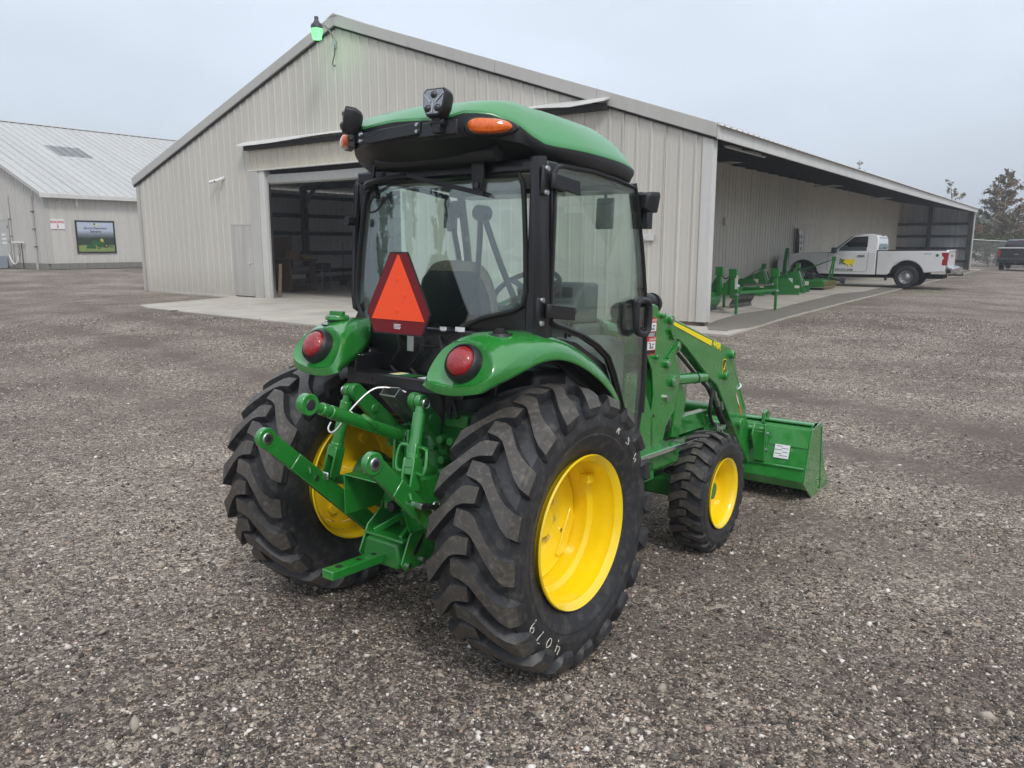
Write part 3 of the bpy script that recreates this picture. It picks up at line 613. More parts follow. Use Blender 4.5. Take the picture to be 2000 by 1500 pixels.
q = M(); q.grid([[(CX+.30, CY-.2, E3-.14), (CX-.0, CY-.2, E3-.14)], [(CX+.30, CY+L3, E3-.14), (CX-.0, CY+L3, E3-.14)]]); part('soffit', q, TRIM, b3)
q = M(); xe = CX+.38; q.prism([(xe, CY-.27, E3-.16), (xe, CY-.27, E3+.02), (R3X, CY-.27, R3Z+.02), (R3X, CY-.27, R3Z-.18)], (0, .2, 0)); part('rake_board', q, TRIM, b3, bev=.01)
q = M(); q.bb((CX-.15, CY-.03, BZ1), (CX+.03, CY-.024, E3)); q.bb((CX+.024, CY-.024, BZ1), (CX+.03, CY+.15, E3)); part('corner_trim', q, TRIM, b3)
bm_ = M(); bm_.bb((-.06, 0, 0), (.06, .395, .27)); blk = mesh_of('block', bm_, BLOCK, 0)
y = CY+.06
while y < CY+10: o = part('block', blk, None, b3, bev=.008); o.location = (CX-.02, y, BZ0+.005); y += .405
bm_ = M(); bm_.bb((0, -.06, 0), (.395, .06, .27)); blk = mesh_of('block', bm_, BLOCK, 0); x = CX-.44
while x > CX-5: o = part('block', blk, None, b3, bev=.008); o.location = (x, CY+.02, BZ0+.005); x -= .405
# door, pipes and meter on its end wall
q = M(); q.bb((-37.45, CY-.05, .50), (-36.50, CY-.02, 2.66)); dd = part('door', q, TRIM, b3, bev=.006)
q = M(); q.bb((-37.25, CY-.058, 1.55), (-36.75, CY-.0505, 1.65)); q.bb((-37.25, CY-.058, 1.75), (-36.75, CY-.0505, 1.85)); q.bb((-37.25, CY-.058, 1.95), (-36.8, CY-.0505, 2.05)); part('notice', q, WHITE, dd)
for z in (.95, 1.6, 2.3): q = M(); q.bb((-36.52, CY-.062, z), (-36.48, CY-.0505, z+.13)); part('hinge', q, DARKST, dd)
q = M(); q.bb((-36.49, CY-.045, .48), (-36.42, CY-.022, 2.75)); q.bb((-37.6, CY-.045, 2.67), (-36.492, CY-.022, 2.75)); part('door_frame', q, TRIM, b3)
q = M(); q.cyl((-36.15, CY-.06, .55), (-36.15, CY-.06, 3.84), .035, n=10); 
part('conduit', q, TRIM, b3)
for z in (1.9, 2.7): q = M(); q.bb((-36.2, CY-.10, z), (-36.1, CY-.022, z+.04)); part('bracket', q, DARKST, b3)
q = M(); q.bb((-33.72, CY-.11, .42), (-33.62, CY-.028, 3.72)); q.cyl((-33.66, CY-.07, .36), (-33.66, CY-.07, .62), .05, n=10); part('downpipe', q, TRIM, b3, bev=.006)
for z in (1.4, 2.2, 3.0): q = M(); q.bb((-33.76, CY-.115, z), (-33.58, CY-.024, z+.04)); part('bracket', q, DARKST, b3)
q = M(); q.cyl((-36.0, CY-.12, 1.62), (-34.75, CY-.12, 1.62), .04, n=10); part('gas_pipe', q, PLASTW, b3)
q = M(); q.cyl((-35.0, CY-.12, 1.6), (-35.0, CY-.12, .42), .022, n=8); part('gas_pipe', q, BLACK, b3)
q = M(); q.bb((-35.68, CY-.16, 1.05), (-35.48, CY-.03, 1.38)); q.cyl((-35.55, CY-.1, 1.38), (-35.55, CY-.1, 1.55), .03, n=8); part('meter', q, TRIM, b3, bev=.01)
q = M(); q.tube(smooth_path([(-35.52, CY-.1, 1.05), (-35.55, CY-.14, .72), (-35.8, CY-.18, .60), (-36.2, CY-.14, .75), (-36.5, CY-.1, 1.05)]), .03, 7); part('hose', q, PLASTW, b3)
q = M(); q.bb((-37.5, CY-.7, .38), (-36.75, CY-.1, .98)); part('base_unit', q, mat('blue_grey_paint', (.28, .32, .38), .5), b3, bev=.02)
# signs on its long wall
t = bthing('wall_sign', 'white sign with red lettering on the grey building', 'sign', CX+.03, 2.72, 2.22)
q = M(); q.bb((.0, 0, 0), (.012, .62, .45)); part('panel', q, WHITE, t, bev=.003)
mt = lambda y, z: frame((.0135, y, z), (0, 1, 0), (0, 0, 1))
text('lettering', 'BUILDING', .155, REDINK, t, mt(.31, .27), align='CENTER', sx=.86, bold=.005); text('lettering', '3', .2, REDINK, t, mt(.31, .06), align='CENTER', bold=.006)
t = bthing('poster_sign', 'black framed picture sign of a small tractor on a lawn', 'sign', CX+.03, 3.80, 1.12)
PW, PH = 1.84, 1.52
def poster_mat():
    m = bpy.data.materials.new('poster_print'); m.use_nodes = True; n, l = m.node_tree.nodes, m.node_tree.links; b = n['Principled BSDF']; b.inputs['Roughness'].default_value = .35
    tc = n.new('ShaderNodeTexCoord'); sp = n.new('ShaderNodeSeparateXYZ'); l.new(tc.outputs['Object'], sp.inputs[0])
    nz = n.new('ShaderNodeTexNoise'); nz.inputs['Scale'].default_value = 9; nz.inputs['Detail'].default_value = 8; l.new(tc.outputs['Object'], nz.inputs['Vector'])
    a = n.new('ShaderNodeMath'); a.operation = 'MULTIPLY_ADD'; l.new(nz.outputs['Fac'], a.inputs[0]); a.inputs[1].default_value = .14; l.new(sp.outputs['Z'], a.inputs[2])
    r = n.new('ShaderNodeValToRGB'); e = r.color_ramp.elements; e[0].position = .0; e[0].color = lin(120, 140, 80); e[1].position = 1; e[1].color = lin(185, 195, 215)
    for p, c in ((.27, lin(135, 150, 90)), (.30, lin(45, 62, 42)), (.50, lin(48, 60, 50)), (.62, lin(120, 128, 135)), (.74, lin(180, 190, 208))):
        x = e.new(p); x.color = c
    d = n.new('ShaderNodeMath'); d.operation = 'DIVIDE'; l.new(a.outputs[0], d.inputs[0]); d.inputs[1].default_value = PH
    l.new(d.outputs[0], r.inputs[0]); l.new(r.outputs[0], b.inputs['Base Color']); return m
q = M(); q.bb((.0, .03, .03), (.02, PW-.03, PH-.03)); part('picture', q, poster_mat(), t)
q = M(); q.bb((0, 0, 0), (.04, .07, PH)); q.bb((0, PW-.07, 0), (.04, PW, PH)); q.bb((0, .07, 0), (.04, PW-.07, .07)); q.bb((0, .07, PH-.07), (.04, PW-.07, PH)); part('frame', q, INK, t, bev=.004)
q = M(); q.bb((-.004, -.03, -.03), (.01, PW+.03, -.002)); q.bb((-.004, PW+.002, -.002), (.01, PW+.03, PH+.02)); part('backing', q, TRIMW, t)
mp_ = lambda y, z: frame((.022, y, z), (0, 1, 0), (0, 0, 1))
text('lettering', 'Service Department', .155, INK, t, mp_(PW/2, 1.12), align='CENTER', sx=.86, bold=.002); text('lettering', 'Deliveries', .155, INK, t, mp_(PW/2, .965), align='CENTER', sx=.86, bold=.002)
q = M(); q.m = 0; q.prism([(.021, PW/2-.08, 1.32), (.021, PW/2+.02, 1.30), (.021, PW/2, 1.40), (.021, PW/2-.08, 1.39)], (.002, 0, 0)); q.m = 1; q.prism([(.021, PW/2, 1.30), (.021, PW/2+.07, 1.28), (.021, PW/2+.11, 1.38), (.021, PW/2+.01, 1.37)], (.003, 0, 0)); part('emblem', q, [DGINK, DECAL_Y], t)
q = M()
def flat(pts, k): q.m = k; q.prism([(.0212, y, z) for y, z in pts], (.002, 0, 0))
flat([(.42, .22), (.86, .20), (.88, .36), (.46, .38)], 0); flat([(.62, .40), (.72, .58), (1.0, .60), (1.15, .55), (1.3, .50), (1.38, .36), (1.2, .26), (.95, .30), (.86, .42)], 0)
flat([(1.10, .52), (1.26, .50), (1.24, .66), (1.12, .68)], 1); flat([(1.46, .30), (1.68, .24), (1.72, .28), (1.5, .36)], 0)
for cy, cz, r in ((1.02, .28, .085), (1.36, .34, .11)): flat([(cy+r*math.cos(a), cz+r*math.sin(a)) for a in np.linspace(0, 2*math.pi, 14)[:-1]], 2); flat([(cy+.6*r*math.cos(a), cz+.6*r*math.sin(a)) for a in np.linspace(0, 2*math.pi, 12)[:-1]], 3)
part('printed_tractor', q, [DGINK, mat('poster_seat', lin(200, 180, 90), .5), INK, mat('poster_rim', lin(205, 195, 120), .5)], t)
sec_cam('security_camera', 'white security camera under the eave at the corner of the grey building', b2w(CX+.03, 3.05, 3.62), -BP+math.pi/2)
t = bthing('wall_lamp', 'small white vertical lamp under the eave above the picture sign', 'lamp', CX+.03, 3.95, 3.42); q = M(); q.bb((0, -.05, -.12), (.08, .05, .2)); part('lamp_body', q, PLASTW, t, bev=.015); q = M(); q.bb((.01, -.04, -.15), (.07, .04, -.121)); part('lens', q, WHITE, t)
# ------------------------------------------------------------------ the tractor (local: x right, y forward, z up; origin under the rear axle)
tractor = thing('compact_tractor', 'green cab tractor with yellow wheels, front loader and rear hitch', 'tractor', (TX, TY, 0), (-TPIT, 0, -TP))
T = tractor
def tp(name, m, mt, par=None, **k): return part(name, m, mt, par or T, **k)
def both(name, build, mt, par=None, **k):
    """the same part on the right and, mirrored, on the left"""
    m = build(); return tp(name, m, mt, par, **k), tp(name, m.mirror_x(), mt, par, **k)
# ---- tyres
def tyre_mesh(carcass, stations, n_lug, s_sign=1, seg=120):
    m = M(); m.lathe([(x, r) for x, r in carcass], (0,0,0), (1,0,0), seg)
    def ring(st, phi0, side):
        x, rb, nx, nr, h, s, w, fl = st; nl = math.hypot(nx, nr); nx, nr = nx/nl, nr/nl; out = []
        for hh, ww in ((-.012, (w+fl)/2), (h, w/2), (h, -w/2), (-.012, -(w+fl)/2)):
            px_, pr = x+nx*hh, rb+nr*hh; phi = phi0-(s-ww)/max(rb, .1)
            out.append((side*px_, pr*math.sin(phi), pr*math.cos(phi)))
        return out
    for side in (1, -1):
        for k in range(n_lug):
            p0 = 2*math.pi*(k+(0 if side > 0 else .5))/n_lug
            rr = [ring(st, p0, side) for st in stations]
            o = len(m.v); n = 4; m.v += [v for r in rr for v in r]
            for a in range(len(rr)-1):
                for i in range(3):
                    m.f.append((o+a*n+i, o+a*n+i+1, o+(a+1)*n+i+1, o+(a+1)*n+i)); m.mi.append(1 if i == 1 and a < len(rr)-4 else 0)
            m.f.append((o, o+1, o+2, o+3)); m.mi.append(0)
    return m
car_r = [(-.16, .318), (-.185, .345), (-.207, .385), (-.224, .43), (-.232, .47), (-.228, .512), (-.210, .546), (-.17, .565), (-.09, .574), (0, .577), (.09, .574), (.17, .565), (.210, .546), (.228, .512), (.232, .472), (.2335, .466), (.2335, .460), (.231, .455), (.224, .43), (.2255, .424), (.218, .405), (.207, .385), (.185, .345), (.16, .318)]
lug_r = [(-.045, .572, 0, 1, .046, -.006, .058, .030), (.02, .572, 0, 1, .047, .0, .066, .034), (.055, .571, 0, 1, .046, .012, .068, .034), (.095, .569, .02, 1, .044, .050, .064, .034), (.14, .563, .06, 1, .044, .095, .066, .036), (.178, .554, .14, .99, .047, .128, .078, .036), (.203, .545, .34, .94, .046, .148, .088, .032), (.216, .532, .85, .55, .034, .155, .088, .028), (.225, .516, 1, .2, .018, .158, .080, .022), (.228, .504, 1, 0, .006, .160, .066, .014), (.230, .495, 1, 0, -.004, .161, .05, .01)]
SX = .87
car_r = [(x*SX, r) for x, r in car_r]; lug_r = [(x*SX, *q_) for x, *q_ in lug_r]
rear_tyre = tyre_mesh(car_r, lug_r, 20)
car_f = [(-.098, .212), (-.112, .232), (-.128, .262), (-.134, .295), (-.130, .325), (-.118, .347), (-.08, .357), (0, .360), (.08, .357), (.118, .347), (.130, .325), (.134, .312), (.135, .308), (.134, .30), (.130, .27), (.122, .25), (.112, .232), (.098, .212)]
lug_f = [(-.026, .356, 0, 1, .024, -.003, .040, .010), (.022, .357, 0, 1, .025, .0, .042, .010), (.05, .356, 0, 1, .025, .010, .042, .010), (.085, .352, .05, 1, .025, .026, .046, .010), (.108, .348, .25, .97, .025, .034, .050, .008), (.118, .340, .8, .6, .014, .036, .050, .008), (.126, .328, 1, .1, .004, .037, .046, .006), (.128, .320, 1, 0, -.004, .037, .040, .004)]
car_f = [(x*.87, r) for x, r in car_f]; lug_f = [(x*.87, *q_) for x, *q_ in lug_f]
front_tyre = tyre_mesh(car_f, lug_f, 21)
rim_r = [(-.150, .322), (-.172, .333), (-.176, .327), (-.165, .312), (-.15, .303), (-.09, .298), (-.075, .272), (.03, .268), (.045, .292), (.075, .297), (.115, .300), (.13, .306), (.150, .305), (.163, .316), (.170, .326), (.176, .333), (.168, .337), (.150, .324), (.14, .316), (.05, .306), (-.15, .306)]
rim_f = [(-.09, .212), (-.104, .223), (-.106, .216), (-.085, .200), (-.03, .192), (.02, .188), (.05, .194), (.075, .200), (.088, .203), (.096, .212), (.103, .2205), (.104, .2248), (.098, .226), (.085, .212), (.06, .206), (-.09, .206)]
HUBG = GREEN_C
rim_r = [(x*1.04, r) for x, r in rim_r]; rim_f = [(x*1.1, r) for x, r in rim_f]
def wheel(name, loc, mir, rim, tyre, disc, rear, lab):
    w = M(); w.lathe(rim, (0,0,0), (1,0,0), 72, closed_prof=True)
    mk = (lambda q: q.mirror_x()) if mir else (lambda q: q)
    o = tp(name, mk(w), YELLOW, label=lab); o.location = loc
    tp('tyre', mk(tyre), [RUBBER, TREAD], o, ang=24, fix=True)
    d = M(); d.lathe(disc, (0,0,0), (1,0,0), 48, closed_prof=True)
    dsk = tp('wheel_disc', mk(d), YELLOW, o)
    dx = disc[0][0]
    if rear:
        for k in range(4):
            a = k*math.pi/2+.5; q = M()
            pts = [(.200, -.115), (.225, -.120), (.264, -.085), (.264, .085), (.225, .120), (.200, .115)]
            q.prism([(-.058, r*math.sin(a)+t*math.cos(a), r*math.cos(a)-t*math.sin(a)) for r, t in pts], (.022, 0, 0)); tp('mounting_lug', mk(q), YELLOW, o, bev=.006)
            q = M(); c = (dx+.010, .205*math.sin(a), .205*math.cos(a)); q.cyl((dx-.01, c[1], c[2]), (dx+.022, c[1], c[2]), .030, .026, 16); tp('boss', mk(q), YELLOW, o, bev=.003)
            q = M(); q.box((dx+.0225, c[1], c[2]), (.004, .02, .02)); tp('square_hole', mk(q), INK, o)
        for k in range(8):
            a = k*math.pi/4+.2; q = M(); y, z = .115*math.sin(a), .115*math.cos(a); q.cyl((dx, y, z), (dx+.024, y, z), .016, n=6); q.cyl((dx, y, z), (dx+.006, y, z), .022, n=12); tp('bolt', mk(q), STEEL, o)
        q = M(); q.cyl((dx-.12, 0, 0), (dx+.05, 0, 0), .075, .07, 24); tp('hub', mk(q), YELLOW, o, bev=.006)
        q = M(); q.cyl((.06, .262*math.sin(.9), .262*math.cos(.9)), (.085, .245*math.sin(.9), .245*math.cos(.9)), .012, n=8); q.box((.06, .27*math.sin(.9), .27*math.cos(.9)), (.05, .05, .04)); tp('valve', mk(q), YELLOW, o, bev=.004)
    else:
        for k in range(8):
            a = k*math.pi/4; q = M(); y, z = .09*math.sin(a), .09*math.cos(a); q.cyl((dx, y, z), (dx+.022, y, z), .012, n=6); tp('bolt', mk(q), STEEL, o)
        q = M(); q.cyl((dx-.1, 0, 0), (dx+.04, 0, 0), .065, .055, 20); tp('hub', mk(q), GREEN_C, o, bev=.004)
    return o
disc_r = [(x+.035, r) for x, r in [(-.108, .0), (-.108, .13), (-.098, .155), (-.085, .20), (-.088, .235), (-.078, .266), (-.088, .268), (-.098, .24), (-.097, .205), (-.11, .155), (-.12, .13), (-.12, 0)]]
disc_f = [(.0, 0), (.0, .11), (-.012, .14), (-.012, .19), (-.022, .19), (-.022, .14), (-.01, .11), (-.01, 0)]
RW = wheel('rear_wheel', (.622, 0, .612), False, rim_r, rear_tyre, disc_r, True, 'near right rear wheel, its yellow rim facing the camera')
LW = wheel('rear_wheel', (-.752, 0, .612), True, rim_r, rear_tyre, disc_r, True, 'left rear wheel seen from its inner side')
FR = wheel('front_wheel', (.580, 1.90, .376), False, rim_f, front_tyre, disc_f, False, 'right front wheel'); FL = wheel('front_wheel', (-.62, 1.90, .376), True, rim_f, front_tyre, disc_f, False, 'left front wheel')
for w, a in ((RW, .06), (LW, -.04), (FR, .1), (FL, .3)): w.rotation_euler = (a, 0, 0)
# chalk number and moulded name on the near tyre
CHALK = mat('paint_marker', (.62, .60, .52), .8)
def chalk(strokes, phi, r0, size, rot=0.0):
    m = M()
    for st in strokes:
        pts = []
        for u, v in st:
            uu, vv = u*math.cos(rot)-v*math.sin(rot), u*math.sin(rot)+v*math.cos(rot)
            ph = phi+uu*size/r0; r = r0+vv*size
            xx = np.interp(r, [.385, .405, .424, .43, .455, .46, .466, .472, .512, .546], [v_*SX for v_ in (.207, .218, .2255, .224, .231, .2335, .2335, .232, .228, .21)])+.0015
            pts.append((xx, r*math.sin(ph), r*math.cos(ph)))
        m.tube(smooth_path(pts, 4), .0019, 5)
    tp('chalk_mark', m, CHALK, RW)
D4 = [[(0, 1), (-.05, .45), (.45, .45)], [(.38, .8), (.32, -.05)]]; D0 = [[(.25, .75), (0, .5), (.1, .15), (.35, .1), (.5, .4), (.4, .7), (.25, .75)]]
D7 = [[(0, .85), (.45, .9), (.2, .05)]]; D9 = [[(.45, .75), (.2, .95), (0, .7), (.2, .5), (.45, .75), (.4, .0)]]
for i, d in enumerate((D4, D0, D7, D9)): chalk(d, -2.66+i*.165, .452, .058)
chalk([[(0, 0), (.3, .5), (.5, 0), (.2, .3), (.6, .5)]], .50, .455, .05); chalk([[(0, 0), (.5, .1), (.1, .6), (.6, .5)]], .74, .455, .05); chalk([[(0, .6), (.1, 0), (.4, .3), (.5, 0)]], 1.0, .455, .05)
for i, ch in enumerate('GALAXY'):
    ph = -1.78+i*.15; r = .385; mt = frame((.1815, r*math.sin(ph), r*math.cos(ph)), (0.15*0, math.cos(ph), -math.sin(ph)), (-.5, math.sin(ph), math.cos(ph)))
    text('moulded_letter', ch, .055, RUBBER, RW, mt, ext=.003, align='CENTER')

# ---- chassis, axle, transmission
q = M(); q.loft([[(sx*w_, y, z) for sx, z in ((-1, z0), (1, z0), (1, z1), (-1, z1))] for y, w_, z0, z1 in ((-.16, .15, .46, .98), (.1, .17, .40, 1.0), (.5, .18, .42, .9), (.9, .17, .42, .85), (1.3, .15, .45, .8))]); tp('transmission_case', q, GREEN_C, bev=.03, seg=3)
def axle_half():
    q = M(); q.lathe([(.15, .17), (.22, .16), (.26, .12), (.42, .105), (.47, .14), (.50, .15), (.50, .0)], (0, 0, .612), (1, 0, 0), 28)
    for k in range(8): a = k*math.pi/4; q.cyl((.46, .13*math.sin(a), .612+.13*math.cos(a)), (.44, .13*math.sin(a), .612+.13*math.cos(a)), .012, n=6)
    return q
both('rear_axle', axle_half, GREEN_C)
q = M(); q.loft([[(x, 1.9+dy, z) for dy, z in ((-.07, .30), (.07, .30), (.07, .42), (-.07, .42))] for x in (-.5, -.2, 0, .2, .5)]); tp('front_axle', q, GREEN_C, bev=.02)
q = M(); q.bb((-.19, 1.15, .50), (.19, 2.35, .74)); tp('front_frame', q, GREEN_C, bev=.01)
both('frame_rail', lambda: (lambda q: (q.bb((.20, .75, .48), (.30, 2.5, .66)), q)[-1])(M()), GREEN, bev=.008)
q = M(); q.cyl((.1, .9, .36), (.1, 1.9, .36), .022, n=12); tp('drive_shaft', q, DARKST)
# rockshaft housing and detail castings
q = M(); q.loft([[(x*s, y, z) for x, z in ((-.14, .70), (.14, .70), (.15, .85), (.12, .96), (-.12, .96), (-.15, .85))] for y, s in ((-.21, .75), (-.18, .95), (-.05, 1.05), (.1, 1.0))]); tp('hydraulic_case', q, GREEN_C, bev=.015)
q = M(); q.cyl((-.21, -.14, .90), (.21, -.14, .90), .045, n=18); tp('rockshaft', q, GREEN_C, bev=.005)
q = M()
rng = random.Random(5)
for x, y, z, r, h in ((.10, -.215, .80, .028, .05), (.16, -.18, .72, .04, .05), (.07, -.22, .70, .02, .03), (-.08, -.215, .76, .03, .03), (.17, -.16, .86, .022, .06), (.13, -.20, .62, .035, .05), (.20, -.12, .78, .03, .06), (.05, -.22, .88, .02, .03)): q = M(); q.cyl((x, y+.03, z), (x, y-h, z), r, r*.85, 12); tp('casting_boss', q, GREEN_C, bev=.003)
for i in range(14):
    x, z = rng.uniform(-.14, .20), rng.uniform(.60, .93); q = M(); q.cyl((x, -.20, z), (x, -.235, z), .010, n=6); tp('bolt', q, STEEL if i % 3 == 0 else GREEN_C)
q = M(); q.bb((.17, -.20, .93), (.36, -.02, 1.02)); q.bb((.20, -.23, 1.02), (.33, -.06, 1.08)); q.cyl((.22, -.24, .97), (.22, -.29, .97), .02, n=10); q.cyl((.28, -.24, .97), (.28, -.29, .97), .02, n=10); tp('valve_block', q, GREEN_C, bev=.008)
for k, (a, b) in enumerate((((.24, -.25, 1.06), (.30, -.05, 1.22)), ((.29, -.25, 1.07), (.12, -.06, 1.25)), ((.34, -.2, .98), (.38, 0, .8)), ((.18, -.24, .99), (.05, -.1, 1.18)))):
    q = M(); m_ = (Vector(a)+Vector(b))/2+Vector((.03*(k-1), -.05, .06)); q.tube(smooth_path([a, m_, b], 6), .011, 7); tp('hydraulic_hose', q, SEAL)
# black body work behind and below the rear window
q = M(); q.bb((-.40, -.12, 1.00), (.40, .02, 1.44)); q.bb((-.36, -.02, .95), (.36, .4, 1.3)); tp('rear_body_panel', q, BLACKM, bev=.01)
q = M(); q.bb((-.34, -.30, 1.165), (.34, -.17, 1.225)); tp('cross_plate', q, BLACKM, bev=.006)
for x in (-.22, -.19, .2, .24): q = M(); q.cyl((x, -.301, 1.195), (x, -.303, 1.195), .006, n=8); tp('hole', q, SEAL)
q = M(); q.m = 0; q.bb((-.10, -.285, 1.2255), (.05, -.20, 1.227)); q.m = 1; q.bb((-.095, -.28, 1.2275), (-.045, -.205, 1.2285)); q.m = 2; q.prism([(-.085, -.275, 1.229), (-.06, -.27, 1.229), (-.055, -.22, 1.229), (-.08, -.215, 1.229)], (0, 0, .0006)); q.m = 3; q.bb((.08, -.28, 1.2255), (.13, -.21, 1.227)); tp('sticker', q, [DGINK, WHITE, DECAL_Y, WHITE])
both('fender_bracket', lambda: (lambda q: (q.bb((.30, -.30, 1.16), (.36, -.10, 1.30)), q)[-1])(M()), BLACKM, bev=.006)
for k in range(3): q = M(); x = -.2+.13*k; q.tube(smooth_path([(x, -.125, 1.40), (x+.05, -.16, 1.33), (x-.02, -.15, 1.25), (x+.04, -.14, 1.20)], 6), .009, 6); tp('cable', q, SEAL)

# ---- three-point hitch
def eye(q, c, r, w, ax=(1,0,0)):
    a = Vector(ax).normalized()*w/2; q.cyl(Vector(c)-a, Vector(c)+a, r, n=22)
def strap(q, p0, p1, h0, h1, w):
    """flat steel link with rounded ends in a plane facing x"""
    p0, p1 = Vector(p0), Vector(p1); d = (p1-p0).normalized(); n_ = Vector((0, -d.z, d.y)).normalized()
    q.prism([p0+n_*h0-Vector((w/2,0,0)), p1+n_*h1-Vector((w/2,0,0)), p1-n_*h1-Vector((w/2,0,0)), p0-n_*h0-Vector((w/2,0,0))], (w, 0, 0))
for s in (1, -1):
    e, f = Vector((s*.326, -.780, .967)), Vector((s*.27, -.10, .37)); mid = e+(f-e)*.2
    q = M(); strap(q, e+(f-e)*.02, mid, .040, .040, .026); strap(q, mid, f, .040, .042, .034); eye(q, e, .046, .032); eye(q, f, .05, .05)
    ll = tp('lower_link', q, GREEN, bev=.005, label='right lower hitch link' if s > 0 else 'left lower hitch link')
    q = M(); eye(q, e, .026, .044); tp('ball', q, STEEL, ll, bev=.004); q = M(); eye(q, e, .013, .048); tp('bore', q, INK, ll)
    q = M(); c = e+(f-e)*.30; q.tube([c+Vector((s*.0+.017, 0, -.015)), c+Vector((.03, -.005, 0)), c+Vector((.017, -.0, .02))], .006, 6); tp('link_tab', q, GREEN, ll)
    # lift arm and lift link
    a, b = Vector((s*.165, -.15, .915)), Vector((s*.185, -.405, 1.152))
    q = M(); strap(q, a, b, .048, .034, .034); eye(q, b, .034, .034); eye(q, a, .055, .05); eye(q, a+(b-a)*.62, .022, .05); tp('lift_arm', q, GREEN_C, bev=.006)
    u, l_ = Vector((s*.222, -.408, 1.152)), (Vector((.265, -.515, .80)) if s > 0 else Vector((-.297, -.452, .745)))
    q = M(); eye(q, u, .030, .03); d = (l_-u); q.cyl(u+d*.06, u+d*.28, .020, n=16)
    q.cyl(u+d*.13, u+d*.64, .027, n=18); q.cyl(u+d*.60, u+d*.66, .030, n=18)
    lk = tp('lift_link', q, GREEN, bev=.003)
    q = M(); sd = Vector((1, 0, 0)); c0, c1 = u+d*.66, u+d*1.0
    for k in (-1, 1): q.bar(c0+sd*(k*.026), c1+sd*(k*.026), .012, .055, up=(0, 1, 0))
    q.bar(c0-d*.02, c0+d*.10, .06, .052, up=(0, 1, 0)); fk = tp('clevis', q, GREEN, lk, bev=.004)
    if s < 0: q = M(); q.box(l_+Vector((.0, -.036, .01)), (.062, .012, .036)); tp('clip', q, STEEL, lk, bev=.006)
    q = M(); q.tube([u+Vector((s*.03, 0, 0))+Vector((0, .020*math.cos(t), .020*math.sin(t)-.006)) for t in np.linspace(0, 2*math.pi, 16)[:-1]], .003, 5, closed=True); tp('lynch_pin', q, STEEL, lk); q = M(); q.cyl(u, u+Vector((s*.034, 0, 0)), .012, n=10); tp('pin', q, STEEL, lk)
    q = M()
    if s > 0:
        c = u+d*.55
        q2 = M(); q2.bar(u+d*.48, u+d*.84, .05, .045, up=(0, 1, 0)); tp('sleeve', q2, GREEN, lk, bev=.006)
        for k in (-1, 1):
            p = [u+d*.52+Vector((k*.025, 0, 0)), u+d*.53+Vector((k*.075, -.01, 0)), u+d*.78+Vector((k*.078, -.01, 0)), u+d*.80+Vector((k*.025, 0, 0))]; q.tube(smooth_path(p, 5), .007, 7)
        tp('crank_handle', q, GREEN, lk)
    # stabiliser
    p0 = e+(f-e)*.36+Vector((s*.02, 0, 0)); p1 = Vector((s*.40, -.05, .62))
    q = M(); q.cyl(p0, p0+(p1-p0)*.30, .014, n=10); q.cyl(p0+(p1-p0)*.26, p1, .024, n=14); sb_ = tp('stabiliser', q, STEEL if s > 0 else GREEN, bev=.003)
    q = M(); q.tube([p0+(p1-p0)*.22+Vector((0, .028*math.cos(t), .028*math.sin(t))) for t in np.linspace(0, 2*math.pi, 16)[:-1]], .004, 5, closed=True); tp('lynch_pin', q, STEEL, sb_); q = M(); q.cyl(p0+Vector((-.03, 0, 0)), p0+Vector((.04, 0, 0)), .014, n=10); tp('pin', q, STEEL, sb_)
e, f = Vector((0, -.820, 1.157)), Vector((0, -.262, .945)); d = f-e
q = M(); eye(q, e, .044, .040); q.cyl(e+d*.05, e+d*.20, .020, n=14); q.cyl(e+d*.12, e+d*.18, .027, n=14); q.cyl(e+d*.20, e+d*.92, .0285, n=18); q.cyl(e+d*.88, e+d*.97, .022, n=14); eye(q, f, .038, .045); tl = tp('top_link', q, GREEN, bev=.004)
q = M(); eye(q, e, .022, .048); tp('ball', q, DARKST, tl, bev=.003)
q = M(); q.tube(smooth_path([e+d*.52+Vector((.0, .0, .028)), e+d*.56+Vector((.03, -.01, .02)), e+d*.62+Vector((.03, 0, .0))], 4), .012, 7); tp('lock_handle', q, GREEN, tl)
q = M()
for s in (-1, 1): q.prism([(s*.040-.008, -.30, .99), (s*.040-.008, -.20, .99), (s*.040-.008, -.18, .78), (s*.040-.008, -.25, .74), (s*.040-.008, -.31, .80)], (.016, 0, 0))
q.bb((-.032, -.25, .76), (.032, -.18, .95)); tlb = tp('top_link_bracket', q, GREEN, bev=.008)
q = M(); q.cyl((-.07, -.262, .945), (.075, -.262, .945), .013, n=12); q.tube([(.07, -.262+.026*math.cos(t), .945+.026*math.sin(t)) for t in np.linspace(0, 2*math.pi, 16)[:-1]], .004, 5, closed=True); tp('pin', q, STEEL, tlb)
# bright top-link holder: folded channel and bent rod
a, b = Vector((.02, -.375, 1.185)), Vector((.05, -.235, 1.04)); d = (b-a).normalized(); n_ = Vector((1, 0, 0)); up = d.cross(n_)
q = M()
for k in (-1, 1): q.bar(a+n_*k*.045+up*.022, b+n_*k*.045+up*.022, .003, .05, up=up)
q.bar(a, b, .09, .003, up=up); q.bar(a-d*.001+up*.045-n_*.045, a+up*.045+n_*.045, .003, .006); hc = tp('link_holder', q, STEEL, label='bright folded steel holder with a bent rod')
q = M(); q.tube(smooth_path([(.06, -.33, 1.165), (.01, -.36, 1.18), (-.05, -.42, 1.175), (-.09, -.50, 1.10), (-.115, -.56, 1.015), (-.14, -.58, .99), (-.165, -.575, 1.005), (-.165, -.56, 1.03)], 5), .0045, 8); tp('rod', q, mat('bright_wire', (.72, .72, .72), .25, metal=.9), hc)
for p in (a+d*.03+n_*.02, b-d*.03, a+d*.12): q = M(); q.cyl(p+up*.002, p+up*.010, .010, n=6); tp('bolt', q, STEEL, hc)
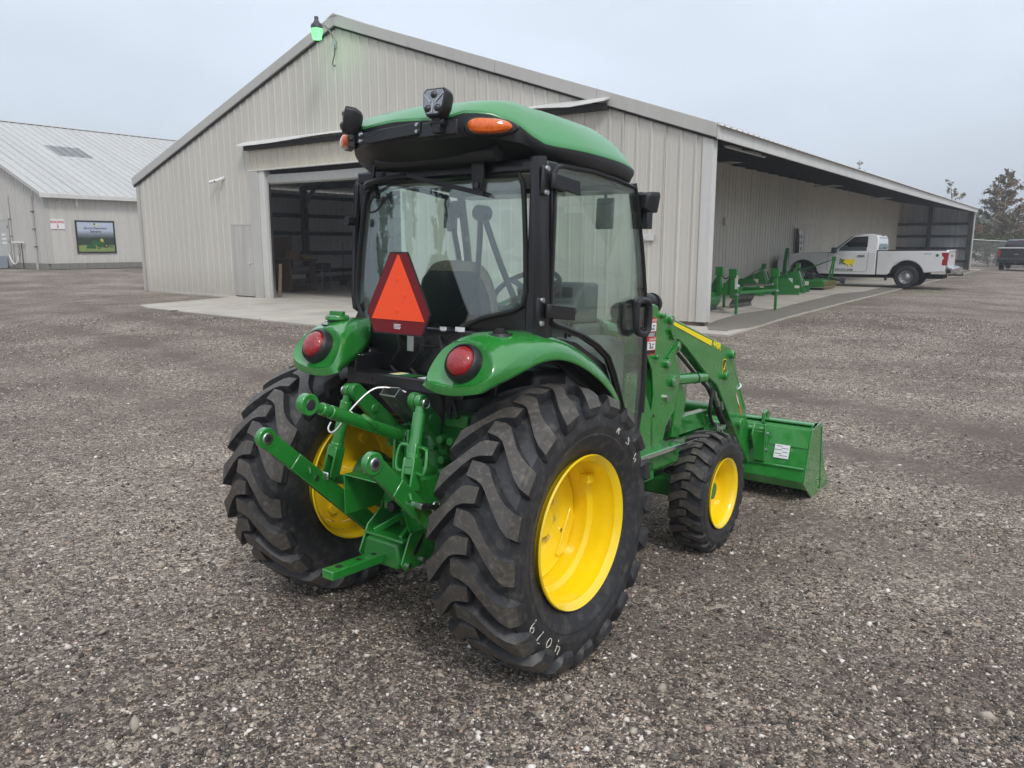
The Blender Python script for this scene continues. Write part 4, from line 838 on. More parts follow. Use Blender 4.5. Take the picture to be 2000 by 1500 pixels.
# pto shield, stub shaft, drawbar
q = M(); q.bb((-.165, -.49, .781), (.165, -.20, .787)); q.prism([(-.165, -.49, .781), (-.165, -.20, .781), (-.165, -.20, .66), (-.165, -.28, .60), (-.165, -.48, .595)], (.005, 0, 0)); q.prism([(.160, -.49, .781), (.160, -.20, .781), (.160, -.20, .62), (.160, -.28, .56), (.160, -.40, .56)], (.005, 0, 0)); q.bb((-.10, -.30, .60), (-.03, -.295, .781)); tp('pto_shield', q, GREEN, bev=.0025)
q = M(); q.cyl((0, -.18, .64), (0, -.36, .64), .024, n=16); q.cyl((0, -.18, .64), (0, -.26, .64), .04, n=16); tp('pto_shaft', q, BLACK, bev=.004)
q = M(); q.bb((-.03, -.722, .408), (.038, -.05, .447)); db = tp('drawbar', q, GREEN, bev=.004)
for y in (-.66, -.55, -.46): q = M(); q.cyl((.004, y, .4475), (.004, y, .4485), .016 if y < -.6 else .012, n=18); tp('hole', q, INK, db)
q = M(); q.loft([[(x, y, z) for x, z in ((-.10, .385), (.11, .385), (.12, .43), (.10, .50), (-.09, .50), (-.11, .43))] for y in (-.42, -.31)]); tp('drawbar_clamp', q, GREEN_C, bev=.012)
for s, x in ((-1, -.13), (1, .135)):
    q = M(); q.prism([(x, -.43, .42), (x, -.40, .385), (x, -.26, .39), (x, -.18, .46), (x, -.16, .70), (x, -.26, .70), (x, -.30, .60), (x, -.38, .54)], (.010, 0, 0)); hp = tp('drawbar_hanger', q, GREEN, bev=.004)
    q = M(); q.bar((x+.0105, -.35, .45), (x+.0105, -.29, .53), .002, .022, up=(0, 1, 0)); tp('slot', q, INK, hp)
    for y, z in ((-.39, .41), (-.30, .415)): q = M(); q.cyl((x-.01, y, z), (x+.024, y, z), .013, n=6); tp('bolt', q, STEEL, hp)
q = M(); q.bb((-.12, -.40, .501), (.12, -.22, .515)); q.bar((-.08, -.38, .515), (.0, -.20, .60), .02, .03); q.bar((.09, -.38, .515), (.05, -.20, .60), .02, .03); tp('hitch_plate', q, GREEN, bev=.003)

# ---- fenders
FS = [(-.44, [(.256, 1.236), (.245, 1.388), (.32, 1.422), (.44, 1.432), (.565, 1.392), (.618, 1.300), (.545, 1.236)]),
      (-.38, [(.270, 1.262), (.282, 1.413), (.36, 1.440), (.47, 1.445), (.575, 1.41), (.632, 1.335), (0.619, 1.253)]),
      (-.30, [(.29, 1.285), (.32, 1.43), (.39, 1.452), (.49, 1.455), (.59, 1.425), (.647, 1.365), (0.649, 1.298)]),
      (-.20, [(.33, 1.32), (.36, 1.44), (.42, 1.46), (.51, 1.46), (.60, 1.44), (.652, 1.39), (0.659, 1.333)]),
      (-.08, [(.42, 1.36), (.43, 1.445), (.46, 1.46), (.53, 1.46), (.61, 1.443), (.656, 1.402), (0.664, 1.350)]),
      (.06, [(.50, 1.37), (.50, 1.43), (.52, 1.445), (.56, 1.44), (.62, 1.42), (.656, 1.383), (0.664, 1.330)]),
      (.20, [(.52, 1.31), (.52, 1.375), (.54, 1.39), (.57, 1.388), (.62, 1.37), (.656, 1.335), (0.664, 1.283)]),
      (.34, [(.54, 1.23), (.54, 1.31), (.555, 1.325), (.58, 1.325), (.625, 1.305), (.656, 1.265), (0.664, 1.213)]),
      (.45, [(.55, 1.15), (.55, 1.235), (.565, 1.25), (.59, 1.25), (.63, 1.23), (.656, 1.19), (0.664, 1.138)]),
      (.53, [(.555, 1.06), (.555, 1.14), (.57, 1.155), (.6, 1.155), (.635, 1.14), (.656, 1.105), (0.664, 1.053)])]
NOSE = [(.258, 1.228), (.292, 1.388), (.36, 1.414), (.46, 1.424), (.575, 1.395), (.632, 1.300), (.575, 1.228), (.49, 1.208), (.405, 1.200), (.315, 1.208)]
def fender():
    q = M(); ny = lambda z: -.452+.53*(z-1.22); full = [Vector((x, ny(z)+.004, z)) for x, z in NOSE]; c = Vector((.435, ny(1.315), 1.315)); fn_ = Vector((0, -.883, .468))
    r1 = [c+(p-c)*.93+fn_*.012+Vector((0, 0, .022 if p.z < 1.24 else 0)) for p in full]; r2 = [c+(p-c)*.66-fn_*.002 for p in full]
    o = len(q.v); n = len(full); q.v += [tuple(p) for p in full+r1+r2]+[tuple(c-fn_*.006)]
    for i in range(n):
        j = (i+1) % n
        for a in (0, 1): q.f.append((o+a*n+i, o+a*n+j, o+(a+1)*n+j, o+(a+1)*n+i))
        q.f.append((o+2*n+i, o+2*n+j, o+3*n))
    base = o
    # body: reuse the first ring's seven points
    ids = [o+i for i in range(7)]
    for y, pr in FS[2:]:
        s = len(q.v); q.v += [(x, y, z) for x, z in pr]; new = [s+i for i in range(7)]
        for i in range(6): q.f.append((ids[i], ids[i+1], new[i+1], new[i]))
        ids = new
    # return flange of the nose underneath
    s = len(q.v); q.v += [(p.x*.98+.01, -.40, p.z+.012) for p in full[6:]+[full[0]]]; src = [o+6, o+7, o+8, o+9, o]
    for i in range(4): q.f.append((src[i], src[i+1], s+i+1, s+i))
    q.mi = [0]*len(q.f); return q
fR, fL = both('fender', fender, GREEN, sub=2)
for f_ in (fR, fL):
    me_ = f_.data; cr = me_.attributes.new('crease_edge', 'FLOAT', 'EDGE'); nose = set(range(10, 20)); val = []
    for e_ in me_.edges: a_, b_ = e_.vertices; val.append(.7 if a_ in nose and b_ in nose else (.6 if a_ in (0, 6, 7, 8, 9) and b_ in (0, 6, 7, 8, 9) else 0.0))
    cr.data.foreach_set('value', val)
    so = f_.modifiers.new('thickness', 'SOLIDIFY'); so.thickness = .006; so.offset = -1
inner = lambda: (lambda q: (q.grid([[(x+.0, y, z-.03) for y, pr in FS[2:] for x, z in [pr[0]]], [(pr[6][0]-.03, y, pr[6][1]+.02) for y, pr in FS[2:]]]), q)[-1])(M())
both('fender_liner', inner, BLACK)
def tail(side):
    P = Vector((side*.446, -.405, 1.333)); ax = Vector((side*.04, -.88, .45)).normalized()
    q = M(); q.lathe([(-.03, .0), (-.03, .084), (.004, .083), (.024, .076), (.030, .068), (.022, .063), (.022, 0)], P, ax, 36); b = tp('taillight_bezel', q, BLACK)
    q = M(); q.lathe([(.020, .0645), (.034, .060), (.046, .047), (.053, .026), (.055, .0)], P, ax, 36); tp('red_lens', q, REDLENS, b)
tail(1); tail(-1)
q = M(); q.lathe([(-.02, 0), (-.02, .076), (.008, .074), (.010, .066), (.002, .058), (.002, .046), (0.028, .046), (.028, 0)], (-.47, -.265, 1.420), (0, 0, 1), 28); nk = tp('filler_neck', q, BLACK)
q = M(); q.lathe([(.03, 0), (.03, .055), (.034, .058), (.05, .056), (.054, .050), (.054, 0)], (-.47, -.265, 1.420), (0, 0, 1), 28)
q.bar((-.47-.045, -.265, 1.482), (-.47+.045, -.265, 1.482), .022, .022); tp('fuel_cap', q, GREEN, nk, bev=.003)
q = M(); q.lathe([(-.01, 0), (-.01, .034), (.006, .034), (.006, .02), (.018, .019), (.018, 0)], (.50, -.24, 1.452), (0, 0, 1), 20); q.lathe([(-.012, 0), (-.012, .055), (.001, .05), (.001, 0)], (.50, -.24, 1.45), (0, 0, 1), 20); tp('breather_cap', q, BLACK)

# ---- cab: roof
def plan(th, k=1.0, rear=0.0, front=0.0, side=0.0):
    c, s = math.cos(th), math.sin(th); n_ = 3.0 if s > 0 else 2.25; r = (abs(c)**n_+abs(s)**n_)**(-1/n_)
    x, y = r*c*(.618-side)*k, r*s
    yy = .30+(y*(.665-front) if y > 0 else y*(.665-rear))*k
    return x, yy
def zed(th):
    x, y = plan(th); z = 2.232-.045*max(0, math.sin(th))**3
    zr = float(np.interp(abs(x), [0, .24, .31, .40, .49, .56, .61], [2.316, 2.308, 2.336, 2.336, 2.300, 2.252, 2.232])); w = max(0, min(1, -y/.16)); w = w*w*(3-2*w)
    return z*(1-w)+zr*w
NT = 72
TH = [2*math.pi*i/NT for i in range(NT)]
def zdome(x, y, ze, rho): 
    hump = .022*math.exp(-((abs(x)-.40)/.09)**2-((y+.10)/.22)**2)
    sag = .05*max(0, (y-.55)/.42)**2
    return ze+(2.440-sag-ze)*(1-rho**4.8)+hump*(1-rho**8)
q = M(); rings = []
for rho in (1.012, 1.0, .975, .93, .86, .75, .6, .42, .2, .02):
    rg = []
    for th in TH:
        x, y = plan(th, min(rho, 1.0)); ze = zed(th); z = zdome(x, y, ze, min(rho, 1)) if rho <= 1 else ze-.006
        rg.append((x, y, z))
    rings.append(rg)
q.loft(rings, caps=False); tp('roof', q, GREEN_R, ang=60)
q = M(); rings = []
for k_, zf, rr, fr, sd in ((.995, lambda th: zed(th)+.004, 0, 0, 0), (1.0, lambda th: zed(th)-.012, 0, 0, 0), (.995, lambda th: 2.20+.4*(zed(th)-2.232), .015, .01, 0), (.985, lambda th: 2.172+.25*(zed(th)-2.232), .12, .02, .0), (.965, lambda th: 2.155, .22, .03, .005), (.90, lambda th: 2.150, .26, .04, .01), (.5, lambda th: 2.150, .1, .0, 0), (.02, lambda th: 2.152, 0, 0, 0)):
    rings.append([(*plan(th, k_, rr, fr, sd), zf(th)) for th in TH])
q.loft(rings, caps=False); rb = tp('roof_underside', q, BLACK, ang=50)
q = M(); q.prism([(-.205, -.372, 2.232), (.16, -.378, 2.248), (.16, -.378, 2.297), (-.205, -.372, 2.281)], (0, .012, 0)); q.bb((.15, -.372, 2.235), (.35, -.36, 2.29)); q.bb((-.28, -.366, 2.245), (-.20, -.355, 2.29)); lb = tp('light_bracket', q, BLACKM, bev=.003)
for x, z in ((-.19, 2.272), (-.19, 2.245), (.145, 2.284), (.145, 2.258)): q = M(); q.cyl((x, -.374 if x < 0 else -.379, z), (x, -.386, z), .0085, .007, 12); tp('bolt', q, STEEL, lb)
q = M(); q.cyl((-.30, -.16, 2.19), (.40, -.16, 2.19), .035, n=16); tp('air_duct', q, BLACK)
def work_light(P, yaw, lab):
    rot = Matrix.Rotation(yaw, 4, 'Z') @ Matrix.Rotation(R(-8), 4, 'X'); mt = Matrix.Translation(P) @ rot
    prof = [(-.045, .055), (.045, .055), (.057, .040), (.050, -.020), (.030, -.055), (-.030, -.055), (-.050, -.020), (-.057, .040)]
    q = M(); q.loft([[(x*k, y, z*k) for x, z in prof] for y, k in ((-.030, .95), (-.026, 1.0), (.015, 1.0), (.04, .8), (.05, .55))]); o = tp('work_light', q.moved(mt), BLACK, bev=.003, label=lab)
    q = M(); q.prism([(x*.86, -.0315, z*.86) for x, z in prof], (0, .002, 0)); tp('reflector', q.moved(mt), LEDGREY, o)
    for x, z in ((0, .028), (-.024, -.026), (.024, -.026)): q = M(); q.lathe([(.0, .015), (.006, .012), (.010, .006), (.011, 0)], (x, -.032, z), (0, -1, 0), 16); tp('led', q.moved(mt), DARKST, o)
    q = M()
    for a_, b_ in (((-.012, -.0335, -.002), (-.044, -.0335, .03)), ((.012, -.0335, -.002), (.044, -.0335, .03)), ((0, -.0335, -.002), (0, -.0335, -.045))): q = M(); q.bar(a_, b_, .004, .004); tp('reflector_rib', q.moved(mt), STEEL, o)
    q = M(); q.bar((0, .01, -.05), (0, .02, -.11), .04, .03, up=(0, 1, 0)); q.cyl((-.03, .01, -.07), (.03, .01, -.07), .014, n=10); tp('swivel', q.moved(mt), BLACK, o, bev=.003)
work_light(Vector((.262, -.385, 2.352)), 0.10, 'rear work light facing the camera'); work_light(Vector((-.265, -.37, 2.335)), -.75, 'rear work light turned to the left')
def front_light(P, yaw):
    rot = Matrix.Rotation(yaw, 4, 'Z'); mt = Matrix.Translation(P) @ rot; q = M(); q.loft([[(x*k, y, z*k) for x, z in ((-.045, .05), (.045, .05), (.05, .03), (.035, -.05), (-.035, -.05), (-.05, .03))] for y, k in ((-.05, .6), (-.03, .9), (.03, 1), (.04, .95))]); o = tp('front_work_light', q.moved(mt), BLACK, bev=.004)
    q = M(); q.bb((-.02, -.03, -.13), (.03, .01, -.05)); q.bb((-.05, -.02, -.11), (-.02, .0, .05)); tp('bracket', q.moved(mt), BLACKM, o, bev=.004)
front_light(Vector((.632, .745, 2.07)), -.2); front_light(Vector((-.632, .745, 2.07)), .2)
def amber(s):
    mt = Matrix.Translation((s*.405, -.258, 2.277)) @ Matrix.Rotation(s*R(34), 4, 'Z')
    q = M(); pts = []
    for k, yy in ((1.0, 0), (.97, -.018), (.80, -.030), (.4, -.036)):
        pts.append([(s*k*(math.copysign(abs(math.cos(t))**.55, math.cos(t))*(.072 if math.cos(t) < 0 else .112)), yy, .031*k*math.sin(t)*(1-.25*max(0, math.cos(t)))) for t in np.linspace(0, 2*math.pi, 28)[:-1]])
    q.loft(pts); o = tp('turn_signal', q.moved(mt), AMBER, label='amber turn signal')
    q = M(); q.loft([[(p[0]*k, y, p[2]*k) for p in pts[0]] for y, k in ((.02, 1.22), (-.004, 1.16), (-.006, 1.02))]); tp('signal_housing', q.moved(mt), BLACK, o)
amber(1); amber(-1)
# ---- cab: frame and glass
def post(name, pts, w, m=BLACKM, **k): 
    q = M(); q.tube(smooth_path(pts, 6), w, 10); return tp(name, q, m, **k)
for s in (1, -1):
    if s > 0: post('rear_post', [(.575, -.055, 1.40), (.578, -.065, 1.6), (.572, -.085, 1.9), (.560, -.10, 2.17)], .036)
    else: post('rear_post', [(-.572, .03, 1.40), (-.575, .02, 1.6), (-.565, .0, 1.9), (-.55, -.02, 2.17)], .03)
    q = M(); q.loft([[(s*x, y+(0 if s > 0 else .05), z) for x, y in ((.500 if s > 0 else .55, -.075), (.59, -.075), (.60, .0), (.54, .02))] for z in (1.40, 1.75, 2.16)]); tp('rear_pillar', q, BLACKM, bev=.01)
    post('front_post', [(s*.575, .90, 1.0), (s*.58, .885, 1.3), (s*.572, .83, 1.75), (s*.555, .72, 2.16)], .024)
    q = M(); q.prism([(s*.585, -.02, 1.44), (s*.585, .22, 1.40), (s*.585, .50, 1.28), (s*.585, .62, 1.08), (s*.585, .80, .86), (s*.585, .72, .78), (s*.585, .50, .95), (s*.585, .40, 1.15), (s*.585, .1, 1.30), (s*.585, -.05, 1.33)], (-s*.03, 0, 0)); tp('cab_side_sill', q, BLACKM, bev=.005)
q = M(); q.bb((-.54, -.085, 2.115), (.54, -.02, 2.17)); tp('rear_header', q, BLACKM, bev=.012)
def bow(x): return -.065-.045*(1-(x/.55)**2)
rg_out = [(.455, 2.108), (.476, 2.07), (.495, 1.82), (.505, 1.62), (.49, 1.562), (.44, 1.535), (.36, 1.515), (.28, 1.495), (.19, 1.45), (.11, 1.395), (.05, 1.355)]
rg_left = [(-.10, 1.345), (-.30, 1.36), (-.415, 1.385), (-.49, 1.45), (-.545, 1.53), (-.552, 1.60), (-.525, 1.82), (-.49, 2.0), (-.462, 2.085), (-.44, 2.11)]
ring_r = rg_out+rg_left
def pane(yf):
    q = M(); zr, xr = [p[1] for p in rg_out][::-1], [p[0] for p in rg_out][::-1]; zl, xl = [p[1] for p in rg_left], [p[0] for p in rg_left]; rows = []
    for z in np.linspace(1.345, 2.108, 20):
        a_, b_ = np.interp(z, zl, xl), np.interp(z, zr, xr); rows.append([(a_+(b_-a_)*u, yf(a_+(b_-a_)*u), z) for u in np.linspace(0, 1, 15)])
    q.grid(rows); return q
o = tp('rear_window', pane(bow), GLASS, ang=60); so = o.modifiers.new('t', 'SOLIDIFY'); so.thickness = .005
RWIN = o
q = M(); q.tube([Vector((x, bow(x)-.003, z)) for x, z in ring_r], .011, 8, closed=True); tp('window_seal', q, SEAL, RWIN)
q = M(); lo = [p for p in rg_out if p[1] < 1.57]
q.grid([[(x, bow(x)+.004, z) for x, z in lo], [(x+(.03 if x > .3 else .0)+.05, -.06, z-.11) for x, z in lo]]); both('rear_quarter_panel', lambda: q, BLACKM)
# wiper, washer, latch, hinges on the rear window
q = M(); q.tube(smooth_path([(-.42, -.13, 2.085), (-.36, -.15, 2.105), (-.2, -.145, 2.125), (-.13, -.14, 2.125)], 4), [.02, .02, .02, .018, .016, .014, .012, .011, .010, .009, .008, .008, .008], 8); wa = tp('wiper_arm', q, BLACK)
q = M(); q.bar((-.14, -.14, 2.128), (.30, -.125, 2.03), .014, .016); q.bar((-.14, -.126, 2.12), (.32, -.115, 2.02), .006, .012); tp('wiper_blade', q, BLACK, wa)
q = M(); q.cyl((-.41, -.08, 2.08), (-.41, -.14, 2.08), .02, n=12); q.bar((-.395, -.12, 2.08), (-.375, -.12, 2.22), .022, .012, up=(0, 1, 0)); q.cyl((-.37, -.13, 2.05), (-.37, -.10, 2.05), .016, n=10); tp('wiper_motor', q, BLACK, wa)
q = M(); q.tube(smooth_path([(-.37, -.13, 2.04), (-.41, -.125, 2.0), (-.40, -.125, 1.97), (-.35, -.13, 1.975), (-.32, -.13, 2.0), (-.31, -.12, 2.04)], 5), .005, 6); tp('washer_hose', q, SEAL, wa)
q = M(); q.prism([(.225, -.135, 2.225), (.285, -.135, 2.225), (.292, -.12, 2.12), (.282, -.115, 2.045), (.268, -.115, 2.035), (.242, -.115, 2.035), (.228, -.115, 2.045), (.222, -.12, 2.12)], (0, .014, 0)); la = tp('window_latch', q, BLACKM, bev=.004)
q = M(); q.cyl((.256, -.116, 2.068), (.256, -.124, 2.068), .014, n=6); tp('bolt', q, DARKST, la)
q = M(); q.cyl((-.545, -.10, 1.93), (-.545, -.145, 1.93), .022, n=14); tp('window_stop', q, BLACK)
# doors
DO = [(-.035, 2.115), (-.02, 2.135), (.02, 2.145), (.25, 2.153), (.48, 2.143), (.655, 2.128), (.69, 2.05), (.769, 1.81), (.812, 1.65), (.833, 1.554), (.85, 1.30), (.852, 1.02), (.835, .93), (.80, .885), (.76, .90), (.69, .985), (.595, 1.135), (.53, 1.24), (.46, 1.325), (.35, 1.385), (.209, 1.436), (.08, 1.468), (.0, 1.485), (-.03, 1.50), (-.04, 1.56), (-.04, 1.9)]
def dx_(y, z): return .602+.012*(1-((y-.4)/.45)**2)+.008*math.sin(math.pi*np.clip((z-.9)/1.25, 0, 1))
for s in (1, -1):
    q = M(); q.prism([(s*(dx_(y, z)), y, z) for y, z in DO], (-s*.005, 0, 0)); d_ = tp('door', q, GLASS, ang=0, label='right glass door' if s > 0 else 'left glass door')
    q = M(); q.tube([Vector((s*(dx_(y, z)+.001), y, z)) for y, z in DO], .0075, 6, closed=True); tp('door_seal', q, SEAL, d_)
    q = M(); q.tube([Vector((s*(dx_(y, z)-.014), y+.004*(1 if y < .3 else -1), z)) for y, z in DO], .016, 6, closed=True); tp('door_frame', q, BLACKM)
    for z in ((2.075, 1.545) if s > 0 else ()):
        q = M(); q.bb((s*.598, -.135, z-.06), (s*.612, -.085, z+.055)); h_ = tp('door_hinge', q, BLACKM, bev=.006)
        for zz in (z-.05, z+.045): q = M(); q.cyl((s*.612, -.11, zz), (s*.622, -.11, zz), .012, .010, 12); tp('bolt', q, STEEL, h_)
        q = M(); q.cyl((s*.625, -.082, z-.03), (s*.625, -.082, z+.03), .012, n=10); q.prism([(s*.620, -.08, z-.027), (s*.620, -.08, z+.03), (s*.634, .09, z+.018), (s*.634, .10, z-.042)], (s*.016, 0, 0)); tp('hinge_leaf', q, BLACKM, h_, bev=.006)
    # outer grab handle with the dark lock plate behind the glass
    q = M(); H = [(.655, 1.578), (.70, 1.590), (.755, 1.588), (.785, 1.565), (.792, 1.50), (.785, 1.445), (.755, 1.425), (.70, 1.428), (.668, 1.445), (.655, 1.50)]
    q.tube(smooth_path([(s*.652, y, z) for y, z in H]+[(s*.652, *H[0])], 4)[:-1], .017, 10, closed=True); hd = tp('grab_handle', q, BLACK, d_)
    q = M(); q.cyl((s*.612, .77, 1.575), (s*.655, .77, 1.575), .018, n=10); q.cyl((s*.612, .77, 1.44), (s*.655, .77, 1.44), .018, n=10); tp('handle_foot', q, BLACK, hd)
    q = M(); q.prism([(s*.592, .70+.105*math.cos(t)+.02*math.sin(t), 1.50+.095*math.sin(t)) for t in np.linspace(0, 2*math.pi, 24)[:-1]], (-s*.012, 0, 0)); tp('lock_plate', q, BLACK, d_)
# windscreen
q = M(); rows = []
for z in np.linspace(1.20, 2.15, 10): rows.append([(x, .985-.11*(x/.56)**2-.16*((z-1.2)/.95)**1.6, z) for x in np.linspace(-.56, .56, 13)])
q.grid(rows); o = tp('windscreen', q, GLASS, ang=60); so = o.modifiers.new('t', 'SOLIDIFY'); so.thickness = .005
q = M(); q.bb((-.54, .60, 2.12), (.54, .80, 2.155)); tp('front_header', q, BLACKM, bev=.01)
# ---- cab interior
q = M(); q.bb((-.57, .0, .92), (.57, .92, .97)); tp('cab_floor', q, BLACK)
q = M(); q.bb((-.55, -.04, .97), (.55, .22, 1.28)); tp('seat_base', q, BLACK, bev=.03)
TWEED = mat('tweed_fabric', (.20, .17, .12), .9, var=.55, vscale=130)
sect = lambda w, y, z, d_: [(-w, y, z), (-w*.9, y-d_, z), (0, y-d_*1.25, z), (w*.9, y-d_, z), (w, y, z), (w*.85, y+.03, z), (0, y+.012, z), (-w*.85, y+.03, z)]
q = M(); q.loft([sect(w, y, z, d_) for z, w, y, d_ in ((1.33, .23, .14, .05), (1.45, .245, .11, .05), (1.58, .24, .085, .05), (1.68, .215, .07, .045), (1.735, .16, .065, .04), (1.755, .09, .062, .03))]); sb_ = tp('seat_back', q, TWEED, sub=1, label='tweed seat back with black rear shell')
q = M(); q.loft([[(x*.90, y-.032, z+.002) for x, y, z in sect(w, y, z, d_)[:5]]+[(x*.8, y-.01, z) for x, y, z in reversed(sect(w, y, z, d_)[1:4])] for z, w, y, d_ in ((1.30, .23, .14, .05), (1.45, .235, .11, .05), (1.58, .23, .085, .05), (1.66, .20, .07, .045), (1.70, .14, .066, .04))]); tp('seat_shell', q, FOAM, sb_)
q = M(); q.bb((-.24, .12, 1.27), (.24, .58, 1.36)); tp('seat_cushion', q, TWEED, bev=.04, seg=3)
q = M(); c = Vector((-.02, .66, 1.62)); ax = Vector((0, -.55, .83)).normalized(); ux = Vector((1, 0, 0)); uy = ax.cross(ux)
q.tube([c+(ux*math.cos(t)+uy*math.sin(t))*.185 for t in np.linspace(0, 2*math.pi, 33)[:-1]], .015, 8, closed=True); sw = tp('steering_wheel', q, BLACK)
q = M()
for t in (0, 2.1, 4.2): q.bar(c, c+(ux*math.cos(t+.5)+uy*math.sin(t+.5))*.18, .03, .012, up=ax)
q.cyl(c-ax*.03, c+ax*.015, .05, n=16); q.cyl(c-ax*.35, c, .03, n=12); tp('steering_column', q, BLACK, sw)
q = M(); q.loft([[(x, y, z) for x, y in ((-.14, .74), (.26, .74), (.27, .98), (-.14, .98))] for z in (.97, 1.45)]); q.loft([[(x, y, z) for x, y in ((-.12, .70+d), (.25, .70+d), (.26, .96), (-.12, .96))] for z, d in ((1.45, 0), (1.60, .05), (1.67, .14))]); tp('dashboard', q, GREYP, bev=.02)
q = M(); q.cyl((.10, .742, 1.60), (.10, .735, 1.597), .045, n=20); q.box((.19, .742, 1.615), (.06, .008, .05)); tp('gauge', q, INK)
q = M(); q.loft([[(x, y, z) for x, y in ((.30, .15), (.54, .15), (.54, .80), (.30, .86))] for z in (.97, 1.40)]); tp('side_console', q, GREYP, bev=.06, seg=3)
q = M(); q.loft([[(x, y, z) for x, y in ((-.54, .05), (-.32, .05), (-.32, .70), (-.54, .70))] for z in (.97, 1.36)]); tp('side_console', q, BLACK, bev=.05)
for x, y in ((.36, .3), (.42, .38), (.38, .48)): q = M(); q.cyl((x, y, 1.38), (x+.02, y-.01, 1.52), .008, n=8); q.sphere((x+.02, y-.01, 1.53), .022, 10, 6); tp('lever', q, BLACK)
q = M(); q.tube(smooth_path([(.06, .02, 1.52), (.16, .0, 1.60), (.19, -.01, 1.8), (.20, -.02, 1.95)], 5), .013, 8); q.tube(smooth_path([(.40, .05, 1.50), (.30, .0, 1.75), (.22, -.02, 1.95)], 5), .014, 8); q.cyl((.21, -.05, 1.96), (.21, .01, 1.96), .035, n=14); tp('window_strut', q, BLACK)
q = M(); q.box((.34, .84, 2.03), (.105, .02, .16)); mr_ = tp('interior_mirror', q, GREYP, bev=.03, seg=3); q = M(); q.cyl((.34, .84, 2.10), (.36, .80, 2.15), .008, n=8); tp('mirror_stalk', q, BLACK, mr_)
q = M(); q.grid([[(x, y, 2.142) for x in (-.52, 0, .52)] for y in (-.08, .4, .78)]); tp('headliner', q, GREYP)
for k, (x, z) in enumerate(((.10, 1.43), (.20, 1.435))): q = M(); q.box((x-.16+.14, -.118, z-.0), (.04 if k == 0 else .055, .002, .035)); q.box((x-.16+.14, -.1195, z+.002), (.028, .001, .012)); tp('window_sticker', q, WHITE, RWIN)
# ---- slow-moving-vehicle triangle
SC = Vector((-.080, -.25, 1.555)); sm = lambda x, z, y=0: (SC.x+x, SC.y+y, SC.z+z)
out = [(-.200, -.05), (-.155, -.150), (.155, -.150), (.200, -.05), (.055, .222), (-.055, .222)]
q = M(); q.prism([sm(x, z, .002) for x, z in out], (0, .006, 0)); smv = tp('slow_vehicle_sign', q, INK, label='orange triangle sign with dark red border')
q = M(); q.prism([sm(x*.965, z*.965+.001, 0) for x, z in out], (0, .002, 0)); tp('red_border', q, REDREF, smv)
q = M(); q.prism([sm(-.166, -.083, -.002), sm(.166, -.083, -.002), sm(.004, .208, -.002), sm(-.004, .208, -.002)], (0, .002, 0)); tp('orange_triangle', q, ORANGE, smv)
for x, z in ((0, .10), (.0, -.04), (.045, .03)): q = M(); q.cyl(sm(x, z, -.002), sm(x, z, -.006), .007, n=10); tp('rivet', q, ORANGE, smv)
q = M(); [q.box(sm(0, -.103-.006*k, -.001), (.045-.008*(k % 2), .001, .003)) for k in range(4)]; tp('fine_print', q, WHITE, smv)
q = M(); q.bar((-.08, -.245, 1.44), (-.05, -.13, 1.40), .03, .02); q.bb((-.075, -.19, 1.33), (-.035, -.12, 1.42)); tp('sign_bracket', q, STEEL, smv)
# ---- bonnet, exhaust, footsteps
q = M(); q.loft([[(x*w_, y, z) for x, z in ((-1, .72), (-1, zt-.14), (-.86, zt-.04), (-.5, zt), (.5, zt), (.86, zt-.04), (1, zt-.14), (1, .72))] for y, w_, zt in ((1.0, .32, 1.50), (1.5, .31, 1.44), (2.0, .28, 1.33), (2.25, .24, 1.22), (2.33, .2, 1.05))]); bn = tp('bonnet', q, GREEN, bev=.02, seg=3)
q = M(); q.bb((.322, 1.08, 1.345), (.326, 1.75, 1.425)); tp('name_stripe', q, DECAL_Y, bn)
text('lettering', 'JOHN DEERE', .075, DGINK, bn, frame((.3262, 1.12, 1.358), (0, 1, 0), (0, 0, 1)))
q = M(); q.tube(smooth_path([(.22, 1.30, 1.30), (.24, 1.42, 1.50), (.25, 1.52, 1.565), (.25, 1.62, 1.55)], 5), .055, 14); q.lathe([(.0, .05), (.0, .068), (.03, .068), (.03, .05)], (.25, 1.60, 1.555), (0, 1, -.2), 18, closed_prof=True); q.cyl((.20, 1.3, 1.5), (.20, 1.5, 1.52), .06, n=16); tp('exhaust', q, BLACK)
def step():
    q = M(); q.bb((.34, .92, .70), (.55, 1.52, .735)); q.bb((.32, .90, .60), (.50, 1.6, .70)); return q
stR, stL = both('footstep', step, GREEN, bev=.01)
both('step_edge', lambda: (lambda q: (q.bb((.551, .95, .712), (.556, 1.75, .730)), q)[-1])(M()), CHROME)
both('side_shield', lambda: (lambda q: (q.prism([(.50, .82, .55), (.50, 1.28, .55), (.50, 1.2, .95), (.50, 1.02, 1.20), (.50, .88, 1.20)], (-.02, 0, 0)), q)[-1])(M()), GREEN, bev=.006)
both('fuel_tank', lambda: (lambda q: (q.bb((.20, .55, .48), (.46, 1.0, .72)), q)[-1])(M()), BLACK, bev=.04)
q = M(); q.bb((.43, 1.42, .80), (.47, 1.52, .98)); [q.cyl((.47, 1.47, z), (.478, 1.47, z), .01, n=8) for z in (.84, .89, .94)]; tp('valve_cover', q, BLACK, bev=.006)

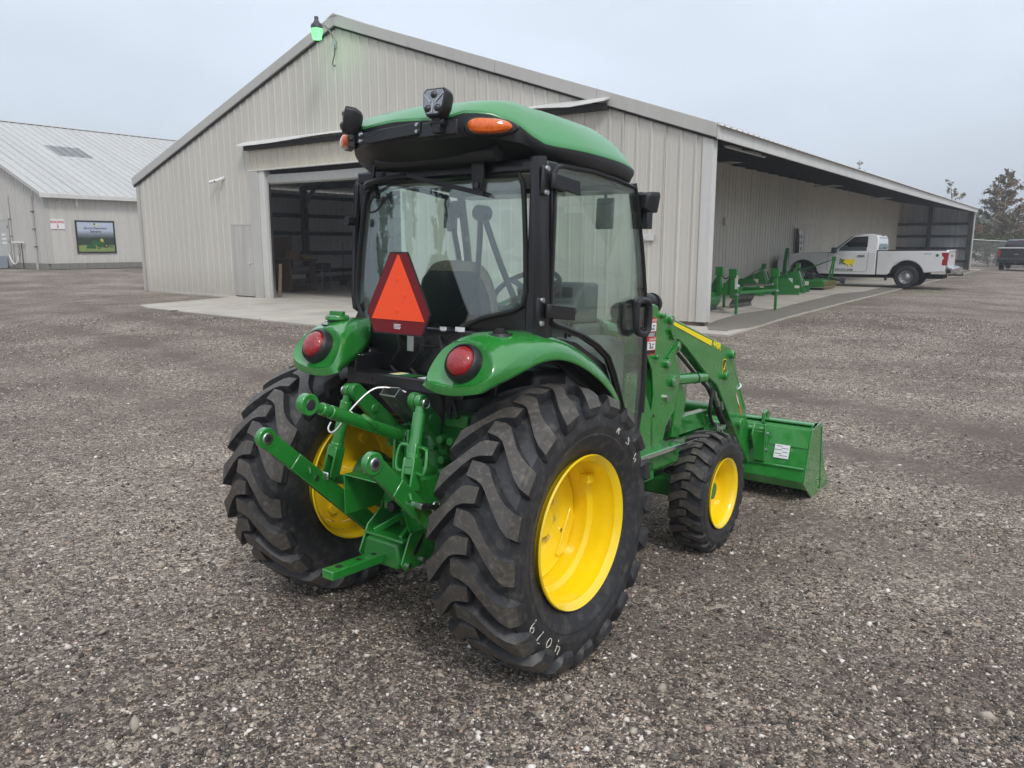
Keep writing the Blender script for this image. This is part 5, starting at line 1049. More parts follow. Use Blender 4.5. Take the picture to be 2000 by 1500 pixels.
# ---- front loader
MAST = [(1.00, 1.520), (1.09, 1.545), (1.15, 1.565), (1.20, 1.550), (1.23, 1.505), (1.37, 1.495), (1.43, 1.44), (1.44, 1.37), (1.49, 1.345), (1.50, 1.28), (1.46, 1.255), (1.50, 1.21), (1.555, 1.150), (1.545, 1.07), (1.52, 1.02), (1.50, .93), (1.40, .85), (1.35, .73), (1.30, .70), (1.245, .71), (1.20, .77), (1.185, .91), (1.21, 1.05), (1.17, 1.20), (1.10, 1.28), (1.00, 1.28)]
BOOM = [(1.31, 1.47), (1.37, 1.497), (2.40, 1.258), (2.445, 1.235), (2.465, 1.19), (2.85, .67), (3.05, .42), (3.12, .35), (3.10, .29), (3.03, .29), (2.93, .35), (2.66, .585), (2.36, .86), (2.19, 1.02), (2.06, 1.075), (1.95, 1.135), (1.65, 1.30), (1.42, 1.40), (1.33, 1.41)]
for s in (1, -1):
    q = M(); q.prism([(s*.500, y, z) for y, z in MAST], (-s*.012, 0, 0)); ms = tp('loader_mast', q, GREEN, bev=.004)
    q = M(); q.prism([(s*.415, y, z) for y, z in MAST], (-s*.012, 0, 0)); q.bb((s*.403, 1.02, 1.29), (s*.488, 1.034, 1.50)); q.bar((s*.45, 1.21, .80), (s*.45, 1.20, 1.2), .07, .012, up=(0, 1, 0)); tp('inner_plate', q, GREEN, ms)
    for y, z, r in ((1.35, 1.475, .026), (1.465, 1.315, .022), (1.345, 1.222, .028), (1.436, 1.112, .036), (1.245, 1.50, .016), (1.19, 1.27, .014)):
        q = M(); q.cyl((s*.395, y, z), (s*.525, y, z), r, n=20); tp('bushing', q, GREEN, ms, bev=.004); q = M(); q.cyl((s*.525, y, z), (s*.527, y, z), r*.55, n=16); tp('pin', q, GREEN_C if r < .02 else STEEL, ms)
    q = M(); q.cyl((s*.5, 1.366, 1.02), (s*.52, 1.366, 1.02), .020, n=16); tp('bolt', q, STEEL, ms); q = M(); q.cyl((s*.5, 1.22, .93), (s*.502, 1.22, .93), .01, n=10); tp('hole', q, INK, ms)
    q = M(); q.bar((s*.512, 1.345, 1.25), (s*.512, 1.48, 1.34), .016, .014); q.bar((s*.512, 1.40, 1.37), (s*.512, 1.47, 1.37), .016, .014); q.bar((s*.512, 1.345, 1.42), (s*.512, 1.40, 1.36), .016, .014); tp('cast_rib', q, GREEN, ms)
    q = M(); q.prism([(s*.484, y, z) for y, z in BOOM], (-s*.068, 0, 0)); bo = tp('loader_boom', q, GREEN, bev=.007, label='right loader arm with yellow stripe' if s > 0 else 'left loader arm')
    q = M(); q.prism([(s*.4848, 1.40, 1.473), (s*.4848, 2.045, 1.325), (s*.4848, 2.035, 1.290), (s*.4848, 1.40, 1.452)], (s*.0008, 0, 0)); tp('yellow_stripe', q, DECAL_Y, bo)
    q = M(); q.prism([(s*.4846, 1.40, 1.476), (s*.4846, 2.05, 1.328), (s*.4846, 2.038, 1.284), (s*.4846, 1.40, 1.449)], (s*.0005, 0, 0)); tp('stripe_edge', q, INK, bo)
    if s > 0: 
        text('lettering', '440R', .062, DECAL_Y, bo, frame((.4853, 2.062, 1.285), (0, .974, -.226), (0, .226, .974)), sx=1.05, bold=.001)
        ec = Vector((.4849, 2.285, 1.135))
        sh = [(-.030, .045), (-.022, .055), (.022, .055), (.030, .045), (.030, -.035), (.018, -.055), (-.018, -.055), (-.030, -.035)]
        q = M(); q.m = 0; q.prism([ec+Vector((0, y, z)) for y, z in sh], (.0008, 0, 0)); q.m = 1; q.prism([ec+Vector((.0008, y*.88, z*.9)) for y, z in sh], (.0008, 0, 0)); q.m = 0
        deer = [(-.022, -.012), (-.012, -.002), (-.002, .004), (.006, .016), (.004, .034), (.010, .040), (.008, .022), (.018, .030), (.014, .018), (.020, .012), (.012, .008), (.010, -.004), (.016, -.014), (.010, -.016), (.002, -.008), (-.008, -.012), (-.018, -.028), (-.024, -.030), (-.016, -.014)]
        q.prism([ec+Vector((.0016, y, z-.004)) for y, z in deer], (.0006, 0, 0)); tp('emblem', q, [DECAL_Y, INK], bo)
        q = M(); c = [(2.545, .93), (2.60, .86), (2.67, .74), (2.615, .81)]
        q.m = 0; q.prism([(.4848, 2.53, .945), (.4848, 2.585, .90), (.4848, 2.70, .745), (.4848, 2.645, .785)], (.0006, 0, 0)); q.m = 1; q.prism([(.4853, 2.537, .935), (.4853, 2.578, .90), (.4853, 2.63, .83), (.4853, 2.588, .865)], (.0006, 0, 0)); q.m = 2; q.prism([(.4853, 2.60, .85), (.4853, 2.64, .815), (.4853, 2.655, .795), (.4853, 2.615, .83)], (.0006, 0, 0)); tp('warning_label', q, [ORINK, WHITE, INK], bo)
        q = M(); mk = lambda a, b, c, d, e_: q.prism([(.5003+e_, a, b), (.5003+e_, c, b), (.5003+e_, c, d), (.5003+e_, a, d)], (.0006, 0, 0))
        q.m = 0; mk(1.085, 1.49, 1.195, 1.285, 0); q.m = 1; mk(1.092, 1.462, 1.188, 1.415, .0006); mk(1.092, 1.358, 1.188, 1.312, .0006); q.m = 2; mk(1.092, 1.41, 1.188, 1.384, .0006); mk(1.092, 1.308, 1.188, 1.291, .0006)
        for k in range(5): q.m = 1; mk(1.097, 1.406-.0045*k, 1.18-.012*(k % 2), 1.4042-.0045*k, .0012)
        q.m = 2
        for z in (1.438, 1.336):
            for a, b, c, d in ((1.105, .016, 1.125, .012), (1.12, .012, 1.132, -.012), (1.132, -.008, 1.165, -.012), (1.15, .010, 1.172, .004), (1.112, -.014, 1.17, -.017), (1.155, .004, 1.16, -.01)): mk(a, z+b, c, z+d, .0012)
        tp('danger_label', q, [REDINK, WHITE, INK], ms)
        for z in (1.468, 1.363): text('lettering', 'DANGER', .021, WHITE, ms, frame((.5016, 1.11, z), (0, 1, 0), (0, 0, 1)), ext=.0003)
    for y, z, r in ((2.385, 1.215, .028), (2.29, 1.078, .030), (2.63, .705, .040), (3.07, .335, .034)):
        q = M(); q.cyl((s*.400, y, z), (s*.515, y, z), r, n=22); tp('bushing', q, GREEN, bo, bev=.005); q = M(); q.cyl((s*.515, y, z), (s*.5165, y, z), r*.6, n=16); tp('pin', q, GREEN_C, bo)
    q = M(); q.cyl((s*.455, 1.436, 1.112), (s*.455, 2.02, 1.085), .036, n=20); lc = tp('lift_cylinder', q, GREEN, bev=.004); q = M(); q.cyl((s*.455, 2.02, 1.085), (s*.455, 2.29, 1.078), .018, n=16); tp('rod', q, CHROME, lc); q = M(); q.cyl((s*.455, 1.86, 1.092), (s*.455, 1.875, 1.0915), .0375, n=20); tp('band', q, SEAL, lc)
    q = M(); a, b = Vector((s*.45, 2.40, 1.205)), Vector((s*.45, 2.87, .655)); d = b-a; q.cyl(a, a+d*.70, .036, n=20); q.cyl(a+d*.40, a+d*.74, .040, n=20); tc_ = tp('tilt_cylinder', q, GREEN, bev=.004); q = M(); q.cyl(a+d*.72, b, .019, n=16); tp('rod', q, DARKST, tc_)
    q = M(); q.tube([a+d*.42+Vector((s*.045*math.cos(t), .045*math.sin(t)*.8, .045*math.sin(t)*.5)) for t in np.linspace(0, 2*math.pi, 20)[:-1]], .005, 6, closed=True); tp('white_ring', q, WHITE, tc_)
    # hoses beneath the boom
    for k in range(3):
        q = M(); o_ = .012*k; q.tube(smooth_path([(s*(.43+o_), 1.40, 1.36), (s*(.43+o_), 1.62, 1.275-o_), (s*(.43+o_), 1.95, 1.10-o_), (s*(.43+o_), 2.15, 1.0-o_), (s*(.43+o_), 2.36, .80), (s*(.43+o_), 2.50, .68)], 5), .011, 7); tp('hydraulic_hose', q, SEAL)
    q = M(); q.tube(smooth_path([(s*.49, 2.10, 1.00), (s*.50, 2.05, .90), (s*.49, 2.10, .80), (s*.48, 2.22, .74), (s*.46, 2.32, .72)], 6), .012, 7); tp('hydraulic_hose', q, SEAL)
    for y, z in ((2.12, .98), (2.17, .93), (2.24, .90), (2.20, .75), (2.27, .72)): q = M(); q.cyl((s*.495, y, z), (s*.495, y+.03, z-.05), .014, n=8); tp('hose_fitting', q, STEEL)
    q = M(); q.bar((s*.49, 2.18, .73), (s*.49, 2.34, .72), .03, .03); tp('hose_manifold', q, STEEL)
    # quick-attach plate
    q = M(); q.prism([(s*.53, 2.86, .69), (s*.53, 2.98, .66), (s*.53, 3.00, .56), (s*.53, 3.06, .45), (s*.53, 3.15, .38), (s*.53, 3.15, .25), (s*.53, 3.02, .23), (s*.53, 2.96, .33), (s*.53, 2.90, .47), (s*.53, 2.82, .60)], (-s*.014, 0, 0)); q.prism([(s*.60, 2.88, .68), (s*.60, 2.96, .66), (s*.60, 2.96, .45), (s*.60, 3.10, .38), (s*.60, 3.10, .25), (s*.60, 3.0, .24), (s*.60, 2.92, .40)], (-s*.014, 0, 0)); q.bb((s*.516, 2.90, .40), (s*.60, 2.93, .62)); qa = tp('bucket_carrier', q, GREEN, bev=.004)
    q = M(); q.tube([(s*.618, 3.05+.036*math.cos(t), .31+.036*math.sin(t)) for t in np.linspace(0, 2*math.pi, 20)[:-1]], .004, 6, closed=True); [q.cyl((s*.60, y, z), (s*.612, y, z), .012, n=10) for y, z in ((3.05, .31), (2.95, .60), (2.94, .48), (3.0, .38))]; tp('lock_pin', q, STEEL, qa)
q = M(); q.cyl((-.48, 2.52, .80), (.48, 2.52, .80), .045, n=20); tp('cross_tube', q, GREEN, bev=.004)
q = M(); q.cyl((-.6, 2.97, .62), (.6, 2.97, .62), .022, n=14); tp('carrier_tube', q, GREEN)
both('loader_subframe', lambda: (lambda q: (q.bb((.18, 1.18, .60), (.43, 1.46, .74)), q.bb((.30, 1.36, .70), (.36, 2.35, .82)), q.prism([(.44, 1.62, .74), (.44, 1.72, .72), (.44, 1.80, .95), (.44, 1.74, 1.05), (.44, 1.64, 1.12), (.44, 1.55, 1.12), (.44, 1.66, 1.02)], (-.02, 0, 0)), q)[-1])(M()), GREEN, bev=.006)
q = M(); q.bb((-.36, 2.33, .55), (.36, 2.42, .78)); tp('front_guard', q, GREEN, bev=.01)
q = M(); q.bb((.44, 1.50, .95), (.48, 1.56, 1.18)); tp('joystick_valve', q, BLACK, bev=.006)
# bucket
BW = .89
q = M(); bp_ = [(3.20, .675), (3.10, .685), (3.035, .655), (2.985, .54), (2.93, .38), (2.905, .29), (2.95, .225), (3.05, .195), (3.14, .178), (3.40, .165), (3.58, .152)]
inn = [(y+.012, z+.010) for y, z in bp_]
q.loft([[(x, y, z) for y, z in bp_+inn[::-1]] for x in np.linspace(-BW, BW, 9)]); bk = tp('bucket', q, GREEN, bev=.003, label='green loader bucket with white paper sticker')
side = [(3.02, .665), (3.24, .695), (3.25, .66), (3.29, .55), (3.34, .45), (3.44, .31), (3.60, .17), (3.60, .135), (3.38, .14), (3.16, .120), (3.10, .15), (2.895, .275)]
for s in (1, -1): q = M(); q.prism([(s*(BW+.001), y, z) for y, z in side], (s*.012, 0, 0)); tp('side_plate', q, GREEN, bk, bev=.003); q = M(); q.bb((s*(BW-.04), 3.55, .13), (s*(BW+.02), 3.64, .155)); tp('cutting_tip', q, GREEN, bk, bev=.004); q = M(); q.prism([(s*(BW+.0135), 3.24, .66), (s*(BW+.0135), 3.262, .66), (s*(BW+.0135), 3.36, .17), (s*(BW+.0135), 3.335, .17)], (s*.004, 0, 0)); tp('edge_rib', q, GREEN, bk)
q = M(); q.bb((-BW, 3.52, .138), (BW, 3.62, .152)); tp('cutting_edge', q, GREEN, bk)
q = M(); q.prism([(-BW, 2.982, .520), (-BW, 2.972, .525), (-BW, 3.022, .645), (-BW, 3.032, .642)], (2*BW, 0, 0)); tp('top_stiffener', q, GREEN, bk)
q = M(); q.prism([(.0-BW, 2.922, .388), (-BW, 2.914, .383), (-BW, 2.912, .376), (-BW, 2.924, .376)], (2*BW, 0, 0)); tp('weld_seam', q, GREEN, bk)
q = M()
q.bb((-BW+.01, 3.05, .684), (BW-.01, 3.19, .689))
tp('grip_strip', q, mat('grip_green', lin(40, 122, 50), .6, var=.5, vscale=60, bump=1.0, bscale=80), bk)
q = M(); y0, z0, y1, z1 = 2.936, .415, 2.978, .535
n_ = Vector((0, -(z1-z0), (y1-y0))).normalized()
P0 = [Vector((x, y0+(y1-y0)*t, z0+(z1-z0)*t))+n_*.0022 for x, t in ((.655, .15), (.765, .15), (.765, .95), (.655, .95))]; q.prism(P0, n_*.001); sk_ = tp('paper_sticker', q, WHITE, bk)
q = M()
for k in range(6):
    t = .85-.11*k; c = Vector((.69+.045*(k % 2), y0+(y1-y0)*t, z0+(z1-z0)*t))+n_*.0036; q.bar(c-Vector((.02+.01*(k % 3), 0, 0)), c+Vector((.02, 0, 0)), .0035, .0008, up=n_)
tp('print_line', q, INK, sk_)
q = M(); q.tube([(.53, 3.04, .665), (.53, 3.04, .735), (.53, 3.06, .745), (.53, 3.11, .745), (.53, 3.13, .735), (.53, 3.13, .68)], .014, 6); tp('level_bracket', q, GREEN, bk)
# ------------------------------------------------------------------ pickups
TWHITE = mat('white_car_paint', (.72, .73, .75), .25, coat=.5, var=.03, vscale=2, dirt=(.35, .33, .3), dirt_amt=.25, dscale=1.2)
TBLACK = mat('black_car_paint', (.012, .012, .014), .2, coat=.6)
CARTYRE = mat('road_tyre', (.017, .017, .018), .75, var=.2, vscale=12)
GREYRIM = mat('steel_rim', (.42, .43, .44), .35, metal=.8)
BUMPER = mat('chrome_bumper', (.55, .55, .56), .2, metal=1.0)
ARCH = mat('wheel_arch_dark', (.006, .006, .006), .9)
def pickup(name, label, loc, rot, paint, front_detail=True, silver_bumper=True):
    """local: x forward (nose), y to its left side, z up; origin on the ground under the rear axle"""
    t = thing(name, label, 'pickup truck', loc, (0, 0, rot)); W = .98; Wb = 3.56
    P = lambda n, m, mt, par=None, **k: part(n, m, mt, par or t, **k)
    def arch(cx, r, n=12): return [(cx+r*math.cos(a), .42+r*math.sin(a)) for a in np.linspace(math.pi, 0, n)]
    # side profile of the lower body with wheel arches
    def band(x0, x1, top, r=.50):
        pts = [(x0, .48), (x0, top(x0))]; xs = np.linspace(x0, x1, 14)[1:]
        pts += [(x, top(x)) for x in xs]; pts += [(x1, .48)]
        return pts
    low = [(4.50, .50), (4.52, .80), (4.46, 1.06), (4.30, 1.16), (3.7, 1.22), (3.0, 1.25), (2.55, 1.26), (1.02, 1.26), (1.02, .46), (2.98, .46), (2.98, .52)]+[(Wb+.55*math.cos(a), .42+.55*math.sin(a)) for a in np.linspace(math.pi*.94, math.pi*.04, 12)]+[(4.15, .45)]
    bed = [(.98, .46), (.98, 1.30), (-1.22, 1.33), (-1.24, 1.28), (-1.20, .60), (-.70, .55)]+[(.56*math.cos(a), .42+.56*math.sin(a)) for a in np.linspace(math.pi*.96, math.pi*.04, 12)][::1]+[(.62, .46)]
    bed = [(.98, .46), (.98, 1.30), (-1.22, 1.33), (-1.24, 1.28), (-1.20, .60), (-.62, .56)]+[(.56*math.cos(a), .42+.56*math.sin(a)) for a in np.linspace(math.pi*.92, math.pi*.06, 12)]+[(.62, .46)]
    def shell(prof, tumble=.0):
        q = M(); n = len(prof); rows = []
        for y, k, dz in ((-W, 0, 0), (-W+.05, 0, 0), (W-.05, 0, 0), (W, 0, 0)): rows.append([(x, y, z) for x, z in prof])
        q.loft([[(x, -W, z) for x, z in prof], [(x, W, z) for x, z in prof]]); return q
    P('front_body', shell(low), paint, bev=.045, seg=3, ang=40)
    # bed: outer sides with an open box
    for s in (1, -1):
        q = M(); q.prism([(x, s*W, z) for x, z in bed], (0, -s*.14, 0)); P('bed_side', q, paint, bev=.03, seg=3)
        q = M(); q.bb((-1.20, s*(W-.002), 1.305), (1.0, s*(W-.13), 1.335)); P('bed_rail', q, BLACK, bev=.008)
    q = M(); q.bb((-1.15, -W+.14, .70), (.98, W-.14, .76)); P('bed_floor', q, ARCH)
    q = M(); q.bb((.94, -W+.14, .7), (.99, W-.14, 1.31)); P('bed_front', q, paint)
    q = M(); q.loft([[(-1.23-dx, y, z) for y, z in ((-W+.12, .66), (W-.12, .66), (W-.12, 1.33), (-W+.12, 1.33))] for dx in (-.05, .03)]); q.bb((-1.31, -W+.14, 1.31), (-1.2, W-.14, 1.345)); tg = P('tailgate', q, paint, bev=.015)
    q = M(); q.bb((-1.268, -.14, 1.10), (-1.262, .14, 1.17)); P('handle', q, BLACK, tg, bev=.01)
    # cab
    cabp = [(2.62, 1.25), (2.40, 1.36), (1.88, 1.83), (1.74, 1.89), (1.25, 1.91), (1.05, 1.86), (.99, 1.70), (.99, 1.25)]
    q = M(); rows = []
    for s, inset in ((-1, 0), (1, 0)):
        rows.append([(x, s*(W-.02-.20*max(0, (z-1.25)/.66)), z) for x, z in cabp])
    q.loft(rows); cb = P('cab', q, paint, bev=.04, seg=3)
    yz = lambda z: W-.02-.20*max(0, (z-1.25)/.66)
    win = [(2.30, 1.30), (2.28, 1.40), (1.86, 1.77), (1.38, 1.80), (1.36, 1.30)]
    for s in (1, -1):
        q = M(); q.prism([(x, s*(yz(z)+.004), z) for x, z in win], (0, -s*.01, 0)); P('side_window', q, GLASSD, cb)
        q = M(); q.prism([(x*1.0+(.02 if x > 2 else -.02)*1, s*(yz(z)+.002), z+(.025 if z > 1.6 else -.02)) for x, z in win], (0, -s*.01, 0)); P('window_trim', q, INK, cb)
        q = M(); x0, x1 = 2.70, 1.30
        for a, b in (((2.70, .62), (2.66, 1.22)), ((1.30, .60), (1.28, 1.26)), ((2.70, .62), (2.6, .56)), ((2.6, .56), (1.40, .55)), ((1.40, .55), (1.30, .60))): q.bar((a[0], s*(W+.0008), a[1]), (b[0], s*(W+.0008), b[1]), .010, .004, up=(0, 1, 0))
        P('door_gap', q, INK)
        q = M(); q.bb((1.40, s*(W+.001), 1.10), (1.64, s*(W+.03), 1.14)); P('door_handle', q, BLACK, bev=.01)
        q = M(); q.bb((2.36, s*(W-.0), 1.22), (2.52, s*(W+.24), 1.42)); P('side_mirror', q, BLACK, bev=.04, seg=3)
    q = M(); ws = [(2.44, 1.33), (1.90, 1.80)]
    q.prism([(2.42, -.80, 1.375), (2.42, .80, 1.375), (1.93, .66, 1.795), (1.93, -.66, 1.795)], (.02, 0, .024)); P('windscreen', q, GLASSD, cb)
    q = M(); q.prism([(.992, -.74, 1.36), (.992, .74, 1.36), (1.03, .66, 1.78), (1.03, -.66, 1.78)], (-.02, 0, 0)); P('rear_window', q, GLASSD, cb)
    q = M(); q.box((1.02, 0, 1.86), (.03, .3, .03)); P('brake_light', q, REDLENS, cb)
    # lamps, bumpers
    for s in (1, -1):
        q = M(); q.prism([(-1.27, s*(W+.004), 1.26), (-1.05, s*(W+.004), 1.25), (-1.08, s*(W+.004), 1.14), (-1.14, s*(W+.004), 1.08), (-1.09, s*(W+.004), .98), (-1.09, s*(W+.004), .82), (-1.25, s*(W+.004), .82)], (0, -s*.17, 0)); P('taillight', q, REDLENS, bev=.008)
        q = M(); q.prism([(4.50, s*(W-.03), 1.04), (4.22, s*(W+.004), 1.05), (4.26, s*(W+.004), .93), (4.53, s*(W-.03), .92)], (0, -s*.25, 0)); P('headlight', q, mat('headlamp_'+name+str(s), lin(190, 150, 120), .15, coat=.6), bev=.01)
        q = M(); q.bb((.66, s*(W-.05), .26), (.70, s*(W-.30), .52)); P('mud_flap', q, BLACK)
    bmt = BUMPER if silver_bumper else BLACK
    q = M(); q.loft([[(x-.05*(1-abs(y)/1.0), y, z) for x, z in ((-1.22, .50), (-1.44, .52), (-1.46, .74), (-1.24, .80))] for y in (-.96, -.7, 0, .7, .96)]); rb_ = P('rear_bumper', q, bmt, bev=.03, seg=3)
    for s in (1, -1): q = M(); q.prism([(-1.24, s*.962, .56), (-1.24, s*.962, .71), (-1.38, s*.962, .69), (-1.38, s*.962, .56)], (0, s*.02, 0)); P('bumper_step', q, BLACK, rb_, bev=.01)
    q = M(); q.bb((-1.66, -.04, .44), (-1.2, .04, .50)); q.sphere((-1.63, 0, .53), .03, 8, 6); P('tow_hitch', q, DARKST)
    q = M(); q.loft([[(x-.10*(abs(y)/1.0)**2, y, z) for x, z in ((4.40, .42), (4.60, .46), (4.60, .72), (4.45, .78))] for y in (-.96, -.6, 0, .6, .96)]); P('front_bumper', q, bmt, bev=.03, seg=3)
    q = M(); q.bb((4.47, -.66, .80), (4.535, .66, 1.02)); P('grille', q, BLACK, bev=.02)
    # underside and inner arches
    q = M(); q.bb((-1.1, -.55, .34), (4.2, .55, .47)); P('chassis', q, ARCH)
    for cx in (0, Wb):
        for s in (1, -1):
            q = M(); q.lathe([(-.30, .57), (-.30, .3), (.0, .3)], (cx, s*(W-.10), .42), (0, s, 0), 24, a0=-math.pi*.5, a1=math.pi*.5); P('arch_liner', q, ARCH)
            w = M(); w.lathe([(-.13, .23), (-.135, .27), (-.13, .36), (-.10, .395), (.10, .395), (.13, .36), (.135, .27), (.13, .23)], (0, 0, 0), (0, 1, 0), 40); wo = P('wheel', w, CARTYRE); wo.location = (cx, s*(W-.15), .395)
            q = M(); q.lathe([(.135, .235), (.12, .225), (.07, .205), (.05, .14), (.09, .08), (.10, .0), (.0, 0), (.0, .23)], (0, 0, 0), (0, s, 0), 32); P('rim', q, GREYRIM, wo)
            for k in range(10): a = k*math.pi/5; q = M(); q.cyl((.165*math.cos(a), s*.066, .165*math.sin(a)), (.165*math.cos(a), s*.074, .165*math.sin(a)), .022, n=10); P('rim_hole', q, INK, wo)
    return t, P, W
# its rear axle stands at the slab edge, nose to the shed wall
t, P, W = pickup('pickup_truck', 'white pickup parked nose-in under the open shed', b2w(.66, 17.42, 0), -BP+math.pi, TWHITE)
mt = lambda x, z: frame((x, W+.0025, z), (-1, 0, 0), (0, 0, 1))
LOGO_G = lin(40, 110, 55)
q = M(); us = [(2.22, 1.06), (2.05, 1.04), (1.90, 1.05), (1.80, 1.01), (1.74, 1.03), (1.66, 1.05), (1.60, 1.10), (1.57, 1.04), (1.63, .94), (1.64, .86), (1.70, .80), (1.68, .68), (1.74, .70), (1.78, .80), (1.86, .78), (1.94, .70), (2.0, .78), (2.12, .82), (2.22, .88), (2.25, .97)]
us = [(1.95+(x-1.95)*.66, .88+(z-.88)*.72) for x, z in us]
q.m = 1; q.prism([(x+.015, W+.002, z-.015) for x, z in us], (0, .002, 0)); q.m = 0; q.prism([(x, W+.004, z) for x, z in us], (0, .002, 0)); P('map_emblem', q, [DECAL_Y, DGINK])
text('lettering', 'Ag-', .145, DGINK, t, frame((2.27, W+.0085, .925), (-1, 0, 0), (0, 0, 1)), bold=.004, shear=.2); text('lettering', 'Pro', .145, DGINK, t, frame((2.27, W+.0085, .805), (-1, 0, 0), (0, 0, 1)), bold=.004, shear=.2)
text('lettering', '330-275-2200', .10, INK, t, frame((2.40, W+.0025, .585), (-1, 0, 0), (0, 0, 1)), sx=1.12, bold=.003)
text('lettering', '4X4', .07, INK, t, frame((-.50, W+.003, 1.19), (-1, 0, 0), (0, 0, 1)), sx=2.0, shear=.3)
q = M(); q.cyl((-.93, W+.001, 1.16), (-.93, W+.004, 1.16), .05, n=18); P('round_sticker', q, DGINK)
q = M(); q.prism([(.90, W+.001, .96), (1.0-.30, W+.001, .96), (.70, W+.001, .80), (.90, W+.001, .80)], (0, .0015, 0)); P('fuel_door', q, TWHITE)
bk_, P2, W2 = pickup('pickup_truck', 'black pickup at the far right, seen from behind', (31.7, 49.3, gz(31.7, 49.3)), math.pi/2-.66, TBLACK, silver_bumper=False)
q = M(); q.bb((-1.27, -.12, .98), (-1.262, .12, 1.04)); P2('badge', q, BUMPER); q = M(); q.bb((-1.275, -.18, .70), (-1.264, .18, .80)); P2('number_plate', q, DARKST); q = M(); q.bb((-1.25, -.98, 1.345), (-.6, .98, 1.42)); P2('bed_cover', q, TRIMW, bev=.02)

# ------------------------------------------------------------------ implements standing on the shed slab
IG = GREEN_I
CHAINY = mat('galvanised_yellow_chain', (.30, .25, .12), .5, metal=.4)
LABW = mat('implement_label', (.62, .64, .6), .5)
def imp(name, label, x, y, rot=0): return thing(name, label, 'implement', b2w(x, y, .001), (0, 0, -BP+rot), 'implements on the shed slab')
def ipart(t): return lambda n, m, mt=IG, par=None, **k: part(n, m, mt, par or t, **k)
def mast(P, x, y, h=.92):
    q = M(); q.bb((x-.09, y-.05, h-.20), (x+.09, y+.05, h)); P('mast_head', q, bev=.008)
    q = M(); q.bar((x, y, .35), (x, y, h-.2), .10, .07, up=(0, 1, 0)); P('mast_post', q, bev=.006)
# rear blade nearest the corner
t = imp('rear_blade', 'green grader blade with grey cutting edge, nearest the barn corner', -1.25, 3.3); P = ipart(t)
q = M(); q.loft([[(x, -.55, z) for x, z in ()] or [(x, y, z) for x, z in ((-.02, .08), (.05, .18), (.06, .32), (.0, .44), (-.02, .44), (.04, .32), (.03, .18), (-.04, .08))] for y in (-.95, .55)]); P('blade', q)
q = M(); q.bb((-.05, -.95, .0), (-.028, .55, .16)); ce = P('cutting_edge', q, DARKST)
for y in (-.6, -.2, .2, .45): q = M(); q.cyl((.0, y, .08), (-.06, y, .08), .014, n=8); P('bolt', q, STEEL, ce)
q = M(); q.bar((.0, -.2, .45), (-.9, .0, .55), .10, .08); P('beam', q); mast(P, -.75, 0, .95); q = M(); q.bar((-.7, 0, .8), (.0, -.15, .5), .05, .02); P('brace', q)
# landscape rake with its stand legs
t = imp('landscape_rake', 'green landscape rake with curved grey tines and tall stand legs', -1.05, 4.6); P = ipart(t)
q = M(); q.bar((-.08, -.85, .46), (.05, 1.05, .46), .08, .08); P('tool_bar', q, bev=.005)
tm = M(); tm.tube([(0, 0, .44), (.05, 0, .34), (.02, 0, .20), (-.04, 0, .10), (-.02, 0, .0)], .013, 5)
tmesh = mesh_of('tine', tm, DARKST)
for k in range(18): o = part('tine', tmesh, None, t); o.location = (-.06+.10*k/17, -.25+.07*k, .0)
for x, y, h in ((.60, -1.72, .58), (.96, -.12, .62), (-.36, .04, .60)): q = M(); q.bar((x, y, 0), (x, y, h), .055, .055, up=(0, 1, 0)); P('stand_leg', q, bev=.004)
q = M(); q.bar((.60, -1.72, .45), (.0, -.5, .46), .07, .09); P('arm', q); q = M(); q.bar((.96, -.12, .48), (.02, .3, .46), .06, .08); P('arm', q); q = M(); q.bar((.62, -1.65, .48), (.95, -.15, .48), .05, .06); P('arm', q)
for x, y in ((.46, -1.70), (-.12, -.98), (.88, -.08)): q = M(); q.prism([(x-.30, y, .42), (x+.10, y, .42), (x+.06, y, .78), (x-.06, y, .80)], (0, .03, 0)); P('gusset', q, bev=.004)
for a, b in (((.55, -1.5, .62), (.0, -.7, .55)), ((.9, -.2, .62), (.1, .1, .55))): q = M(); q.cyl(a, b, .03, n=10); P('hydraulic_cylinder', q, STEEL)
q = M(); q.tube(smooth_path([(.5, -1.6, .7), (.35, -1.3, .9), (.1, -1.1, .75), (-.05, -1.0, .85)], 5), .014, 6); P('hose', q, SEAL)
mast(P, .50, -1.72, 1.0); mast(P, -.1, -1.0, 1.02); mast(P, .92, -.10, .98)
q = M(); q.bb((.56, -1.765, .56), (.62, -1.75, .86)); P('label_plate', q, LABW); q = M(); q.cyl((.60, -1.80, .44), (.60, -1.62, .44), .03, n=10); P('hitch_pin', q, STEEL)
q = M(); q.cyl((.96, -.2, .46), (.96, -.02, .46), .03, n=10); P('hitch_pin', q, STEEL)
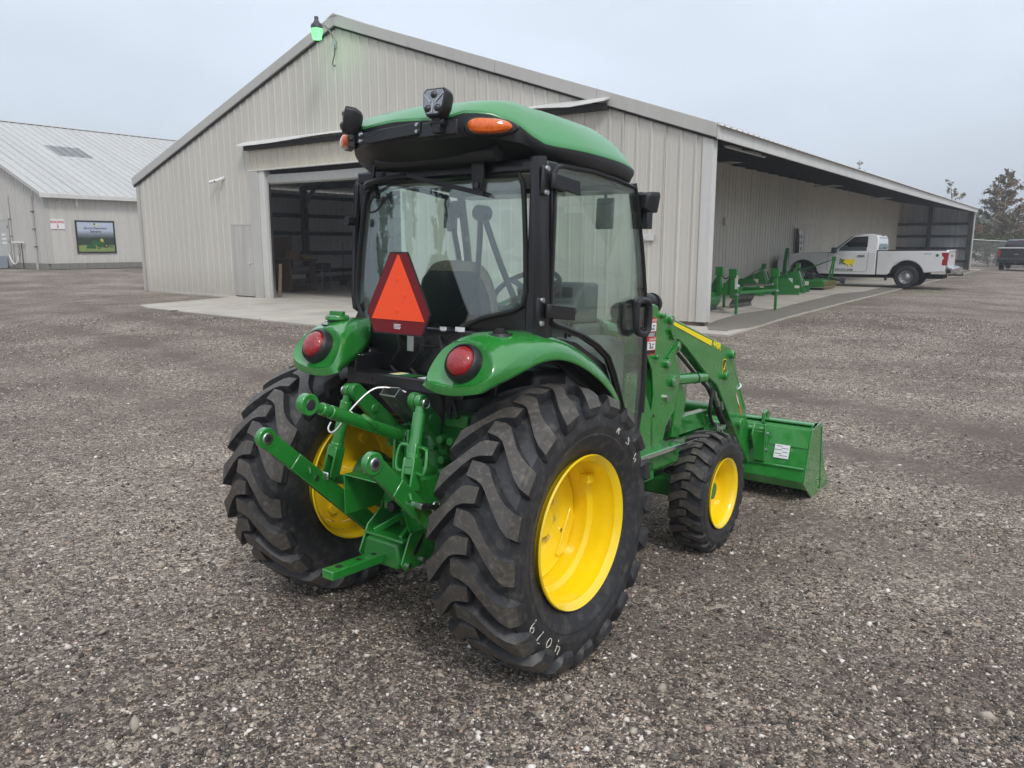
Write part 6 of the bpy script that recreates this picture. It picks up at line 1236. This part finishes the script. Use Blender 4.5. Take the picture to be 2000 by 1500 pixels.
# two box blades
def box_blade(x, y, lab):
    t = imp('box_blade', lab, x, y, .12); P = ipart(t)
    for s in (-1, 1): q = M(); q.prism([(-.45, s*.75, .02), (.45, s*.75, .02), (.45, s*.75, .16), (.10, s*.75, .50), (-.30, s*.75, .52), (-.45, s*.75, .30)], (0, -s*.02, 0)); P('side_plate', q, bev=.004)
    q = M(); q.bb((-.40, -.74, .05), (-.36, .74, .45)); P('blade', q); q = M(); q.bb((-.05, -.74, .36), (.05, .74, .46)); P('shank_bar', q)
    q = M(); q.bb((-.42, -.74, .0), (-.40, .74, .08)); P('cutting_edge', q, DARKST)
    for k in range(4): q = M(); yy = -.54+.36*k; q.bar((.02, yy, .08), (.06, yy, .66), .035, .06, up=(1, 0, 0)); P('shank', q, bev=.003); q = M(); q.bb((.062, yy-.018, .2), (.07, yy+.018, .60)); P('shank_face', q, STEEL)
    q = M(); q.bar((.0, -.25, .45), (.25, -.05, .88), .05, .03); q.bar((.0, .25, .45), (.25, .05, .88), .05, .03); q.bb((.18, -.09, .80), (.30, .09, .95)); P('mast', q)
    for yy in (-.32, .32): q = M(); q.prism([(-.40, yy, .30), (.42, yy, .20), (.42, yy, .36), (.30, yy, .70), (.18, yy, .72), (-.40, yy, .44)], (0, .025, 0)); P('gusset', q, bev=.004); q = M(); q.bb((.0, yy-.004, .36), (.16, yy-.0005, .50)); P('label_plate', q, LABW)
    for yy in (-.18, .0, .18): q = M(); q.bar((.44, yy, .24), (.26, yy, .70), .05, .02, up=(1, 0, 0)); P('front_strap', q, STEEL if yy else IG, bev=.003)
    q = M(); q.bar((-.38, .0, .45), (.24, .0, .88), .05, .02); P('brace', q); q = M(); q.bb((.30, -.755, .22), (.44, -.7505, .30)); P('label_plate', q, LABW)
    for s in (-1, 1): q = M(); q.bb((.43, s*.42-.03, .05), (.56, s*.42+.03, .22)); P('lower_lug', q, bev=.006)
box_blade(-2.45, 9.9, 'green box blade with bright shanks, left of the pair'); box_blade(-1.75, 11.0, 'green box blade with bright shanks, right of the pair')
# rotary cutter
t = imp('rotary_cutter', 'green rotary cutter with yellow chain guard beside the white pickup', -1.95, 14.2); P = ipart(t)
q = M(); q.prism([(-.9, -.8, .10), (.62, -.8, .10), (.62, .8, .10), (-.9, .8, .10)], (0, 0, .25)); P('deck', q, bev=.03)
q = M(); q.bb((-.85, -.806, .16), (-.45, -.8005, .30)); q.bb((-.25, -.806, .16), (.15, -.8005, .30)); P('label_plate', q, LABW)
for k in range(14): q = M(); yy = -.72+.11*k; q.bar((.64, yy, .03), (.64, yy, .30), .018, .018, up=(1, 0, 0)); P('chain', q, CHAINY)
for z in (.12, .2, .28): q = M(); q.cyl((.655, -.78, z), (.655, .78, z), .012, n=6); P('guard_bar', q, CHAINY)
q = M(); q.bar((.62, -.25, .32), (.72, -.04, 1.05), .06, .03); q.bar((.62, .25, .32), (.72, .04, 1.05), .06, .03); q.bb((.66, -.06, .98), (.78, .06, 1.12)); P('mast', q, bev=.004)
q = M(); q.bar((.70, -.04, 1.03), (-.95, -.3, .40), .05, .02); P('brace', q); q = M(); q.bar((.70, .04, 1.03), (-.95, .3, .40), .05, .02); P('brace', q)
q = M(); q.bb((-.2, -.15, .352), (.12, .15, .56)); P('gearbox', q, DARKST, bev=.03); q = M(); q.cyl((.12, 0, .48), (1.05, .1, .30), .04, n=10); q.cyl((.95, .08, .32), (1.10, .11, .29), .09, n=14); P('drive_shaft', q, BLACK)
q = M(); q.cyl((-1.2, -.06, .2), (-1.2, .06, .2), .2, n=20); P('tail_wheel', q, CARTYRE, bev=.02); q = M(); q.bar((-.9, 0, .38), (-1.2, 0, .42), .06, .06); P('wheel_fork', q)
# upright implement by the pickup's nose
t = imp('post_hole_digger', 'tall green boom implement standing in front of the white pickup nose', -3.1, 14.9); P = ipart(t)
q = M(); q.prism([(-.06, -.1, .1), (-.06, .1, .1), (-.02, .16, .9), (.0, .05, 1.40), (.0, -.05, 1.40), (-.02, -.16, .9)], (.12, 0, 0)); P('upright', q, bev=.01); q = M(); q.bar((.0, -.3, .02), (.0, .3, .02), .4, .04); P('base', q); q = M(); q.cyl((.08, 0, .1), (.08, 0, 1.0), .03, n=10); P('shaft', q, STEEL)
q = M(); q.bar((.05, .0, .6), (.5, .2, .15), .06, .05); P('foot', q)
t = thing('floor_jack', 'dark tool frame leaning on the shed wall behind the pickup cab', 'frame', b2w(-3.95, 19.0, .001), BROT)
q = M(); q.tube(smooth_path([(0, 0, 0), (.02, .0, 1.6), (.0, .1, 2.05), (-.05, .28, 2.10), (.0, .3, 1.6), (.0, .42, 0)], 5), .045, 8); part('tube', q, BLACK, t); q = M(); q.bb((-.05, -.1, .0), (.05, .52, .05)); part('foot', q, BLACK, t)

# ------------------------------------------------------------------ fence and trees beyond the yard
FY = 57.0
fence = thing('chain_link_fence', 'chain-link fence with steel posts behind the yard', 'fence', (0, 0, 0))
LINK = bpy.data.materials.new('chain_link'); LINK.use_nodes = True
def fgz(x): return gz(x, FY)-.02
fx = list(np.arange(24, 72, 3.0))
for x in fx: q = M(); q.cyl((x, FY, fgz(x)), (x, FY, fgz(x)+2.0), .035, n=8); q.cyl((x, FY, fgz(x)+2.0), (x, FY-.25, fgz(x)+2.3), .02, n=6); part('fence_post', q, STEEL, fence)
q = M(); q.tube([(x, FY, fgz(x)+1.95) for x in fx], .025, 6); part('top_rail', q, STEEL, fence)
q = M(); zt = 1.93
a = 24.0
while a < 70:
    for s in (1, -1):
        b0 = (a, 0.05) if s > 0 else (a+zt, 0.05); b1 = (a+zt, zt) if s > 0 else (a, zt)
        z0 = fgz(min(b0[0], 69)); p0, p1 = Vector((b0[0], FY+.01*s, z0+b0[1])), Vector((b1[0], FY+.01*s, z0+b1[1])); n_ = Vector((.006, 0, -.006*s)).normalized()*.004
        o = len(q.v); q.v += [tuple(p0-n_), tuple(p0+n_), tuple(p1+n_), tuple(p1-n_)]; q.f.append((o, o+1, o+2, o+3)); q.mi.append(0)
    a += .11
part('wire_mesh', q, STEEL, fence, ang=0, fix=False, kind='stuff')
BARK = mat('bark', (.055, .042, .034), .9, var=.3, vscale=6)
def leaf_mat(name, cols):
    m = bpy.data.materials.new(name); m.use_nodes = True; n, l = m.node_tree.nodes, m.node_tree.links; b = n['Principled BSDF']; b.inputs['Roughness'].default_value = .7; b.inputs['Specular IOR Level'].default_value = .2
    at = n.new('ShaderNodeAttribute'); at.attribute_name = 'tint'; r = n.new('ShaderNodeValToRGB'); r.color_ramp.interpolation = 'LINEAR'
    while len(r.color_ramp.elements) < len(cols): r.color_ramp.elements.new(.5)
    for i, (e, c) in enumerate(zip(r.color_ramp.elements, cols)): e.position = i/(len(cols)-1); e.color = (*c, 1)
    l.new(at.outputs['Fac'], r.inputs[0]); l.new(r.outputs[0], b.inputs['Base Color']); return m
LEAF_AUT = leaf_mat('autumn_leaves', [(.11, .12, .075), (.15, .145, .085), (.19, .155, .10), (.24, .145, .105), (.26, .165, .11)])
LEAF_GRN = leaf_mat('dull_green_leaves', [(.035, .055, .025), (.06, .085, .035), (.09, .11, .04), (.13, .12, .045)])
LEAF_DK = leaf_mat('dark_needles', [(.012, .022, .012), (.022, .036, .018), (.03, .045, .02)])
LEAF_YEL = leaf_mat('yellow_leaves', [(.10, .11, .035), (.20, .17, .05), (.30, .22, .06), (.20, .10, .05)])
def tree(label, x, y, h, w, lm, seed, style='ascend', nb=34, leaves=5200, ls=.16, group='trees beyond the fence', z=None):
    rg = np.random.default_rng(seed); z = gz(x, y)-.1 if z is None else z
    t = thing('tree', label, 'tree', (x, y, z), (0, 0, rg.uniform(0, 6)), group)
    q = M(); tips = []; axis = [Vector((.10*math.sin(k*1.3+seed)*k/4, .10*math.cos(k*1.7+seed)*k/4, h*k/8)) for k in range(9)]
    q.tube(axis, [max(.012, .020*h*(1-.96*k/8)) for k in range(9)], 7)
    segs = []
    for i in range(nb):
        u = .14+.84*(i+rg.uniform(0, 1))/nb; k = u*8; i0 = min(int(k), 7); p = axis[i0].lerp(axis[i0+1], k-i0); a = i*2.399+rg.uniform(-.4, .4)
        if style == 'ascend': L_ = w*(1.05-u)**.75*rg.uniform(.65, 1.12); up = rg.uniform(.35, .75)
        elif style == 'column': L_ = w*(1.0-abs(u-.4)*1.2)*rg.uniform(.6, 1.1); up = rg.uniform(1.0, 1.8)
        else: L_ = w*math.sqrt(max(.05, 1-((u-.55)/.55)**2))*rg.uniform(.65, 1.1); up = rg.uniform(.1, .7)
        d = Vector((math.cos(a), math.sin(a), up)).normalized(); e = p+d*L_*(1+.2*up)+Vector((0, 0, -.05*L_)); m_ = p.lerp(e, .5)+Vector((0, 0, .06*L_))
        r0 = .008*h*(1-u)+.012; q.tube([p, m_, e], [r0, r0*.6, .006], 5); segs.append((p, m_, e, L_))
        for k2 in range(3):
            v = rg.uniform(.35, .95); b = p.lerp(e, v); d2 = (d+Vector(rg.normal(0, .6, 3))).normalized(); e2 = b+d2*L_*.35; q.tube([b, e2], [r0*.4, .004], 4); segs.append((b, b.lerp(e2, .5), e2, L_*.35))
    part('trunk', q, BARK, t)
    n = leaves; wts = np.array([s[3] for s in segs]); ch = rg.choice(len(segs), n, p=wts/wts.sum()); v = rg.beta(1.6, 1.0, n)
    A = np.array([[*s[0]] for s in segs]); B = np.array([[*s[2]] for s in segs]); Lw = wts[ch]
    c = A[ch]*(1-v[:, None])+B[ch]*v[:, None]+rg.normal(0, 1, (n, 3))*(.10*np.maximum(Lw, .35))[:, None]
    c[:, 2] = np.maximum(c[:, 2], .06*h)
    d1 = rg.normal(0, 1, (n, 3)); d1 /= np.linalg.norm(d1, axis=1)[:, None]; d2 = np.cross(d1, rg.normal(0, 1, (n, 3))); d2 /= np.linalg.norm(d2, axis=1)[:, None]
    s_ = (ls*rg.uniform(.5, 1.2, n))[:, None]
    V = np.stack([c-d1*s_, c+d2*s_*.45, c+d1*s_, c-d2*s_*.45], 1).reshape(-1, 3)
    me = bpy.data.meshes.new('crown'); me.from_pydata(V.tolist(), [], np.arange(n*4).reshape(n, 4).tolist()); me.materials.append(lm)
    cl = .5+.22*np.sin(c[:, 0]*1.1+seed)*np.cos(c[:, 2]*.9+seed*2)+.18*np.sin(c[:, 1]*1.7+c[:, 2]*.6)+rg.normal(0, .12, n)
    at = me.attributes.new('tint', 'FLOAT', 'FACE'); at.data.foreach_set('value', np.clip(cl, 0, 1).astype(np.float32))
    o = bpy.data.objects.new('crown', me); COL.objects.link(o); o.parent = t; return t
tree('tall reddish autumn tree right of the shed end', 38.0, 61.5, 7.3, 3.2, LEAF_AUT, 3, 'ascend', 52, 9500, .125)
tree('shorter red and green tree overlapping the tall autumn tree at its right', 42.6, 62.5, 5.8, 2.8, LEAF_AUT, 8, 'ascend', 44, 7500, .125)
tree('small russet tree just past the shed end post', 35.4, 61.5, 4.4, 1.7, LEAF_AUT, 11, 'ascend', 30, 2600, .11)
tree('sparse yellowish treetop showing above the shed roof', 36.6, 66.5, 6.9, 2.2, LEAF_YEL, 14, 'ascend', 34, 1900, .11)
tree('thin treetop above the middle of the shed roof', 28.9, 66.5, 8.6, 1.5, LEAF_YEL, 15, 'ascend', 28, 900, .11)
tree('low yellow bush behind the black pickup', 43.5, 60.0, 2.4, 2.0, LEAF_YEL, 21, 'round', 26, 2800, .11)
tree('low dull green bush behind the fence', 38.8, 59.2, 2.2, 2.0, LEAF_GRN, 22, 'round', 26, 2800, .11)
tree('green scrub behind the fence by the shed corner', 35.6, 58.8, 1.9, 1.7, LEAF_GRN, 23, 'round', 24, 2600, .11)
rgF = np.random.default_rng(4)
# far wood: one hazy mass
q = M(); nF = 26000; xx = rgF.uniform(-20, 190, nF); hh = 4.6+1.0*np.sin(xx*.08)+.8*np.sin(xx*.21+1)+.6*np.sin(xx*.6); yy = 150+rgF.uniform(0, 22, nF)+.1*xx; zz = rgF.uniform(0, 1, nF)**.8*hh+rgF.normal(0, .5, nF)+1.0
d1 = rgF.normal(0, 1, (nF, 3)); d1 /= np.linalg.norm(d1, axis=1)[:, None]; d2 = np.cross(d1, rgF.normal(0, 1, (nF, 3))); d2 /= np.linalg.norm(d2, axis=1)[:, None]; cF = np.stack([xx, yy, zz], 1); sF = rgF.uniform(.5, 1.1, nF)[:, None]
V = np.stack([cF-d1*sF, cF+d2*sF*.6, cF+d1*sF, cF-d2*sF*.6], 1).reshape(-1, 3); me = bpy.data.meshes.new('distant_wood'); me.from_pydata(V.tolist(), [], np.arange(nF*4).reshape(nF, 4).tolist()); me.materials.append(LEAF_GRN)
at = me.attributes.new('tint', 'FLOAT', 'FACE'); at.data.foreach_set('value', np.clip(rgF.normal(.5, .25, nF), 0, 1).astype(np.float32))
wood = bpy.data.objects.new('distant_wood', me); COL.objects.link(wood); tag(wood, 'hazy grey-green wood far beyond the fence', 'woodland'); wood['kind'] = 'stuff'
# what the cab glass mirrors: poplars to the left of the yard, a barn to the right
for i, (x, y, h) in enumerate(((-34, -4, 15), (-37, 1.5, 17), (-33, 6.5, 14))):
    tree(['poplar on the left of the yard, mirrored in the rear window, nearest the camera', 'tallest of the poplars mirrored in the rear window', 'poplar mirrored at the right of the rear window'][i], x, y, h, 2.2, LEAF_DK, 40+i, 'column', 40, 6000, .22, 'poplars mirrored in the glass')
rb2 = thing('storage_barn', 'pale barn right of the yard, mirrored in the cab door glass', 'barn', (26, 12, .1), (0, 0, R(-68)))
w2, l2, e2, p2 = 14.0, 30.0, 4.2, 7.6; rz2 = lambda x: e2+(p2-e2)*(1-abs(x)/(w2/2))
for a, b in cut(-w2/2, w2/2, 1.83): sheet(rb2, a, b-.003, lambda u, d, z: (u, -d, z), 0, rz2, TRIMW)
for s in (-1, 1):
    sheet(rb2, 0, l2, lambda u, d, z, s=s: (s*w2/2+s*d, u, z), 0, e2, TRIMW); sheet(rb2, -.3, l2, lambda u, d, z, s=s: (s*z, u, rz2(z)+.1+d), 0, w2/2+.3, ROOFM, 'roof_panel')
q = M(); q.bb((-2.2, -.06, 0), (2.2, -.03, 3.6)); part('sliding_door', q, SKYLT, rb2)
for s in (-1, 1): q = M(); q.prism([(0, -.3, p2+.12), (s*(w2/2+.3), -.3, rz2(w2/2+.3)+.12), (s*(w2/2+.3), -.3, rz2(w2/2+.3)-.15), (0, -.3, p2-.15)], (0, .1, 0)); part('rake_board', q, TRIM, rb2)
# ------------------------------------------------------------------ loose stones lying on the yard
def loose_stones(n, seed, rmin, rmax, dist0, dist1):
    rg = np.random.default_rng(seed)
    u = rg.uniform(0, 1, n); r = dist0*(dist1/dist0)**u; a = rg.uniform(-R(44), R(44), n)
    x, y = r*np.sin(a), r*np.cos(a)
    bx = (x-BX)*math.cos(BP)-(y-BY)*math.sin(BP); by = (x-BX)*math.sin(BP)+(y-BY)*math.cos(BP)
    keep = ~((by > -1.2) & (bx < 1.0) & (bx > -20)) & ~((by > -4.15) & (bx < -2.4) & (bx > -14.8))
    x, y, r = x[keep], y[keep], r[keep]; n = len(x)
    patch = .5+.3*np.sin(x*1.3+1.2*np.sin(y*.7))*np.sin(y*1.1+np.sin(x*.8))+.2*np.sin(x*3.1+y*2.3)*np.sin(y*2.9-x*1.7)
    sel = rg.uniform(0, 1, n) < np.clip(.40+.7*patch, .3, 1)*(1-.92*track_w(x, y)); x, y, r = x[sel], y[sel], r[sel]; n = len(x)
    rad = np.clip(rmin*np.exp(np.abs(rg.normal(0, .62, n))), rmin, rmax); rad = np.maximum(rad, .0007*r)
    z = ground_h(x, y)
    ico = np.array([(1,0,0),(-1,0,0),(0,1,0),(0,-1,0),(0,0,1),(0,0,-1)], float)
    tri = np.array([(0,2,4),(2,1,4),(1,3,4),(3,0,4),(2,0,5),(1,2,5),(3,1,5),(0,3,5)])
    V = ico[None]*(1+rg.uniform(-.25, .45, (n, 6, 1)))+rg.normal(0, .22, (n, 6, 3)); V *= np.stack([rg.uniform(.85, 1.4, n), rg.uniform(.65, 1.1, n), rg.uniform(.5, .85, n)], 1)[:, None]
    th = rg.uniform(0, 2*math.pi, n); tl = rg.normal(0, .3, n)
    cx, sx = np.cos(tl)[:, None], np.sin(tl)[:, None]; V = np.stack([V[..., 0], V[..., 1]*cx-V[..., 2]*sx, V[..., 1]*sx+V[..., 2]*cx], 2)
    c, s = np.cos(th)[:, None], np.sin(th)[:, None]; V = np.stack([V[..., 0]*c-V[..., 1]*s, V[..., 0]*s+V[..., 1]*c, V[..., 2]], 2)
    V = V*rad[:, None, None]+np.stack([x, y, z+rad*.12], 1)[:, None]
    F = (tri[None]+6*np.arange(n)[:, None, None]).reshape(-1, 3)
    me = bpy.data.meshes.new('loose_gravel'); me.vertices.add(n*6); me.vertices.foreach_set('co', V.astype(np.float32).ravel())
    me.loops.add(len(F)*3); me.loops.foreach_set('vertex_index', F.astype(np.int32).ravel()); me.polygons.add(len(F)); me.polygons.foreach_set('loop_start', (np.arange(len(F))*3).astype(np.int32))
    me.update(calc_edges=True)
    at = me.attributes.new('tint', 'FLOAT', 'FACE'); at.data.foreach_set('value', np.repeat(rg.uniform(0, 1, n), 8).astype(np.float32))
    return me
def stone_mat():
    m = bpy.data.materials.new('loose_stone'); m.use_nodes = True; n, l = m.node_tree.nodes, m.node_tree.links; b = n['Principled BSDF']; b.inputs['Roughness'].default_value = .75; b.inputs['Specular IOR Level'].default_value = .35
    at = n.new('ShaderNodeAttribute'); at.attribute_name = 'tint'; r = n.new('ShaderNodeValToRGB'); e = r.color_ramp.elements
    cols = [(0, (.048, .042, .038)), (.28, (.082, .071, .062)), (.46, (.125, .108, .094)), (.60, (.205, .176, .150)), (.72, (.315, .27, .228)), (.81, (.44, .378, .315)), (.87, (.35, .26, .19)), (.90, (.61, .55, .48)), (.96, (.77, .73, .67)), (1, (.33, .20, .15))]
    while len(e) < len(cols): e.new(.5)
    for x, (p, c) in zip(e, cols): x.position = p; x.color = (*c, 1)
    l.new(at.outputs['Fac'], r.inputs[0]); l.new(r.outputs[0], b.inputs['Base Color']); return m
lg = bpy.data.objects.new('loose_gravel', loose_stones(260000, 12, .0030, .017, 1.1, 20.0)); COL.objects.link(lg); lg.data.materials.append(stone_mat())
tag(lg, 'loose grey and pale gravel stones strewn over the yard', 'gravel'); lg['kind'] = 'stuff'
lg = bpy.data.objects.new('scattered_stones', loose_stones(520, 31, .010, .030, 1.5, 14.0)); COL.objects.link(lg); lg.data.materials.append(MATS.get('pale_stone') or mat('pale_stone', (.36, .32, .26), .8, var=.4, vscale=9))
tag(lg, 'larger tan and grey stones scattered on the gravel yard', 'stones'); lg['kind'] = 'stuff'
# ------------------------------------------------------------------ damp autumn air
q = M(); q.bb((-260, -120, -3.0), (330, 330, 24))
hz = part('haze', q, None); hz['kind'] = 'stuff'; hz['label'] = 'thin damp haze over the yard'; hz['category'] = 'haze'
hm = bpy.data.materials.new('haze'); hm.use_nodes = True; hm.node_tree.nodes.clear()
_o = hm.node_tree.nodes.new('ShaderNodeOutputMaterial'); _v = hm.node_tree.nodes.new('ShaderNodeVolumePrincipled')
_v.inputs['Color'].default_value = (.92, .95, 1, 1); _v.inputs['Density'].default_value = .0019; _v.inputs['Anisotropy'].default_value = .2
hm.node_tree.links.new(_v.outputs[0], _o.inputs['Volume']); hz.data.materials.clear(); hz.data.materials.append(hm)
scene.render.engine = 'CYCLES'
